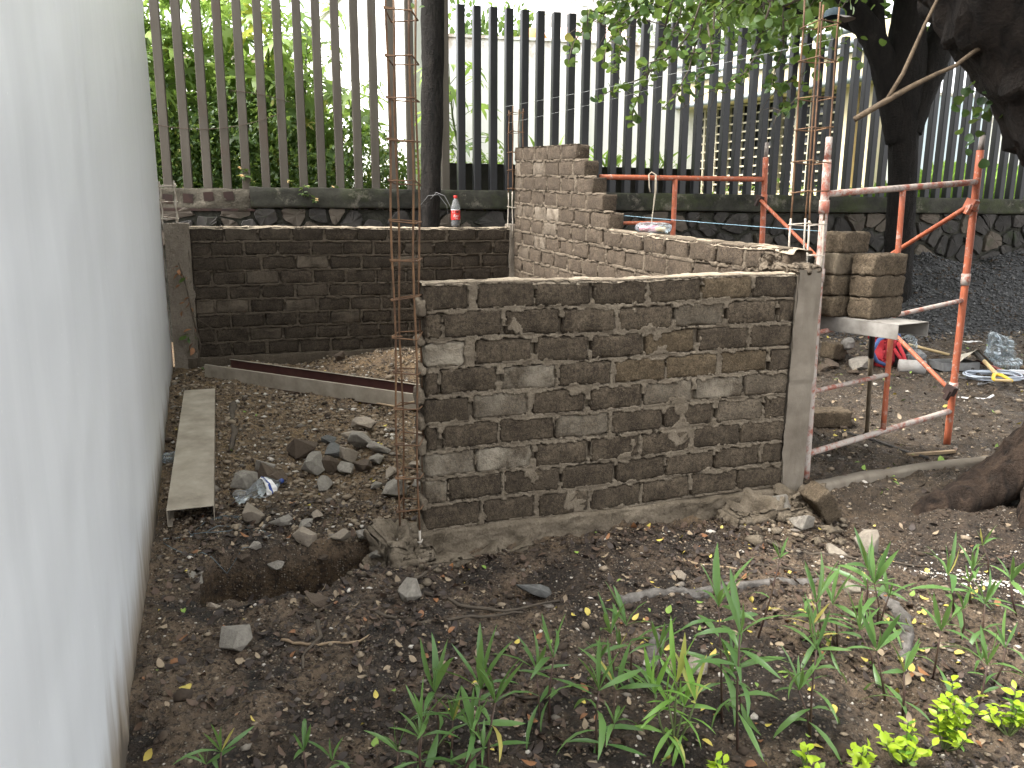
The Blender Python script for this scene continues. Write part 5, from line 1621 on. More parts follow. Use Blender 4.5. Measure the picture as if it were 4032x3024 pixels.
for (p_, q_) in ((PLf, PLt), (PRf, PRt)):
    for z_ in ((1.56, 1.20) if p_ is PLf else (1.58, 0.46, 1.14)):
        c = lp_(p_, q_, z_)
        bar('sleeve', c - Vector((0, 0, 0.035)), c + Vector((0, 0, 0.035)), 0.0265, M['scaf_splash'], sf)
TL, TR = lp_(PLf, PLt, 1.625), lp_(PRf, PRt, 1.718)
bar('ledger', TL, TR, 0.0185, M['scaf_splash'], sf)
IT, IB = TL.lerp(TR, 0.485), None
LL, LR_ = lp_(PLf, PLt, 0.195), lp_(PRf, PRt, 0.31)
bar('ledger', LL, LR_, 0.0185, M['scaf_splash'], sf)
IB = LL.lerp(LR_, 0.50)
bar('intermediate_post', IT, IB, 0.0155, M['scaf'], sf)
bar('rung', lp_(PLf, PLt, 0.555), lp_(IB, IT, 0.60), 0.0135, M['scaf_splash'], sf)
bar('rung', lp_(PLf, PLt, 0.885), lp_(PRf, PRt, 1.013), 0.0135, M['scaf_splash'], sf)
# rear frame
sr = empty('scaffold_frame', (0, 0, 0), 0, 'orange scaffold frame standing behind the stepped wall near the fence', 'scaffold', 'scaffold frames')
QRf, QRt = Vector((2.215, 7.085, 0.16)), Vector((2.161, 7.067, 2.01))
QLf, QLt = Vector((0.66, 6.60, 0.16)), Vector((0.655, 6.56, 1.82))
bar('standard', QRf, QRt, 0.0235, M['scaf'], sr)
bar('spigot', QRt, QRt + Vector((0.004, 0, 0.12)), 0.017, M['scaf_end'], sr)
bar('ledger', (0.688, 6.539, 1.811), (2.150, 7.063, 1.826), 0.021, M['scaf'], sr)
bar('intermediate_post', (1.337, 6.772, 1.812), (1.345, 6.775, 0.5), 0.0205, M['scaf'], sr)
bar('rung', (0.86, 6.60, 1.451), (1.337, 6.77, 1.459), 0.015, M['scaf'], sr)
bar('ledger', (0.95, 6.63, 0.45), lp_(QRf, QRt, 0.46), 0.02, M['scaf'], sr)
for z_ in (1.66, 0.5):
    c = lp_(QRf, QRt, z_); bar('sleeve', c - Vector((0, 0, 0.04)), c + Vector((0, 0, 0.04)), 0.028, M['scaf'], sr)
# cross braces hooked between the two frames
def clamp(root, c, mat):
    m = MB(); m.box(c, (0.022, 0.03, 0.028), Euler((0.3, 0.2, 0.5)).to_matrix()); m.box(Vector(c) + Vector((-0.02, -0.012, -0.03)), (0.012, 0.014, 0.03), Euler((0.2, 0.3, 0.2)).to_matrix())
    return m.build('clamp', mat, root)
b1 = empty('cross_brace', (0, 0, 0), 0, 'orange diagonal brace running down from the rear frame to the right pole', 'brace', 'scaffold braces')
c0, c1 = Vector((2.12, 7.03, 1.66)), Vector((2.735, 4.85, 0.455))
bar('tube', c0, c1, 0.0145, M['scaf'], b1); clamp(b1, c0 + Vector((0, 0.0, 0.0)), M['rust_plate']); clamp(b1, c1, M['rust_plate'])
b2 = empty('cross_brace', (0, 0, 0), 0, 'orange diagonal brace running down from the top of the right pole behind the blocks', 'brace', 'scaffold braces')
c0, c1 = Vector((2.725, 4.85, 1.588)), Vector((2.19, 7.04, 0.45))
bar('tube', c0, c1, 0.0145, M['scaf'], b2); clamp(b2, c0, M['scaf']); clamp(b2, c1, M['rust_plate'])

# steel channel used as a platform, and the blocks on it
D1 = Vector((0.857, 0.516, 0)); D2 = Vector((-0.516, 0.857, 0)); DANG = math.atan2(0.516, 0.857)
def channel(name, label, loc, rz, L, w, h, mat, group, up=True, rx=0.0, inner=None, th=0.003):
    """U section, x along; up=True opens upwards"""
    root = empty(name, loc, rz, label, 'steel channel', group)
    s = 1 if up else -1
    zb = 0 if up else h
    b = MB(); n = 10
    m = MB(); m.box((L / 2, 0, zb + s * th / 2), (L / 2, w / 2, th / 2)); m.build('web', inner or mat, root)
    for q in (-1, 1):
        m = MB(); m.box((L / 2, q * (w / 2 - th / 2), zb + s * (th + (h - th) / 2)), (L / 2, th / 2, (h - th) / 2 - 0.0005))
        if inner and q > 0:
            m.build('flange', inner, root)
        else:
            m.build('flange', mat, root)
        m = MB(); m.box((L / 2, q * (w / 2 - 0.011 if up else w / 2 - 0.011), zb + s * (h + 0.001)), (L / 2, 0.0095, 0.0015)); m.build('lip', mat, root)
    return root
PNL = Vector((1.955, 4.0, 0.900))
ch = channel('platform_channel', 'pale grey upside down steel channel laid across the scaffold as a shelf for blocks', (PNL + D1 * 0.13), math.atan2(D2.y, D2.x), 1.25, 0.26, 0.075, M['chan_grey'], 'steel channels', up=False)
ch.rotation_euler = Euler((0.0, 0.005, math.atan2(D2.y, D2.x)))
PT = 0.98 - 0.0
bn = []
for k in range(5):
    v, f = rbox(0.138, 0.072, 0.056, 0.013, 12, 7, 6, 0.0034, 60 + k)
    me = bpy.data.meshes.new('loose_block'); me.from_pydata(v, [], f); me.update(); me.materials.append(M['block_new'])
    me.polygons.foreach_set('use_smooth', [True] * len(me.polygons)); bn.append(me)
LB_ = ['bottom block of the right pile on the scaffold shelf', 'middle block of the right pile on the scaffold shelf', 'top block of the right pile on the scaffold shelf',
       'bottom block of the left pile on the scaffold shelf', 'second block of the left pile on the scaffold shelf', 'third block of the left pile on the scaffold shelf', 'topmost block lying across the left pile on the scaffold shelf']
base = PNL + D2 * 0.235 + D1 * 0.025
zt_ = PNL.z + 0.077
for i in range(7):
    if i < 3:
        p_ = base + D1 * (0.155 + random.uniform(-0.006, 0.006)) + D2 * 0.03; k_ = i; rz_ = DANG + random.uniform(-0.05, 0.05)
    elif i < 6:
        p_ = base + D1 * (0.06 + random.uniform(-0.01, 0.01)) + D2 * 0.195; k_ = i - 3; rz_ = DANG + random.uniform(-0.05, 0.05)
    else:
        p_ = base + D1 * 0.075 + D2 * 0.20; k_ = 3; rz_ = DANG + 0.12
    o = link('loose_block', bn[i % 5], None, None, loc=(p_.x, p_.y, zt_ + 0.056 + 0.1135 * k_), rot=(random.uniform(-0.012, 0.012), random.uniform(-0.012, 0.012), rz_))
    tag(o, 'damp brown concrete block, ' + LB_[i], 'block', 'loose concrete blocks')
# prop under the shelf
pp = empty('prop_pole', (2.39, 5.17, zg(2.39, 5.17)), 0, 'thin cement stained pole with black taped top propping the shelf', 'pole')
M['pole_wood'] = plain('stained_pole', (0.20, 0.16, 0.11), (0.10, 0.08, 0.055), 16, 0.85, 0.4)
M['black_tape'] = plain('black_tape', (0.012, 0.012, 0.012), (0.02, 0.02, 0.02), 10, 0.5, 0)
vt = Vector((2.075, 4.55, 0.90)) - pp.location
bar('pole', (0, 0, -0.02), vt * 0.74, 0.0145, M['pole_wood'], pp); bar('taped_end', vt * 0.74, vt, 0.0165, M['black_tape'], pp)

# channels on the ground inside the room
o = channel('steel_channel', 'dusty steel channel lying open side down along the white wall', (-2.345, 5.83, 0.130), math.atan2(3.64 - 5.83, -1.555 + 2.345), 2.31, 0.215, 0.085, M['chan_dusty'], 'steel channels', up=False)
o.rotation_euler = Euler((0, math.atan2(0.115, 2.37), o.rotation_euler.z))
o = channel('steel_channel', 'steel channel with dark red inside lying open side up near the back wall', (-2.47, 6.56, 0.175), math.atan2(5.70 - 6.56, -0.62 + 2.47), 2.35, 0.30, 0.115, M['chan_dusty'], 'steel channels', up=True, inner=M['chan_red'])
o.rotation_euler = Euler((0, math.atan2(0.05, 2.1), o.rotation_euler.z))
b = MB()
b.tube([Vector(q) for q in ((-0.98, 5.62, 0.165), (-0.85, 5.55, 0.16), (-0.72, 5.5, 0.20), (-0.6, 5.45, 0.24), (-0.5, 5.42, 0.22))], [0.008, 0.009, 0.008, 0.007, 0.005], 8)
M['dry_stick'] = plain('dry_stick_wood', (0.30, 0.22, 0.13), (0.20, 0.14, 0.09), 20, 0.8, 0.3)
tag(b.build('dry_stick', M['dry_stick'], None, True), 'bent dry stick leaning on the red channel behind the cage', 'stick')

# ================================================================== loose stones
def rock_mesh(seed, el=(1, 0.8, 0.65)):
    """angular stone: random convex hull"""
    import bmesh
    rs = random.Random(seed)
    bm = bmesh.new()
    for k in range(14):
        d = Vector((rs.gauss(0, 1), rs.gauss(0, 1), rs.gauss(0, 1))).normalized() * rs.uniform(0.8, 1.08)
        bm.verts.new((d.x * el[0], d.y * el[1], d.z * el[2]))
    r_ = bmesh.ops.convex_hull(bm, input=bm.verts)
    for v_ in [v_ for v_ in bm.verts if not v_.link_faces]:
        bm.verts.remove(v_)
    bmesh.ops.bevel(bm, geom=list(bm.edges), offset=0.022, segments=1, affect='EDGES')
    me = bpy.data.meshes.new('rock'); bm.to_mesh(me); bm.free()
    return me
rocks = [rock_mesh(k, ((1, 0.8, 0.62), (1, 0.7, 0.5), (0.9, 0.8, 0.75), (1, 0.6, 0.4))[k % 4]) for k in range(12)]
def rock(x, y, s, mat, label, group, k=None, z=None, rot=None, sc=(1, 1, 1), name='stone'):
    me = rocks[random.randrange(12) if k is None else k].copy()
    me.materials.append(M[mat])
    o = bpy.data.objects.new(name, me); COL.objects.link(o)
    o.location = (x, y, (zg(x, y) + s * 0.38) if z is None else z)
    o.rotation_euler = rot or (random.uniform(-0.4, 0.4), random.uniform(-0.4, 0.4), random.uniform(0, 6.3))
    o.scale = (s * sc[0], s * sc[1], s * sc[2])
    tag(o, label, 'stone', group)
    return o
G1 = 'rubble heap inside the room'
RB = [  # x, y, half size, material, label
 (-0.98, 5.12, 0.110, 'rubble_tan', 'large pale topped stone at the back of the rubble heap nearest the red channel'),
 (-1.00, 4.93, 0.095, 'rubble_tan', 'flat tan slab in front of the large pale stone at the back of the heap'),
 (-1.16, 4.88, 0.055, 'rubble_blue', 'small grey stone left of the tan slab at the back of the heap'),
 (-0.93, 4.72, 0.105, 'rubble', 'pointed grey stone peak in the middle of the rubble heap'),
 (-1.08, 4.62, 0.085, 'rubble_blue', 'blue grey rounded stone left of the pointed peak'),
 (-0.98, 4.55, 0.080, 'rubble_tan', 'tan stone below the pointed peak'),
 (-0.80, 4.62, 0.085, 'rubble', 'grey stone right of the pointed peak'),
 (-0.79, 4.47, 0.075, 'rubble', 'pale faced stone at the right front of the peak'),
 (-1.15, 4.42, 0.095, 'rubble', 'broad grey stone in the front row of the rubble heap'),
 (-0.95, 4.36, 0.080, 'rubble', 'pale rounded stone in the front row of the heap'),
 (-0.86, 4.40, 0.070, 'rubble_soil', 'dark stone wedged between the pale front stones'),
 (-1.05, 4.44, 0.085, 'rubble_soil', 'brown crumbly lump in the centre of the heap'),
 (-1.28, 4.68, 0.110, 'rubble_soil', 'big earth covered lump at the left of the heap'),
 (-1.44, 4.45, 0.075, 'rubble', 'light stone at the left tip of the heap'),
 (-1.36, 4.28, 0.095, 'rubble_soil', 'earthy lump in front of the light left stone'),
 (-1.44, 4.10, 0.100, 'rubble', 'angular two toned stone touching the crushed bottle'),
 (-1.30, 4.20, 0.070, 'rubble_soil', 'small brown lump beside the angular stone'),
 (-1.02, 4.14, 0.085, 'rubble', 'flat sharp stone lying forward of the heap'),
 (-0.68, 4.28, 0.060, 'rubble_tan', 'thin pale slab propped right of the heap'),
 (-0.62, 4.08, 0.100, 'rubble', 'white faceted stone behind the cage bars'),
 (-0.50, 4.18, 0.070, 'rubble', 'grey stone just right of the white faceted stone'),
 (-0.74, 4.12, 0.040, 'rubble', 'small round stone left of the white faceted stone'),
 (-0.58, 4.95, 0.075, 'rubble_tan', 'tan stone standing behind the cage near the wall end'),
 (-0.52, 4.80, 0.075, 'rubble', 'square dark stone below the tan stone behind the cage'),
 (-0.56, 4.45, 0.065, 'rubble_tan', 'broken slab behind the right bars of the cage'),
 (-1.27, 3.70, 0.080, 'rubble_tan', 'blocky tan stone in front of the crushed bottle'),
 (-1.11, 3.62, 0.060, 'rubble', 'low grey stone right of the blocky tan stone'),
 (-0.98, 3.60, 0.045, 'rubble', 'small pale stone at the top of the trench edge'),
 (-0.96, 3.72, 0.040, 'rubble_tan', 'little stone behind the trench'),
 (-0.95, 3.46, 0.070, 'rubble_tan', 'flat stone on the rear lip of the trench'),
 (-0.80, 3.50, 0.060, 'rubble_tan', 'pinkish stone on the rear lip right of the flat one'),
 (-0.68, 3.52, 0.062, 'rubble', 'pale wedge stone at the right of the trench lip'),
 (-1.15, 3.36, 0.035, 'rubble', 'tiny stone on the left of the trench lip'),
]
for x, y, s, m_, l_ in RB:
    rock(x, y, s * 1.08, m_, l_, G1)
rock(-1.55, 7.03, 0.075, 'rubble_soil', 'lone brown stone leaning on the foot of the back wall', 'scattered stones', z=zg(-1.55, 7.03) + 0.06)
for k, (x, y, s, m_, l_) in enumerate(((-1.20, 3.36, 0.06, 'rubble_soil', 'brown clod on the rear left rim of the trench'), (-1.345, 3.13, 0.05, 'rubble', 'flat grey stone at the left end of the trench'), (-1.31, 3.02, 0.055, 'rubble_soil', 'earthy stone at the front left corner of the trench'),
        (-1.15, 2.86, 0.055, 'rubble_tan', 'pale stone on the front rim of the trench'), (-0.60, 3.40, 0.055, 'rubble', 'grey stone wedged beside the broken footing'), (-1.075, 3.375, 0.045, 'rubble', 'small stone stuck in the rear face of the trench'), (-0.875, 3.445, 0.05, 'rubble_soil', 'brown stone stuck in the rear face of the trench'))):
    rock(x, y, s, m_, l_, 'stones round the trench', z=float(gz0(y)) - (0.01 if k not in (5, 6) else 0.06))
G2 = 'scattered stones'
rock(-0.40, 2.90, 0.085, 'rubble', 'pale triangular stone below the broken footing', G2, 2, sc=(1, 0.8, 0.9))
rock(-0.97, 2.56, 0.085, 'rubble', 'grey wedge stone alone in the left foreground', G2, 1)
rock(0.11, 3.10, 0.085, 'rubble_blue', 'blue grey slab below the middle of the nearest wall', G2, 3, sc=(1.1, 0.8, 0.9))
rock(1.67, 3.50, 0.10, 'rubble_pale', 'upright pale lump of old mortar beside the column foot', G2, 0, sc=(0.75, 0.7, 1.5))
rock(1.48, 3.36, 0.13, 'rubble_pale', 'flat whitish lump in front of the upright pale lump', G2, 3, z=zg(1.48, 3.36) - 0.012, sc=(1.2, 0.75, 0.6))
rock(1.44, 3.70, 0.085, 'rubble', 'rounded grey stone at the foot of the column', G2, 0)
rock(1.41, 3.92, 0.09, 'rubble', 'dark stone bedded in mortar under the column', G2, 2)
rock(0.62, 2.38, 0.05, 'rubble_pale', 'small pale stone among the narrow leaved plants', G2, 2)
rock(1.35, 2.93, 0.045, 'rubble_pale', 'whitish pebble stone by the exposed root', G2, 4)
rock(0.70, 3.06, 0.04, 'rubble_tan', 'small tan stone left of the exposed root', G2, 5)
rock(-0.75, 2.86, 0.075, 'rubble_soil', 'reddish brown broken lump on the front lip of the trench', G2, 1, rot=(0.5, 0.6, 0.7), sc=(1.4, 0.7, 0.7))
rock(2.25, 3.2, 0.03, 'rubble_pale', 'small pale stone near the roots at right', G2, 6)

def loose(x, y, z, rot, label, k, mat=None, sc=(1, 1, 1)):
    o = link('loose_block', bn[k], None, None, loc=(x, y, z), rot=rot, scale=sc)
    tag(o, label, 'block', 'loose concrete blocks')
loose(1.585, 3.86, 0.075, (0.2, 0.9, 0.5), 'broken dark block tilted against the foot of the column', 1, sc=(0.7, 0.9, 0.9))
loose(2.16, 5.34, zg(2.16, 5.34) + 0.052, (0, 0, 0.12), 'dark wet block lying on the ground behind the scaffold pole', 2, sc=(1.25, 1, 1.05))
loose(2.98, 7.28, zg(2.98, 7.28) + 0.11, (0.05, 0.1, 0.6), 'block on top of the rubble behind the scaffold', 3, sc=(0.75, 1, 1.3))
for k, (x, y, s, l_) in enumerate(((2.85, 7.0, 0.09, 'broken block lump left below the scaffold shelf'), (3.12, 7.0, 0.14, 'large broken block lump beside the rucksack'), (2.72, 6.86, 0.07, 'small dark lump beside the column edge behind the scaffold'), (2.98, 6.82, 0.06, 'small rounded lump in front of the large broken lump'))):
    rock(x, y, s, 'rubble_soil' if k != 1 else 'rubble', l_, 'broken blocks in the yard')

# ================================================================== bottles, bags, strings
def lathe(prof, n=28, wob=None):
    v, f = [], []
    for i, (r, z) in enumerate(prof):
        for k in range(n):
            g = 2 * math.pi * k / n
            rr = r * (1 + (wob(i, g) if wob else 0))
            v.append((rr * math.cos(g), rr * math.sin(g), z))
    for i in range(len(prof) - 1):
        for k in range(n):
            f.append((i * n + k, i * n + (k + 1) % n, (i + 1) * n + (k + 1) % n, (i + 1) * n + k))
    f.append(tuple(range(n))[::-1]); f.append(tuple((len(prof) - 1) * n + k for k in range(n)))
    return v, f
def clear_plastic(name, rough=0.12, tint=(0.93, 0.96, 0.97), milk=0.2, shine=0.35):
    t = NT(name)
    gl = t.n('ShaderNodeBsdfGlossy'); gl.inputs['Roughness'].default_value = rough; gl.inputs['Color'].default_value = (0.8, 0.82, 0.85, 1)
    tr = t.n('ShaderNodeBsdfTransparent'); tr.inputs['Color'].default_value = (*tint, 1)
    df = t.n('ShaderNodeBsdfDiffuse'); df.inputs['Color'].default_value = (0.55, 0.56, 0.57, 1)
    fr = t.n('ShaderNodeLayerWeight'); fr.inputs['Blend'].default_value = 0.25
    m1 = t.n('ShaderNodeMixShader'); m1.inputs[0].default_value = milk
    t.l(tr.outputs[0], m1.inputs[1]); t.l(df.outputs[0], m1.inputs[2])
    m2 = t.n('ShaderNodeMixShader'); t.l(t.math('MULTIPLY', fr.outputs['Fresnel'], shine), m2.inputs[0]); t.l(m1.outputs[0], m2.inputs[1]); t.l(gl.outputs[0], m2.inputs[2])
    t.l(m2.outputs[0], t.out.inputs['Surface'])
    return t.m
M['clear'] = clear_plastic('clear_plastic')
M['film'] = clear_plastic('plastic_film', 0.3, milk=0.10, shine=0.4)
M['cola'] = plain('cola', (0.012, 0.008, 0.007), (0.016, 0.01, 0.008), 4, 0.08, 0, spec=0.6)
M['red_label'] = plain('red_label', (0.62, 0.03, 0.025), (0.56, 0.03, 0.025), 10, 0.4, 0)
M['red_cap'] = plain('red_cap', (0.62, 0.04, 0.03), (0.55, 0.03, 0.03), 10, 0.4, 0)
M['label_white'] = plain('label_white', (0.80, 0.78, 0.76), (0.78, 0.76, 0.74), 10, 0.5, 0)
M['label_black'] = plain('label_black', (0.02, 0.02, 0.02), (0.025, 0.025, 0.025), 10, 0.5, 0)
M['label_blue'] = plain('label_blue', (0.03, 0.07, 0.30), (0.03, 0.06, 0.25), 10, 0.4, 0)
def text_mesh(txt, size, shear=0.0):
    cu = bpy.data.curves.new('txt', 'FONT'); cu.body = txt; cu.size = size; cu.align_x = 'CENTER'; cu.shear = shear; cu.extrude = 0.0
    cu.resolution_u = 3
    ob = bpy.data.objects.new('txt', cu); COL.objects.link(ob)
    dg = bpy.context.evaluated_depsgraph_get()
    me = bpy.data.meshes.new_from_object(ob.evaluated_get(dg))
    bpy.data.objects.remove(ob)
    return me
cola = empty('cola_bottle', (-0.545, 7.715, 1.402), R(19), 'half full cola bottle with red label and cap standing on the back wall', 'bottle')
v, f = lathe([(0.030, 0), (0.040, 0.004), (0.0415, 0.02), (0.0405, 0.06), (0.0425, 0.085), (0.0425, 0.175), (0.041, 0.185), (0.036, 0.205), (0.026, 0.235), (0.016, 0.258), (0.013, 0.265), (0.013, 0.280)])
b = MB(); b.add(v, f); b.build('bottle_body', M['clear'], cola, True)
v, f = lathe([(0.029, 0.002), (0.0385, 0.006), (0.040, 0.02), (0.039, 0.06), (0.0405, 0.082)]); b = MB(); b.add(v, f); b.build('drink', M['cola'], cola, True)
v, f = lathe([(0.0155, 0.262), (0.0165, 0.264), (0.0165, 0.285), (0.015, 0.288)], 24); b = MB(); b.add(v, f); b.build('cap', M['red_cap'], cola, True)
v, f = lathe([(0.0432, 0.064), (0.0432, 0.152)], 36); b = MB(); b.add(v, f[:-2]); lab_ = b.build('label_wrap', M['red_label'], cola, True)
v, f = lathe([(0.0433, 0.152), (0.0433, 0.158)], 36); b = MB(); b.add(v, f[:-2]); b.build('label_band', M['label_white'], cola, True)
def wrap_text(txt, size, z, ang0, mat, shear=0.0, par=cola):
    me = text_mesh(txt, size, shear)
    for vv in me.vertices:
        g = R(-90) - R(19) + ang0 + vv.co.x / 0.0437
        vv.co = (0.0438 * math.cos(g), 0.0438 * math.sin(g), z + vv.co.y)
    me.materials.append(M[mat])
    return link('lettering', me, None, par)
wrap_text('Red', 0.036, 0.089, 0.12, 'label_white', 0.35)
wrap_text('Cola', 0.018, 0.072, 0.16, 'label_white', 0.35)
for k in range(2):          # two warning seals and small print
    b = MB(); pv = []
    for i in range(8):
        g = 2 * math.pi * (i + 0.5) / 8
        a = R(-90) - R(19) + 0.30 + k * 0.3 + 0.011 * math.cos(g) / 0.0437
        pv.append((0.0440 * math.cos(a), 0.0440 * math.sin(a), 0.137 + 0.010 * math.sin(g)))
    b.add(pv, [tuple(range(8))]); b.build('warning_seal', M['label_black'], cola)
for k in range(3):
    b = MB(); pv = []
    for dx, dz in ((-0.28, 0), (0.28 - 0.05 * k, 0), (0.28 - 0.05 * k, 0.003), (-0.28, 0.003)):
        a = R(-90) - R(19) - 0.42 + dx
        pv.append((0.0439 * math.cos(a), 0.0439 * math.sin(a), 0.142 - 0.008 * k + dz))
    b.add(pv, [(0, 1, 2, 3)]); b.build('small_print', M['label_white'], cola)

def film_blob(name, label, cat, loc, h, mat, rz=0, amp=0.35, seed=0, fr=14, group=None, parent=None, n=14):
    v, f = rbox(h[0], h[1], h[2], min(h) * 0.9, n, n, n, 0.0, seed)
    a = np.array(v)
    nn = a / np.array(h); nn /= (np.linalg.norm(nn, axis=1)[:, None] + 1e-9)
    d = np.abs(fbm(a[:, 0] * fr + seed, a[:, 1] * fr, a[:, 2] * fr, seed, 3)) - 0.35
    a = a + nn * (d * amp * min(h))[:, None]
    me = bpy.data.meshes.new(name); me.from_pydata([tuple(p) for p in a], [], f); me.update()
    o = link(name, me, mat, parent, False, loc=loc, rot=(0, 0, rz))
    if label: tag(o, label, cat, group)
    return o
# crushed water bottle on the rubble
cbt = empty('crushed_bottle', (-1.33, 3.99, zg(-1.33, 3.99) + 0.05), R(60), 'crushed clear plastic bottle with torn blue and white label by the rubble', 'bottle')
v, f = lathe([(0.028, -0.15), (0.036, -0.135), (0.034, -0.10), (0.022, -0.07), (0.034, -0.03), (0.042, 0.02), (0.043, 0.06), (0.036, 0.09), (0.02, 0.12), (0.012, 0.135), (0.012, 0.15)], 18, lambda i, g: 0.28 * math.sin(2 * g + i) + 0.1 * math.sin(5 * g + 2 * i))
b = MB(); b.add([(z, x, y) for x, y, z in v], f); b.build('bottle_body', M['film'], cbt)
v, f = lathe([(0.0435, 0.015), (0.0465, 0.04), (0.0455, 0.072)], 18, lambda i, g: 0.22 * math.sin(2 * g + i + 5) + 0.08 * math.sin(5 * g + 2 * i)); b = MB(); b.add([(z, x, y) for x, y, z in v], f[:-2]); b.build('torn_label', M['label_white'], cbt)
v, f = lathe([(0.0465, 0.03), (0.0485, 0.045), (0.047, 0.058)], 18, lambda i, g: 0.22 * math.sin(2 * g + i + 5.3) + 0.08 * math.sin(5 * g + 2 * i)); b = MB(); b.add([(z, x, y) for x, y, z in v], f[2:12]); b.build('label_mark', M['label_blue'], cbt)
v, f = lathe([(0.0135, 0.148), (0.0135, 0.163)], 12); b = MB(); b.add([(z, x, y) for x, y, z in v], f); b.build('cap', M['label_blue'], cbt, True)
b_ = film_blob('plastic_scrap', 'small clouded plastic bottle wedged between the white wall and the dusty channel', 'bottle', (-2.02, 4.52, zg(-2.02, 4.52) + 0.03), (0.06, 0.03, 0.03), M['film'], 0.4, 0.6, 3)
# bag of something pink on the stepped wall
bgp = Vector((0.975, 5.62, 1.43))
bagw = empty('plastic_bag', bgp, R(-20), 'clear knotted plastic bag with pink and yellow contents lying on the low wall', 'bag')
film_blob('bag_film', None, None, (0, 0, 0), (0.125, 0.05, 0.034), M['film'], 0, 0.5, 5, 22, parent=bagw)
M['pink'] = plain('pink_content', (0.75, 0.20, 0.30), (0.80, 0.42, 0.42), 18, 0.6, 0.2)
M['yellowc'] = plain('yellow_content', (0.75, 0.62, 0.30), (0.72, 0.45, 0.30), 18, 0.6, 0.2)
film_blob('pink_content', None, None, (-0.03, 0, -0.008), (0.07, 0.033, 0.021), M['pink'], 0, 0.4, 6, 22, parent=bagw)
film_blob('yellow_content', None, None, (0.045, 0.0, -0.01), (0.04, 0.03, 0.017), M['yellowc'], 0, 0.4, 7, 22, parent=bagw)
# mason's lines
M['white_line'] = plain('white_line', (0.30, 0.31, 0.30), (0.25, 0.26, 0.25), 10, 0.7, 0)
M['blue_line'] = plain('pale_blue_line', (0.22, 0.36, 0.44), (0.18, 0.30, 0.38), 10, 0.7, 0)
b = MB(); b.tube(sag((-0.08, 7.83, 2.506), (1.655, 4.40, 2.41), 30, 0.012), 0.0011, 5)
tag(b.build('white_string', M['white_line']), 'taut white string from the thin rear cage to the cage beside the scaffold', 'string')
b = MB(); b.tube(sag((-0.05, 7.83, 2.36), (1.10, 6.3, 2.46), 16, 0.01), 0.0009, 5)
tag(b.build('white_string', M['white_line']), 'fine pale thread rising from the thin rear cage towards the hanging leaves', 'string')
b = MB(); b.tube(sag((0.75, 6.22, 1.52), (1.665, 4.38, 1.432), 24, 0.004), 0.0016, 5)
tag(b.build('blue_string', M['blue_line']), 'pale blue string stretched above the low wall', 'string')
M['rope'] = plain('tan_cord', (0.50, 0.44, 0.34), (0.40, 0.34, 0.26), 30, 0.8, 0)
b = MB()
b.tube([Vector(q) for q in ((1.115, 6.655, 1.70), (1.105, 6.65, 1.74), (1.10, 6.665, 1.84), (1.125, 6.69, 1.86), (1.155, 6.67, 1.84), (1.155, 6.66, 1.7), (1.145, 6.66, 1.55), (1.13, 6.66, 1.40), (1.13, 6.66, 1.25))], 0.005, 6)
b.tube([Vector(q) for q in ((1.16, 6.67, 1.84), (1.165, 6.665, 1.72), (1.14, 6.66, 1.5), (1.14, 6.66, 1.28))], 0.004, 6)
tag(b.build('hanging_cord', M['rope'], None, True), 'tan cord looped over the rear scaffold tube', 'cord')
b = MB()
b.tube([Vector(q) for q in ((-0.80, 7.90, 1.66), (-0.74, 7.86, 1.72), (-0.66, 7.84, 1.69), (-0.60, 7.84, 1.58), (-0.56, 7.86, 1.44))], 0.004, 6)
b.tube([Vector(q) for q in ((-0.90, 7.90, 1.60), (-0.82, 7.88, 1.69), (-0.72, 7.86, 1.70), (-0.64, 7.85, 1.60), (-0.62, 7.87, 1.44))], 0.003, 6)
M['cable'] = plain('grey_cable', (0.10, 0.10, 0.10), (0.16, 0.16, 0.16), 20, 0.5, 0)
tag(b.build('grey_cable', M['cable'], None, True), 'grey cable tied in a loop round the slender trunk', 'cable')

# ================================================================== kerb and gravel on the right
kr = empty('concrete_kerb', (1.66, 4.16, 0), math.atan2(4.62 - 4.20, 2.95 - 1.66), 'low concrete kerb curving from the column foot towards the roots', 'kerb')
n = 60
S_, K_ = np.meshgrid(np.linspace(0, 1.5, n), np.arange(9), indexing='ij')
py = np.array([-0.012, -0.006, 0.0, 0.004, 0.03, 0.07, 0.078, 0.08, 0.08]); pz = np.array([-0.16, -0.06, 0.02, 0.034, 0.04, 0.04, 0.034, 0.0, -0.1])
yy = py[K_] + 0.05 * np.sin(S_ / 1.5 * math.pi) - 0.03 + 0.006 * fbm(S_ * 7, K_ * 0.8, 0, 97, 3); zz = pz[K_] + 0.035 + 0.02 * S_ + 0.006 * fbm(S_ * 5, K_ * 0.4, 0, 98, 3)
link('kerb_body', gridmesh('kerb_body', np.stack([S_.ravel(), yy.ravel(), zz.ravel()], -1), n, 9), M['concrete'], kr, False).data.flip_normals()

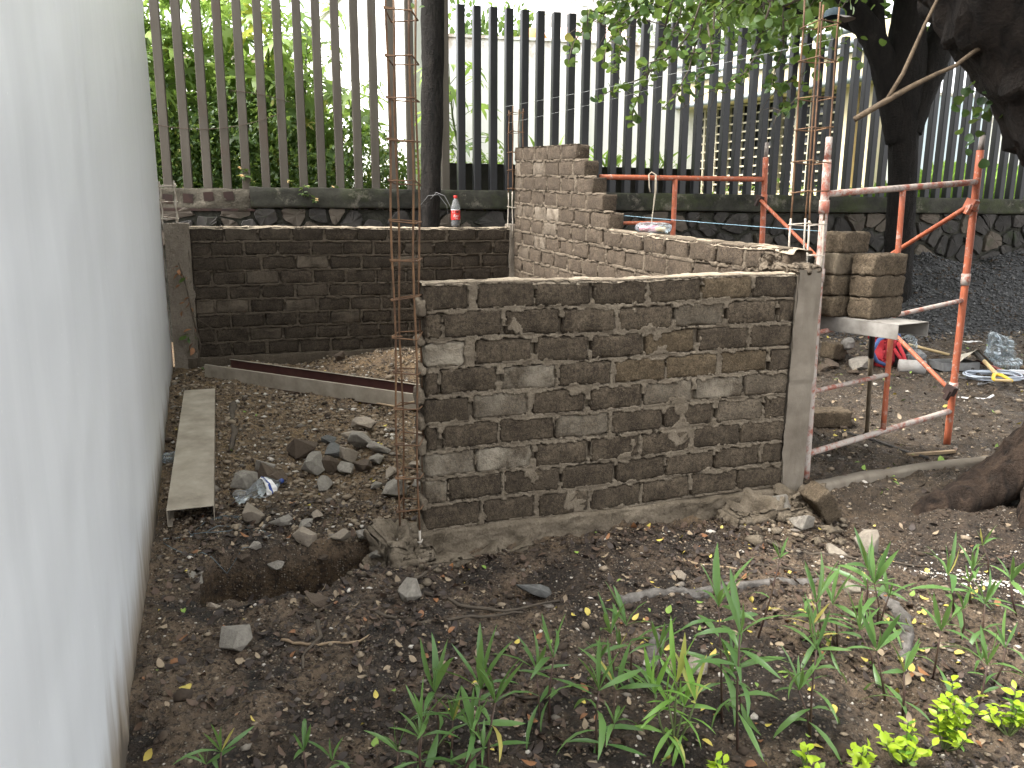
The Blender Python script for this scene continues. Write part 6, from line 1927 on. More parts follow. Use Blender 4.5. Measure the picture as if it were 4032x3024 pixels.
gp = empty('gravel_heap', (5.3, 9.6, 0.3), 0, 'dark gravel heap spread along the foot of the stone wall', 'gravel heap')
n = 90
GX, GY = np.meshgrid(np.linspace(3.2, 7.6, n), np.linspace(7.9, 10.75, n), indexing='ij')
tt_ = (GX - FO.x) * FD.x + (GY - FO.y) * FD.y; uu_ = (GX - FO.x) * FN.x + (GY - FO.y) * FN.y
def gravel_h(x, y):
    u = (x - FO.x) * FN.x + (y - FO.y) * FN.y; t = (x - FO.x) * FD.x + (y - FO.y) * FD.y
    up = np.clip((u + 1.75) / 1.5, 0, 1) ** 0.85
    return gz0(y) - 0.03 + 0.62 * up * sstep(3.2, 4.6, t) * (1 + 0.18 * fbm(x * 1.5, y * 1.5, 0, 101, 3)) + 0.012 * fbm(x * 12, y * 12, 0, 102, 3)
GZ = gravel_h(GX, GY)
o = link('gravel_body', gridmesh('gravel_body', np.stack([GX.ravel() - 5.3, GY.ravel() - 9.6, GZ.ravel() - 0.3], -1), n, n), M['gravel_base'], gp, True)

def scatter(name, pts, size, mats, weights, parent=None, seed=0, flat=0.7, label=None, cat=None, off=(0, 0, 0)):
    """small stones in one mesh"""
    rg = np.random.default_rng(seed)
    base = np.array([(1, 0, 0), (-1, 0, 0), (0, 1, 0), (0, -1, 0), (0, 0, 1), (0, 0, -1), (.62, .62, .55), (-.62, .6, .5), (.6, -.62, .5), (-.6, -.6, .55)])
    fc = np.array([(0, 6, 8), (0, 2, 6), (6, 4, 8), (6, 2, 7), (6, 7, 4), (7, 2, 1), (7, 1, 9), (4, 7, 9), (8, 4, 9), (8, 9, 3), (9, 1, 3), (0, 8, 3), (0, 3, 5), (0, 5, 2), (2, 5, 1), (1, 5, 3)])
    N = len(pts)
    sc = size[:, None, None] * (1 + 0.45 * rg.uniform(-1, 1, (N, 1, 3))) * np.array([1, 1, flat])
    B = base[None] * (1 + 0.3 * rg.uniform(-1, 1, (N, 10, 1))) * sc
    g = rg.uniform(0, 6.28, N); c, s = np.cos(g)[:, None], np.sin(g)[:, None]
    V = np.stack([B[..., 0] * c - B[..., 1] * s, B[..., 0] * s + B[..., 1] * c, B[..., 2]], -1) + pts[:, None, :] - np.array(off)
    F = (fc[None] + (np.arange(N) * 10)[:, None, None]).reshape(-1, 3)
    me = bpy.data.meshes.new(name)
    me.vertices.add(N * 10); me.vertices.foreach_set('co', V.astype(np.float32).ravel())
    me.loops.add(F.size); me.loops.foreach_set('vertex_index', F.ravel().astype(np.int32))
    me.polygons.add(len(F)); me.polygons.foreach_set('loop_start', (np.arange(len(F)) * 3).astype(np.int32))
    me.update(); me.validate()
    for m_ in mats: me.materials.append(M[m_])
    mi = rg.choice(len(mats), N, p=np.array(weights) / sum(weights))
    me.polygons.foreach_set('material_index', np.repeat(mi, len(fc)).astype(np.int32))
    o = link(name, me, None, parent)
    tag(o, label, cat, kind='stuff')
    return o
rg = np.random.default_rng(61)
gx = rg.uniform(3.3, 7.5, 16000); gy = rg.uniform(7.7, 10.7, 16000)
u_ = (gx - FO.x) * FN.x + (gy - FO.y) * FN.y; t_ = (gx - FO.x) * FD.x + (gy - FO.y) * FD.y
dens = np.clip((u_ + 2.1) / 0.6, 0, 1) * sstep(2.7, 3.9, t_)
k_ = (u_ < -0.13) & (rg.random(16000) < dens)
gx, gy = gx[k_], gy[k_]
gzv = np.maximum(gravel_h(gx, gy), gheight(gx, gy))
scatter('gravel_stones', np.stack([gx, gy, gzv + 0.004], -1), rg.uniform(0.008, 0.019, len(gx)), ['gravel', 'gravel_l', 'peb_dark'], [0.6, 0.3, 0.1], gp, 62, 0.8, off=(5.3, 9.6, 0.3))

# ================================================================== tools and bags in the yard
M['bag_red'] = plain('red_fabric', (0.52, 0.035, 0.045), (0.36, 0.03, 0.04), 12, 0.8, 0.4)
M['bag_blue'] = plain('blue_fabric', (0.07, 0.13, 0.30), (0.04, 0.07, 0.16), 14, 0.85, 0.5)
M['bag_black'] = plain('black_fabric', (0.015, 0.015, 0.018), (0.03, 0.03, 0.03), 14, 0.85, 0.4)
rk = empty('rucksack', (3.30, 7.02, 0.2), R(20), 'red and blue rucksack with loose straps lying behind the scaffold prop', 'rucksack')
lumpy('bag_body', M['bag_red'], rk, (0.02, 0.0, 0.16), (0.09, 0.11, 0.17), 0.3, 0.03, 9, 21, (10, 10, 12), 0.07)
lumpy('blue_jacket', M['bag_blue'], rk, (0.10, 0.06, 0.25), (0.11, 0.09, 0.11), 0.1, 0.035, 12, 22, (12, 10, 10), 0.07)
lumpy('black_panel', M['bag_black'], rk, (0.14, -0.03, 0.12), (0.09, 0.08, 0.11), 0.2, 0.025, 10, 23, (8, 8, 8), 0.05)
for pts in (((-0.05, -0.1, 0.30), (-0.16, -0.12, 0.27), (-0.22, -0.12, 0.17), (-0.16, -0.12, 0.08), (-0.05, -0.11, 0.04)), ((0.05, -0.12, 0.24), (0.10, -0.16, 0.12), (0.12, -0.18, 0.02), (0.04, -0.2, -0.03)), ((0.02, -0.12, 0.18), (0.12, -0.15, 0.05), (0.16, -0.16, 0.0))):
    b = MB(); P = [Vector(q) for q in pts]; b.tube(P, 0.016, 8); b.build('strap', M['bag_red'] if pts[0][0] > 0 else M['bag_blue'], rk, True)
film_blob('silver_ball', 'grey and red ball shaped bundle beside the rucksack', 'bundle', (3.10, 7.25, 0.37), (0.055, 0.055, 0.055), M['chan_grey'], 0, 0.3, 4, 20)
M['bottle_grey'] = plain('grey_rubble_bag', (0.20, 0.20, 0.20), (0.09, 0.09, 0.09), 30, 0.7, 0.4)
film_blob('black_sack', 'clear sack of grey pellets leaning right of the rucksack', 'sack', (3.58, 7.03, zg(3.58, 7.03) + 0.07), (0.12, 0.09, 0.075), M['bottle_grey'], 0.3, 0.5, 8, 12)
film_blob('plastic_sack', 'crumpled clear plastic sheet beside the pellet sack', 'plastic', (3.58, 7.15, zg(3.58, 7.15) + 0.14), (0.11, 0.05, 0.10), M['film'], 0.3, 0.8, 9, 14)
M['grey_tube'] = plain('cement_caked_tube', (0.40, 0.38, 0.36), (0.26, 0.24, 0.22), 12, 0.85, 0.4)
b = MB(); b.tube([Vector((3.36, 6.80, 0.25)), Vector((3.56, 6.74, 0.245))], [0.058, 0.062], 18); b.tube([Vector((3.561, 6.7397, 0.245)), Vector((3.5615, 6.7395, 0.245))], 0.05, 16)
tag(b.build('concrete_cylinder', M['grey_tube'], None, True), 'grey cement caked cylinder lying beside the rucksack', 'cylinder')
M['wood_pale'] = plain('pale_wood', (0.52, 0.38, 0.19), (0.42, 0.30, 0.15), 14, 0.65, 0.2)
b = MB(); b.tube([Vector((3.45, 7.75, 0.40)), Vector((4.15, 7.45, 0.24))], 0.014, 8)
tag(b.build('broom_handle', M['wood_pale'], None, True), 'pale wooden stick slanting down behind the diagonal brace', 'stick')
M['steel_tray'] = plain('dull_tray_steel', (0.22, 0.22, 0.215), (0.12, 0.12, 0.12), 12, 0.6, 0.3)
tr = empty('mixing_tray', (3.92, 6.95, zg(3.92, 6.95)), R(10), 'dull steel mortar tray on the ground left of the right pole', 'tray')
b = MB(); b.box((0, 0, 0.02), (0.17, 0.10, 0.004)); b.build('tray_floor', M['steel_tray'], tr)
for (c, h) in (((0, -0.104, 0.05), (0.175, 0.004, 0.035)), ((0, 0.104, 0.05), (0.175, 0.004, 0.035)), ((-0.174, 0, 0.05), (0.004, 0.0995, 0.034)), ((0.174, 0, 0.05), (0.004, 0.0995, 0.034))):
    b = MB(); b.box(c, h); b.build('tray_side', M['steel_tray'], tr)
# shovel
M['shovel_blade'] = plain('cement_coated_blade', (0.55, 0.50, 0.41), (0.38, 0.34, 0.28), 14, 0.8, 0.3)
M['yellow_grip'] = plain('yellow_grip', (0.72, 0.50, 0.05), (0.62, 0.42, 0.05), 12, 0.5, 0)
sh = empty('shovel', (4.05, 6.75, zg(4.05, 6.75)), 0, 'square shovel with pale blade, wooden shaft and yellow D shaped grip', 'shovel')
dirv = (Vector((3.89, 6.13, 0)) - Vector((4.05, 6.85, 0))); dirv.normalize(); side = Vector((-dirv.y, dirv.x, 0))
A_ = Vector((0, 0.10, 0.17)); Bq = Vector((3.90 - 4.05, 6.22 - 6.75, 0.06))
nb = 9
S_, T_ = np.meshgrid(np.linspace(-1, 1, 11), np.linspace(0, 1, nb), indexing='ij')
bl = A_[:] 
P_ = np.array([np.array(A_) + np.array(side) * s * 0.14 - np.array(dirv) * (t - 0.1) * 0.27 + np.array([0, 0, 1]) * (-0.085 * (1 - math.cos(s * 1.7)) * (1.0 - 0.2 * t) + 0.03 * math.exp(-(s / 0.25) ** 2) * (1 - t) - 0.05 * t) for s, t in zip(S_.ravel(), T_.ravel())])
link('blade', gridmesh('blade', P_, 11, nb), M['shovel_blade'], sh, True)
bar('socket', A_ + dirv * -0.04, A_.lerp(Bq, 0.35), 0.018, M['dark_inside'], sh); bar('shaft', A_.lerp(Bq, 0.33), A_.lerp(Bq, 0.86), 0.0165, M['wood_pale'], sh)
g0 = A_.lerp(Bq, 0.84); g1 = Bq + dirv * 0.055
b = MB(); b.tube([g0, g0 + dirv * 0.03 + side * 0.03, g1 + side * 0.058 - dirv * 0.045, g1 + side * 0.058], [0.016, 0.015, 0.013, 0.014], 8); b.tube([g0, g0 + dirv * 0.03 - side * 0.03, g1 - side * 0.058 - dirv * 0.045, g1 - side * 0.058], [0.016, 0.015, 0.013, 0.014], 8)
b.build('grip_frame', M['yellow_grip'], sh, True); bar('grip_bar', g1 - side * 0.06, g1 + side * 0.06, 0.012, M['wood_pale'], sh)
# hose, tubes, bags around it
M['hose'] = plain('blue_grey_hose', (0.42, 0.46, 0.52), (0.32, 0.36, 0.42), 12, 0.35, 0)
b = MB(); pts = []
for k in range(120):
    g = k / 120 * 2 * math.pi * 4.2; r_ = 0.19 + 0.012 * math.sin(k * 0.37) + 0.01 * (k / 120)
    pts.append(Vector((4.02 + r_ * 1.15 * math.cos(g), 6.52 + r_ * 0.85 * math.sin(g), zg(4.02, 6.52) + 0.012 + 0.009 * (k / 30) + 0.004 * math.sin(g * 3))))
b.tube(pts, 0.007, 6); tag(b.build('coiled_hose', M['hose'], None, True), 'pale blue grey hose coiled under the shovel', 'hose')
M['red_tube'] = plain('dull_red_pipe', (0.25, 0.07, 0.06), (0.16, 0.06, 0.055), 12, 0.6, 0.2)
b = MB(); b.tube([Vector((4.12, 6.95, 0.27)), Vector((4.30, 6.40, 0.19))], 0.014, 10); tag(b.build('red_pipe', M['red_tube'], None, True), 'dull red pipe lying beside the shovel', 'pipe')
b = MB(); b.tube([Vector((4.02, 6.82, 0.22)), Vector((3.92, 6.44, 0.19))], 0.015, 10); tag(b.build('dark_pipe', M['dark_inside'], None, True), 'short dark pipe across the coiled hose', 'pipe')
M['orange_level'] = plain('orange_plastic', (0.75, 0.15, 0.03), (0.68, 0.13, 0.03), 10, 0.45, 0)
M['alum'] = plain('aluminium', (0.62, 0.63, 0.66), (0.52, 0.53, 0.55), 10, 0.35, 0)
b = MB(); b.box((4.72, 6.42, 0.20), (0.42, 0.022, 0.012), Matrix.Rotation(R(-12), 3, 'Z')); tag(b.build('orange_level', M['orange_level']), 'long orange straightedge at the right border', 'straightedge')
b = MB(); b.box((4.82, 6.66, 0.215), (0.52, 0.03, 0.014), Matrix.Rotation(R(-10), 3, 'Z')); tag(b.build('aluminium_rule', M['alum']), 'silver aluminium straightedge beside the orange one', 'straightedge')
b = MB(); b.tube([Vector((4.3, 6.95, 0.22)), Vector((5.2, 6.78, 0.22))], 0.016, 8); tag(b.build('dark_bar', M['branch'], None, True), 'dark wooden bar behind the aluminium straightedge', 'bar')
film_blob('plastic_bag', 'crumpled white see through bag standing behind the shovel blade', 'bag', (4.42, 7.15, 0.36), (0.10, 0.08, 0.12), M['film'], 0.2, 0.9, 11, 16)
film_blob('plastic_bag', 'flattened clear bag right of the shovel blade', 'bag', (4.40, 6.95, 0.25), (0.12, 0.08, 0.05), M['film'], 0.5, 0.9, 12, 16)
b = MB(); b.tube([Vector((3.42, 5.95, 0.16)), Vector((3.62, 5.92, 0.155)), Vector((3.72, 6.0, 0.17))], 0.009, 8); tag(b.build('white_tube', M['label_white'], None, True), 'short bent white tube on the ground left of the right pole', 'tube')
b = MB(); b.box((4.70, 8.05, 0.27), (0.09, 0.03, 0.012), Matrix.Rotation(R(-4), 3, 'Z')); tag(b.build('white_scrap', M['label_white']), 'small white strip of board in front of the gravel', 'scrap')
b = MB(); b.box((2.58, 4.70, zg(2.58, 4.7) + 0.012), (0.17, 0.013, 0.008), Matrix.Rotation(R(14), 3, 'Z')); tag(b.build('wood_lath', M['dry_stick']), 'pale wooden lath on the ground in front of the right pole', 'lath')
b = MB(); P = [Vector((2.20, 5.12, 0)), Vector((2.35, 4.95, 0)), Vector((2.45, 4.75, 0)), Vector((2.52, 4.62, 0))]
b.tube([Vector((p.x, p.y, zg(p.x, p.y) + 0.012)) for p in P], 0.009, 8); tag(b.build('dark_rod', M['dark_inside'], None, True), 'dark rod lying on the ground under the scaffold', 'rod')
b = MB()
for k in range(3):
    o_ = k * 0.05
    b.tube([Vector((3.45 + o_, 6.55 - o_, 0.185)), Vector((3.75, 6.60 + o_, 0.19)), Vector((4.0, 6.45 + o_ * 2, 0.185)), Vector((3.8, 6.35, 0.18))], 0.006, 6)
tag(b.build('wire_bundle', M['cable'], None, True), 'tangle of dark wire on the ground by the tray', 'wire')
b = MB()
for (cx_, cy_, r_, n_) in ((-1.42, 3.62, 0.14, 1.3), (-1.35, 3.45, 0.2, 0.9)):
    b.tube([Vector((cx_ + r_ * math.cos(g / 20 * 6.28 * n_) * (1 + 0.3 * math.sin(g * 0.7)), cy_ + 0.7 * r_ * math.sin(g / 20 * 6.28 * n_), zg(cx_ + r_ * math.cos(g / 20 * 6.28 * n_), cy_ + 0.7 * r_ * math.sin(g / 20 * 6.28 * n_)) + 0.008)) for g in range(21)], 0.0013, 5)
M['twine'] = plain('dull_twine', (0.16, 0.22, 0.25), (0.10, 0.14, 0.16), 30, 0.8, 0)
tag(b.build('blue_twine', M['twine']), 'loops of thin bluish twine on the dark soil left of the trench', 'twine')

# ================================================================== roots, sticks
def ground_path(pts, r, name, mat, label, cat, lift=0.0, n=12, seed=0):
    P = []
    for i in range(len(pts) - 1):
        for k in range(5):
            t = k / 5
            x = pts[i][0] * (1 - t) + pts[i + 1][0] * t; y = pts[i][1] * (1 - t) + pts[i + 1][1] * t
            P.append((x, y))
    P.append(pts[-1])
    m = len(P)
    rr = [r[0] + (r[1] - r[0]) * k / (m - 1) for k in range(m)]
    v, f = tube([Vector((x, y, 0.6 * zg(x, y) + 0.4 * float(gz0(y)) + lift + rr[k] * 0.3)) for k, (x, y) in enumerate(P)], rr, n)
    a = np.array([tuple(q) for q in v])
    a += 0.34 * r[0] * np.stack([fbm(a[:, 0] * 30, a[:, 1] * 30, a[:, 2] * 30, seed + q, 3) for q in range(3)], -1)
    b = MB(); b.add([tuple(q) for q in a], f)
    return tag(b.build(name, M[mat], None, True), label, cat)
ground_path([(0.42, 2.88), (0.55, 2.91), (0.70, 2.92), (0.88, 2.99), (1.04, 3.04), (1.25, 3.05), (1.37, 3.01), (1.46, 2.93), (1.56, 2.86)], (0.032, 0.016), 'exposed_root', 'root', 'pale grey exposed root curving across the soil behind the plants', 'root', -0.004, 12, 3)
ground_path([(1.46, 2.92), (1.49, 2.79), (1.46, 2.68), (1.40, 2.57), (1.34, 2.47)], (0.03, 0.022), 'exposed_root', 'root', 'short grey root running forward from the long exposed root', 'root', -0.006, 12, 4)
ground_path([(0.52, 2.62), (0.50, 2.50), (0.46, 2.40), (0.44, 2.32)], (0.03, 0.02), 'exposed_root', 'root', 'stubby root emerging left among the plants', 'root', -0.008, 12, 5)
ground_path([(0.72, 3.28), (0.85, 3.2), (0.98, 3.16), (1.08, 3.12)], (0.008, 0.005), 'fallen_twig', 'dry_stick', 'pale fallen twig below the right half of the nearest wall', 'twig', 0.008, 7, 6)
ground_path([(-0.82, 2.60), (-0.70, 2.56), (-0.58, 2.58), (-0.48, 2.63)], (0.006, 0.004), 'fallen_twig', 'dry_stick', 'thin pale twig in the left foreground', 'twig', 0.006, 7, 7)
for k, pts in enumerate((((-0.55, 2.80), (-0.35, 2.70), (-0.15, 2.78), (0.05, 2.86)), ((-0.35, 2.98), (-0.2, 2.86), (-0.02, 2.86), (0.2, 2.95)), ((-0.30, 2.28), (-0.1, 2.22), (0.0, 2.28), (0.12, 2.24)), ((-0.72, 2.72), (-0.68, 2.6), (-0.72, 2.5), (-0.7, 2.42)), ((-0.5, 3.0), (-0.38, 3.12), (-0.30, 3.28), (-0.28, 3.4)), ((1.2, 3.5), (1.35, 3.36), (1.6, 3.3), (1.85, 3.25)), ((0.95, 3.32), (1.15, 3.2), (1.3, 3.12), (1.5, 3.1)))):
    ground_path(pts, (0.009, 0.004), 'dark_rootlet', 'twig', ['dark rootlet right of the trench', 'dark rootlet below the broken footing', 'short dark rootlet in the bare foreground', 'thin dark rootlet in front of the trench', 'upright dark rootlet against the footing', 'dark rootlet between the pale lumps', 'fine dark rootlet behind the exposed root'][k], 'root', 0.006, 7, 10 + k)
ground_path([(-2.05, 5.70), (-1.98, 5.45), (-1.84, 5.1), (-1.75, 4.75)], (0.03, 0.015), 'dark_rootlet', 'twig', 'dark root line in the sand right of the dusty channel', 'root', -0.005, 8, 30)
# dry vine in the rear left corner
vine = empty('withered_vine', (-2.72, 6.80, 0.2), 0, 'withered vine with curled orange leaves in the rear left corner', 'vine')
b = MB(); P = [Vector((-0.02, 0, 0.0)), Vector((0.03, -0.02, 0.2)), Vector((-0.02, -0.02, 0.45)), Vector((-0.05, -0.03, 0.7)), Vector((-0.10, -0.03, 0.9))]; b.tube(P, 0.006, 6)
b.tube([Vector((-0.02, -0.02, 0.45)), Vector((0.12, -0.03, 0.36)), Vector((0.2, -0.03, 0.2)), Vector((0.26, -0.04, 0.02))], 0.003, 5); b.build('stem', M['twig'], vine)
rs = random.Random(3)
lo_ = leaf_mesh('leaf', 'oval', M['litter_orange'], 0.9, 0.4); lg_ = leaf_mesh('leaf', 'oval', M['leaf_castor_dark'], 0.6, 0.3)
for k in range(24):
    a = P[0].lerp(P[4], rs.random()) + Vector((rs.uniform(-0.03, 0.05), -0.03, 0))
    link('leaf', lo_ if rs.random() < 0.7 else lg_, None, vine, mw=Matrix.Translation(a) @ aim((rs.gauss(0, 1), -0.5, rs.gauss(-0.5, 0.5)), 0.8, rs) @ Matrix.Scale(rs.uniform(0.05, 0.085), 4))

# ================================================================== pebbles, clods and leaf litter
rg = np.random.default_rng(71)
def free(x, y):
    """away from the walls, the trench and the white wall"""
    s = (x - FA.x) * EX.x + (y - FA.y) * EX.y; n = (x - FA.x) * EN.x + (y - FA.y) * EN.y
    ok = ~((s > -0.2) & (s < 2.1) & (n > -0.05) & (n < 0.15))
    wl_ = (x - WP0.x) * (-WD.y) + (y - WP0.y) * WD.x
    ok &= wl_ > 0.02
    ok &= trench_mask(x, y) < 0.05
    return ok
def spread(n, x0, x1, y0, y1, seed, clump=0.0):
    r_ = np.random.default_rng(seed)
    x, y = r_.uniform(x0, x1, n), y0 + (y1 - y0) * r_.random(n)
    k = free(x, y)
    if clump:
        k &= (fbm(x * 2.2, y * 2.2, 0, seed, 3) + r_.normal(size=n) * 0.35) > clump
    return x[k], y[k]
x, y = spread(15000, -1.7, 2.6, 1.7, 3.9, 1)
scatter('pebbles', np.stack([x, y, gheight(x, y) + 0.001], -1), rg.gamma(1.7, 0.0024, len(x)) + 0.0015, ['peb_dark', 'peb_tan', 'peb_grey', 'peb_white'], [0.74, 0.14, 0.08, 0.04], None, 72, 0.7, 'small pebbles and clods strewn over the dark foreground soil', 'pebbles')
x, y = spread(13000, -2.8, 0.1, 3.5, 7.4, 2)
scatter('coarse_sand', np.stack([x, y, gheight(x, y) + 0.002], -1), rg.gamma(2.0, 0.003, len(x)) + 0.003, ['peb_tan', 'peb_dark', 'peb_white', 'peb_grey'], [0.55, 0.27, 0.06, 0.12], None, 73, 0.7, 'coarse tan sand and grit spread inside the room', 'sand')
x, y = spread(6500, 1.7, 6.2, 4.0, 9.2, 3)
scatter('yard_grit', np.stack([x, y, gheight(x, y) + 0.002], -1), rg.gamma(2.0, 0.003, len(x)) + 0.003, ['peb_tan', 'peb_dark', 'peb_grey', 'peb_white'], [0.3, 0.5, 0.16, 0.04], None, 74, 0.7, 'grit and small stones scattered over the yard under the scaffold', 'grit')
x, y = spread(90, -0.7, -0.3, 3.0, 3.6, 4)
x2, y2 = spread(260, 1.15, 1.75, 3.5, 4.0, 5)
x, y = np.concatenate([x, x2]), np.concatenate([y, y2])
scatter('mortar_crumbs', np.stack([x, y, gheight(x, y) + 0.006], -1), rg.gamma(1.6, 0.006, len(x)) + 0.004, ['footing', 'peb_dark', 'peb_tan'], [0.6, 0.25, 0.15], None, 75, 0.8, 'crumbs of grey mortar fallen at the feet of the wall', 'mortar crumbs')
x = rg.normal(1.96, 0.12, 420); y = rg.normal(3.04, 0.05, 420) + (x - 1.98) * -0.4
scatter('lime_crumbs', np.stack([x, y, gheight(x, y) + 0.004], -1), rg.gamma(2, 0.0013, len(x)) + 0.001, ['label_white', 'peb_white'], [0.25, 0.75], None, 76, 0.6, 'streak of white lime crumbs on the soil at right', 'lime')

def litter(name, x, y, size, mats, w, label, seed, kind='oval', lift=0.006):
    r_ = np.random.default_rng(seed)
    N = len(x)
    v, f = leaf_shape(kind)
    v0 = np.array(bent(v, 0.9)); nv = len(v0)
    g = r_.uniform(0, 6.28, N); tl = r_.normal(size=N) * 0.35; rl_ = r_.normal(size=N) * 0.45
    X_ = np.stack([np.cos(g), np.sin(g), rl_ * 0.6], -1); X_ /= np.linalg.norm(X_, axis=1)[:, None]
    Y_ = np.stack([-np.sin(g), np.cos(g), tl], -1); Y_ -= X_ * (X_ * Y_).sum(1)[:, None]; Y_ /= np.linalg.norm(Y_, axis=1)[:, None]
    Z_ = np.cross(X_, Y_) * np.where(r_.random(N) < 0.5, 1, -1)[:, None]
    base = np.stack([x, y, gheight(x, y) + lift + size * 0.10], -1)
    wx = r_.uniform(0.75, 1.35, N)
    P_ = base[:, None] + size[:, None, None] * (v0[None, :, 0:1] * wx[:, None, None] * X_[:, None] + (v0[None, :, 1:2] - 0.5) * Y_[:, None] + v0[None, :, 2:3] * Z_[:, None])
    loops, st, pos_ = [], [], 0
    mi = r_.choice(len(mats), N, p=np.array(w) / sum(w)); mids = []
    for q in f:
        loops.append((np.arange(N)[:, None] * nv + np.array(q)[None]).ravel()); st.append(pos_ + np.arange(N) * len(q)); pos_ += N * len(q); mids.append(mi)
    loops, st = np.concatenate(loops), np.concatenate(st)
    me = bpy.data.meshes.new(name)
    me.vertices.add(N * nv); me.vertices.foreach_set('co', P_.astype(np.float32).ravel())
    me.loops.add(len(loops)); me.loops.foreach_set('vertex_index', loops.astype(np.int32))
    me.polygons.add(len(st)); me.polygons.foreach_set('loop_start', st.astype(np.int32))
    me.update(); me.validate()
    for m_ in mats: me.materials.append(M[m_])
    me.polygons.foreach_set('material_index', np.concatenate(mids).astype(np.int32))
    tag(link(name, me, None), label, 'fallen leaves', kind='stuff')
x, y = spread(7500, -1.6, 2.6, 1.75, 3.9, 11, 0.10)
litter('leaf_litter', x, y, rg.uniform(0.015, 0.05, len(x)), ['litter_dark', 'litter_brown', 'litter_tan', 'litter_orange'], [0.62, 0.28, 0.07, 0.03], 'dark decaying leaf litter over the foreground soil', 12)
x, y = spread(210, -1.5, 2.6, 1.75, 3.9, 13)
x2, y2 = spread(140, 0.4, 2.4, 1.9, 2.9, 14)
x, y = np.concatenate([x, x2]), np.concatenate([y, y2])
litter('fallen_leaves', x, y, rg.uniform(0.016, 0.042, len(x)), ['litter_yellow', 'litter_orange', 'litter_tan', 'litter_green'], [0.5, 0.13, 0.25, 0.12], 'yellow and orange fallen leaves dotted over the foreground soil', 15, lift=0.009)
x, y = spread(900, 1.8, 5.8, 4.1, 8.6, 16)
litter('yard_leaves', x, y, rg.uniform(0.02, 0.06, len(x)), ['litter_yellow', 'litter_brown', 'litter_tan', 'litter_green', 'litter_dark'], [0.12, 0.3, 0.25, 0.15, 0.18], 'mixed fallen leaves over the yard under the scaffold', 17)
x, y = spread(110, -2.6, -0.1, 3.7, 7.0, 18)
litter('room_leaves', x, y, rg.uniform(0.02, 0.055, len(x)), ['litter_yellow', 'litter_tan', 'litter_brown', 'litter_green'], [0.25, 0.3, 0.35, 0.1], 'few fallen leaves on the sand inside the room', 19)

# ================================================================== narrow leaved plants in the foreground
LN = [leaf_mesh('leaf', 'lance', M['leaf_ruellia'], b_, t_) for b_, t_ in ((0.15, 0.1), (0.5, -0.3), (0.9, 0.3), (1.4, 0.2), (0.3, 0.4), (1.1, -0.4))]
LNL = [leaf_mesh('leaf', 'lance', M['leaf_ruellia_light'], b_, t_) for b_, t_ in ((0.15, 0.1), (0.5, -0.3), (0.9, 0.3), (1.4, 0.2), (0.3, 0.4), (1.1, -0.4))]
PL = [(0.09, 2.16, -0.01, 0.2), (0.12, 2.15, 0.01, 0.29), (0.33, 2.3, -0.01, 0.22), (0.39, 2.33, -0.02, 0.27), (0.44, 2.27, 0.03, 0.18), (0.245, 1.96, 0.0, 0.25), (0.29, 2.02, 0.01, 0.22), (0.46, 1.98, -0.0, 0.3), (0.63, 2.1, -0.03, 0.49), (0.64, 1.97, -0.01, 0.46), (0.88, 2.59, 0.06, 0.41), (0.87, 2.04, 0.0, 0.37), (1.07, 2.5, -0.03, 0.27), (1.16, 2.56, -0.03, 0.21), (1.34, 2.76, -0.01, 0.27), (1.34, 2.66, -0.04, 0.24), (1.18, 2.23, -0.04, 0.22), (1.21, 2.37, -0.06, 0.22), (1.2, 2.17, 0.0, 0.18), (1.39, 2.36, -0.01, 0.26), (1.67, 2.75, -0.06, 0.24), (1.63, 2.63, -0.02, 0.17), (1.81, 2.88, -0.01, 0.18), (1.7, 2.6, -0.01, 0.2), (1.6, 2.38, 0.02, 0.19), (2.05, 3.17, -0.03, 0.17), (1.94, 2.79, -0.06, 0.2), (1.47, 2.24, 0.03, 0.19), (1.1, 2.44, -0.06, 0.09), (0.7, 2.13, -0.05, 0.22), (-0.21, 2.02, 0.0, 0.29), (-0.13, 1.95, 0.05, 0.32), (-0.79, 1.89, 0.02, 0.14), (-0.55, 1.88, -0.0, 0.14), (-0.31, 1.89, 0.01, 0.12), (-0.24, 1.86, 0.01, 0.22), (-0.17, 1.97, 0.01, 0.17), (-0.06, 1.9, 0.02, 0.25), (-0.51, 1.87, 0.04, 0.11), (-0.13, 1.86, 0.03, 0.19), (-0.83, 1.88, 0.01, 0.08)]
PLAB = {7: 'bushy light green plant at the centre of the front row of narrow leaved plants', 8: 'tall upright narrow leaved plant left of the tallest pair', 9: 'tall narrow leaved plant with forked stems in the middle of the bed',
        10: 'lone tall stem with a small bud leaning right above the exposed root', 25: 'small narrow leaved plant apart at the right below the roots', 30: 'left tall plant of the clump at the bottom centre', 31: 'right tall plant of the clump at the bottom centre',
        32: 'small shoot at the bottom left near the white wall', 33: 'narrow leaved shoot at the bottom edge left of centre'}
ORD = ['first', 'second', 'third', 'fourth', 'fifth', 'sixth', 'seventh', 'eighth', 'ninth', 'tenth', 'eleventh', 'twelfth', 'thirteenth', 'fourteenth', 'fifteenth', 'sixteenth', 'seventeenth', 'eighteenth', 'nineteenth', 'twentieth', 'twenty-first', 'twenty-second', 'twenty-third', 'twenty-fourth']
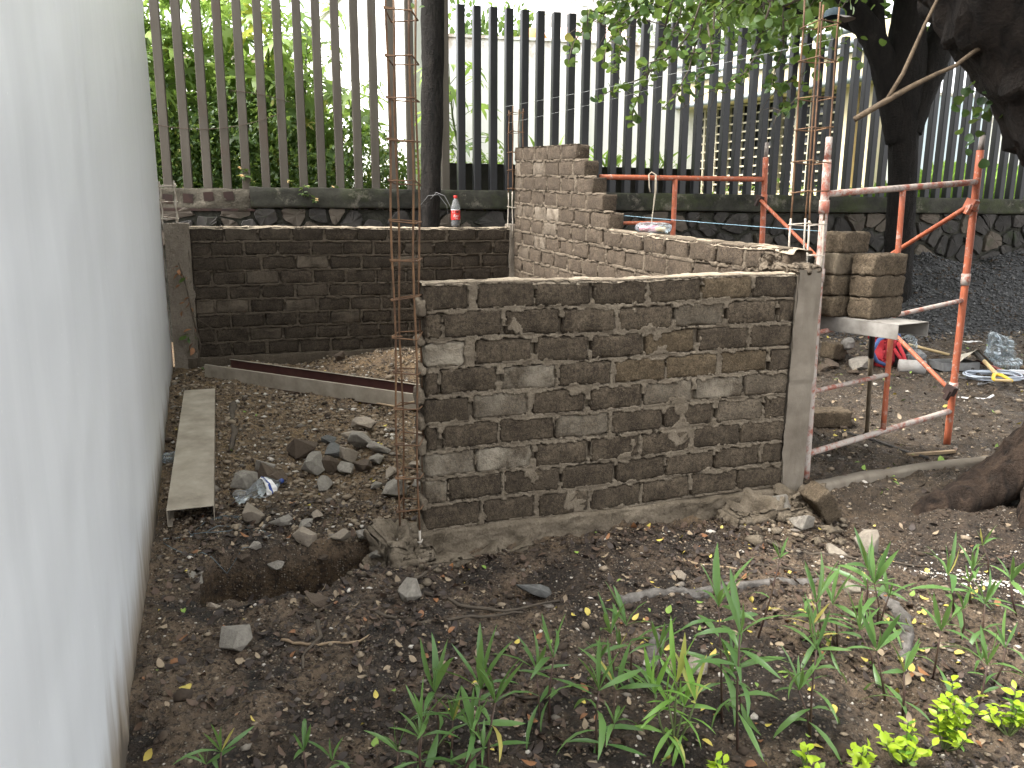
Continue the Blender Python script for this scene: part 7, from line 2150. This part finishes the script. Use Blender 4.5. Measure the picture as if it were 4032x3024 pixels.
def ruellia(i, x, y, dx, h):
    rs = random.Random(500 + i)
    z = zg(x, y)
    row = 'front' if y < 2.2 else ('middle' if y < 2.55 else 'rear')
    mates = sorted(q[0] for j, q in enumerate(PL) if ('front' if q[1] < 2.2 else ('middle' if q[1] < 2.55 else 'rear')) == row)
    nth = ORD[mates.index(x)]
    size_ = 'tall' if h > 0.26 else ('short' if h < 0.19 else 'knee low')
    lab = PLAB.get(i, '%s narrow leaved plant, %s from the left in the %s row of the bed' % (size_, nth, row))
    root = empty('narrow_leaf_plant', (x, y, z), 0, lab, 'plant', 'narrow leaved plants in the bed')
    light = i == 7
    LM = LNL if light else LN
    stems = [(dx, h)]
    if light: stems += [(0.05, h * 0.8), (-0.06, h * 0.85), (0.03, h * 0.6), (-0.02, h * 0.7)]
    elif h > 0.17 and rs.random() < 0.55 and i not in (10, 8): stems.append((dx + rs.uniform(-0.06, 0.06), h * rs.uniform(0.5, 0.75)))
    for si, (sx, hh) in enumerate(stems):
        top = Vector((sx, rs.uniform(-0.03, 0.03), hh * 0.74))
        mid = top * 0.5 + Vector((rs.uniform(-0.012, 0.012), rs.uniform(-0.01, 0.01), 0))
        b = MB(); b.tube([Vector((rs.uniform(-0.01, 0.01) * (si > 0), 0, -0.02)), mid, top], [0.0042, 0.0034, 0.0024], 6)
        b.build('stem', M['green_stem'] if light else M['ruellia_stem'], root, True)
        g0_ = rs.uniform(0, 3.1)
        nodes = max(2, int(hh / 0.075))
        L0 = min(0.165, 0.08 + hh * 0.34)
        if light: L0 *= 0.72
        if i == 10: nodes, L0 = 3, 0.10
        for k in range(nodes):
            f_ = 0.35 + 0.65 * k / max(1, nodes - 1) if i != 10 else (0.35, 0.5, 1.0)[k]
            a = (Vector((0, 0, 0)).lerp(mid, f_ * 2) if f_ < 0.5 else mid.lerp(top, f_ * 2 - 1))
            g = g0_ + k * 1.57
            for q in (0, 1):
                if i == 10 and k < 2 and q: continue
                up = -0.15 + 0.9 * f_ ** 2 + rs.uniform(-0.25, 0.25)
                d = Vector((math.cos(g + q * math.pi), math.sin(g + q * math.pi), up))
                L = L0 * rs.uniform(0.7, 1.15) * (0.55 if i == 10 and k == 2 else 1)
                link('leaf', rs.choice(LM[1:4] + LM[5:]), None, root, mw=Matrix.Translation(a) @ aim(d, 0.3, rs) @ Matrix.Diagonal((L * rs.uniform(0.85, 1.25), L, L, 1)))
        for k in range(rs.randint(3, 5)):      # upright tuft at the tip
            g = g0_ + k * 1.4
            d = Vector((math.cos(g) * 0.45, math.sin(g) * 0.45, rs.uniform(0.9, 1.6)))
            L = min(hh * 0.62, 0.165) * rs.uniform(0.75, 1.15) * (0.45 if i == 10 else 1)
            link('leaf', rs.choice([LM[0], LM[4], LM[1]]), None, root, mw=Matrix.Translation(top) @ aim(d, 0.5, rs) @ Matrix.Diagonal((L * rs.uniform(0.8, 1.15), L, L, 1)))
for i, (x, y, dx, h) in enumerate(PL):
    ruellia(i, x, y, dx, h)

# lime coloured shrubs bottom right
LL_ = [leaf_mesh('leaf', 'oval', M['leaf_lime'], b_, t_) for b_, t_ in ((0.2, 0.1), (0.5, -0.2), (0.8, 0.2))]
def lime(x, y, h, ns, label, seed, sp=0.10, z=None):
    rs = random.Random(seed)
    root = empty('lime_shrub', (x, y, zg(x, y) if z is None else z), 0, label, 'shrub', 'lime leaved shrubs')
    for s_ in range(ns):
        g = rs.uniform(0, 6.28); r_ = rs.uniform(0, sp) if s_ else 0
        hh = h * (1 if s_ == 0 else rs.uniform(0.35, 0.8))
        top = Vector((math.cos(g) * r_, math.sin(g) * r_, hh))
        b = MB(); b.tube([Vector((0, 0, -0.01)), top * 0.5 + Vector((top.x * 0.2, top.y * 0.2, 0)), top], [0.003, 0.0025, 0.0015], 5); b.build('stem', M['green_stem'], root)
        nn = max(4, int(hh / 0.012))
        for k in range(nn):
            f_ = 0.25 + 0.75 * (k + 1) / nn
            a = top * f_
            gg = k * 2.4 + rs.uniform(-0.3, 0.3)
            d = Vector((math.cos(gg), math.sin(gg), 0.25 + 0.9 * max(0, f_ - 0.7) + rs.uniform(-0.2, 0.3)))
            L = rs.uniform(0.032, 0.048) * (1.05 - 0.25 * f_)
            link('leaf', rs.choice(LL_), None, root, mw=Matrix.Translation(a) @ aim(d, 0.4, rs) @ Matrix.Scale(L, 4))
lime(1.235, 2.00, 0.215, 11, 'tallest lime leaved shrub near the bottom right corner', 1, 0.085)
lime(1.085, 1.93, 0.13, 9, 'lime leaved shrub left of the tallest one', 2, 0.085)
lime(1.47, 2.08, 0.15, 8, 'lime leaved shrub at the right border', 3, 0.09)
lime(0.955, 1.90, 0.075, 6, 'low lime leaved shrub at the bottom edge with two tips', 4, 0.06)
lime(0.80, 1.885, 0.07, 5, 'small lime leaved shrub at the bottom edge left of the low one', 5, 0.05)
lime(0.555, 1.87, 0.05, 4, 'tiny lime leaved tuft at the bottom edge', 6, 0.03)
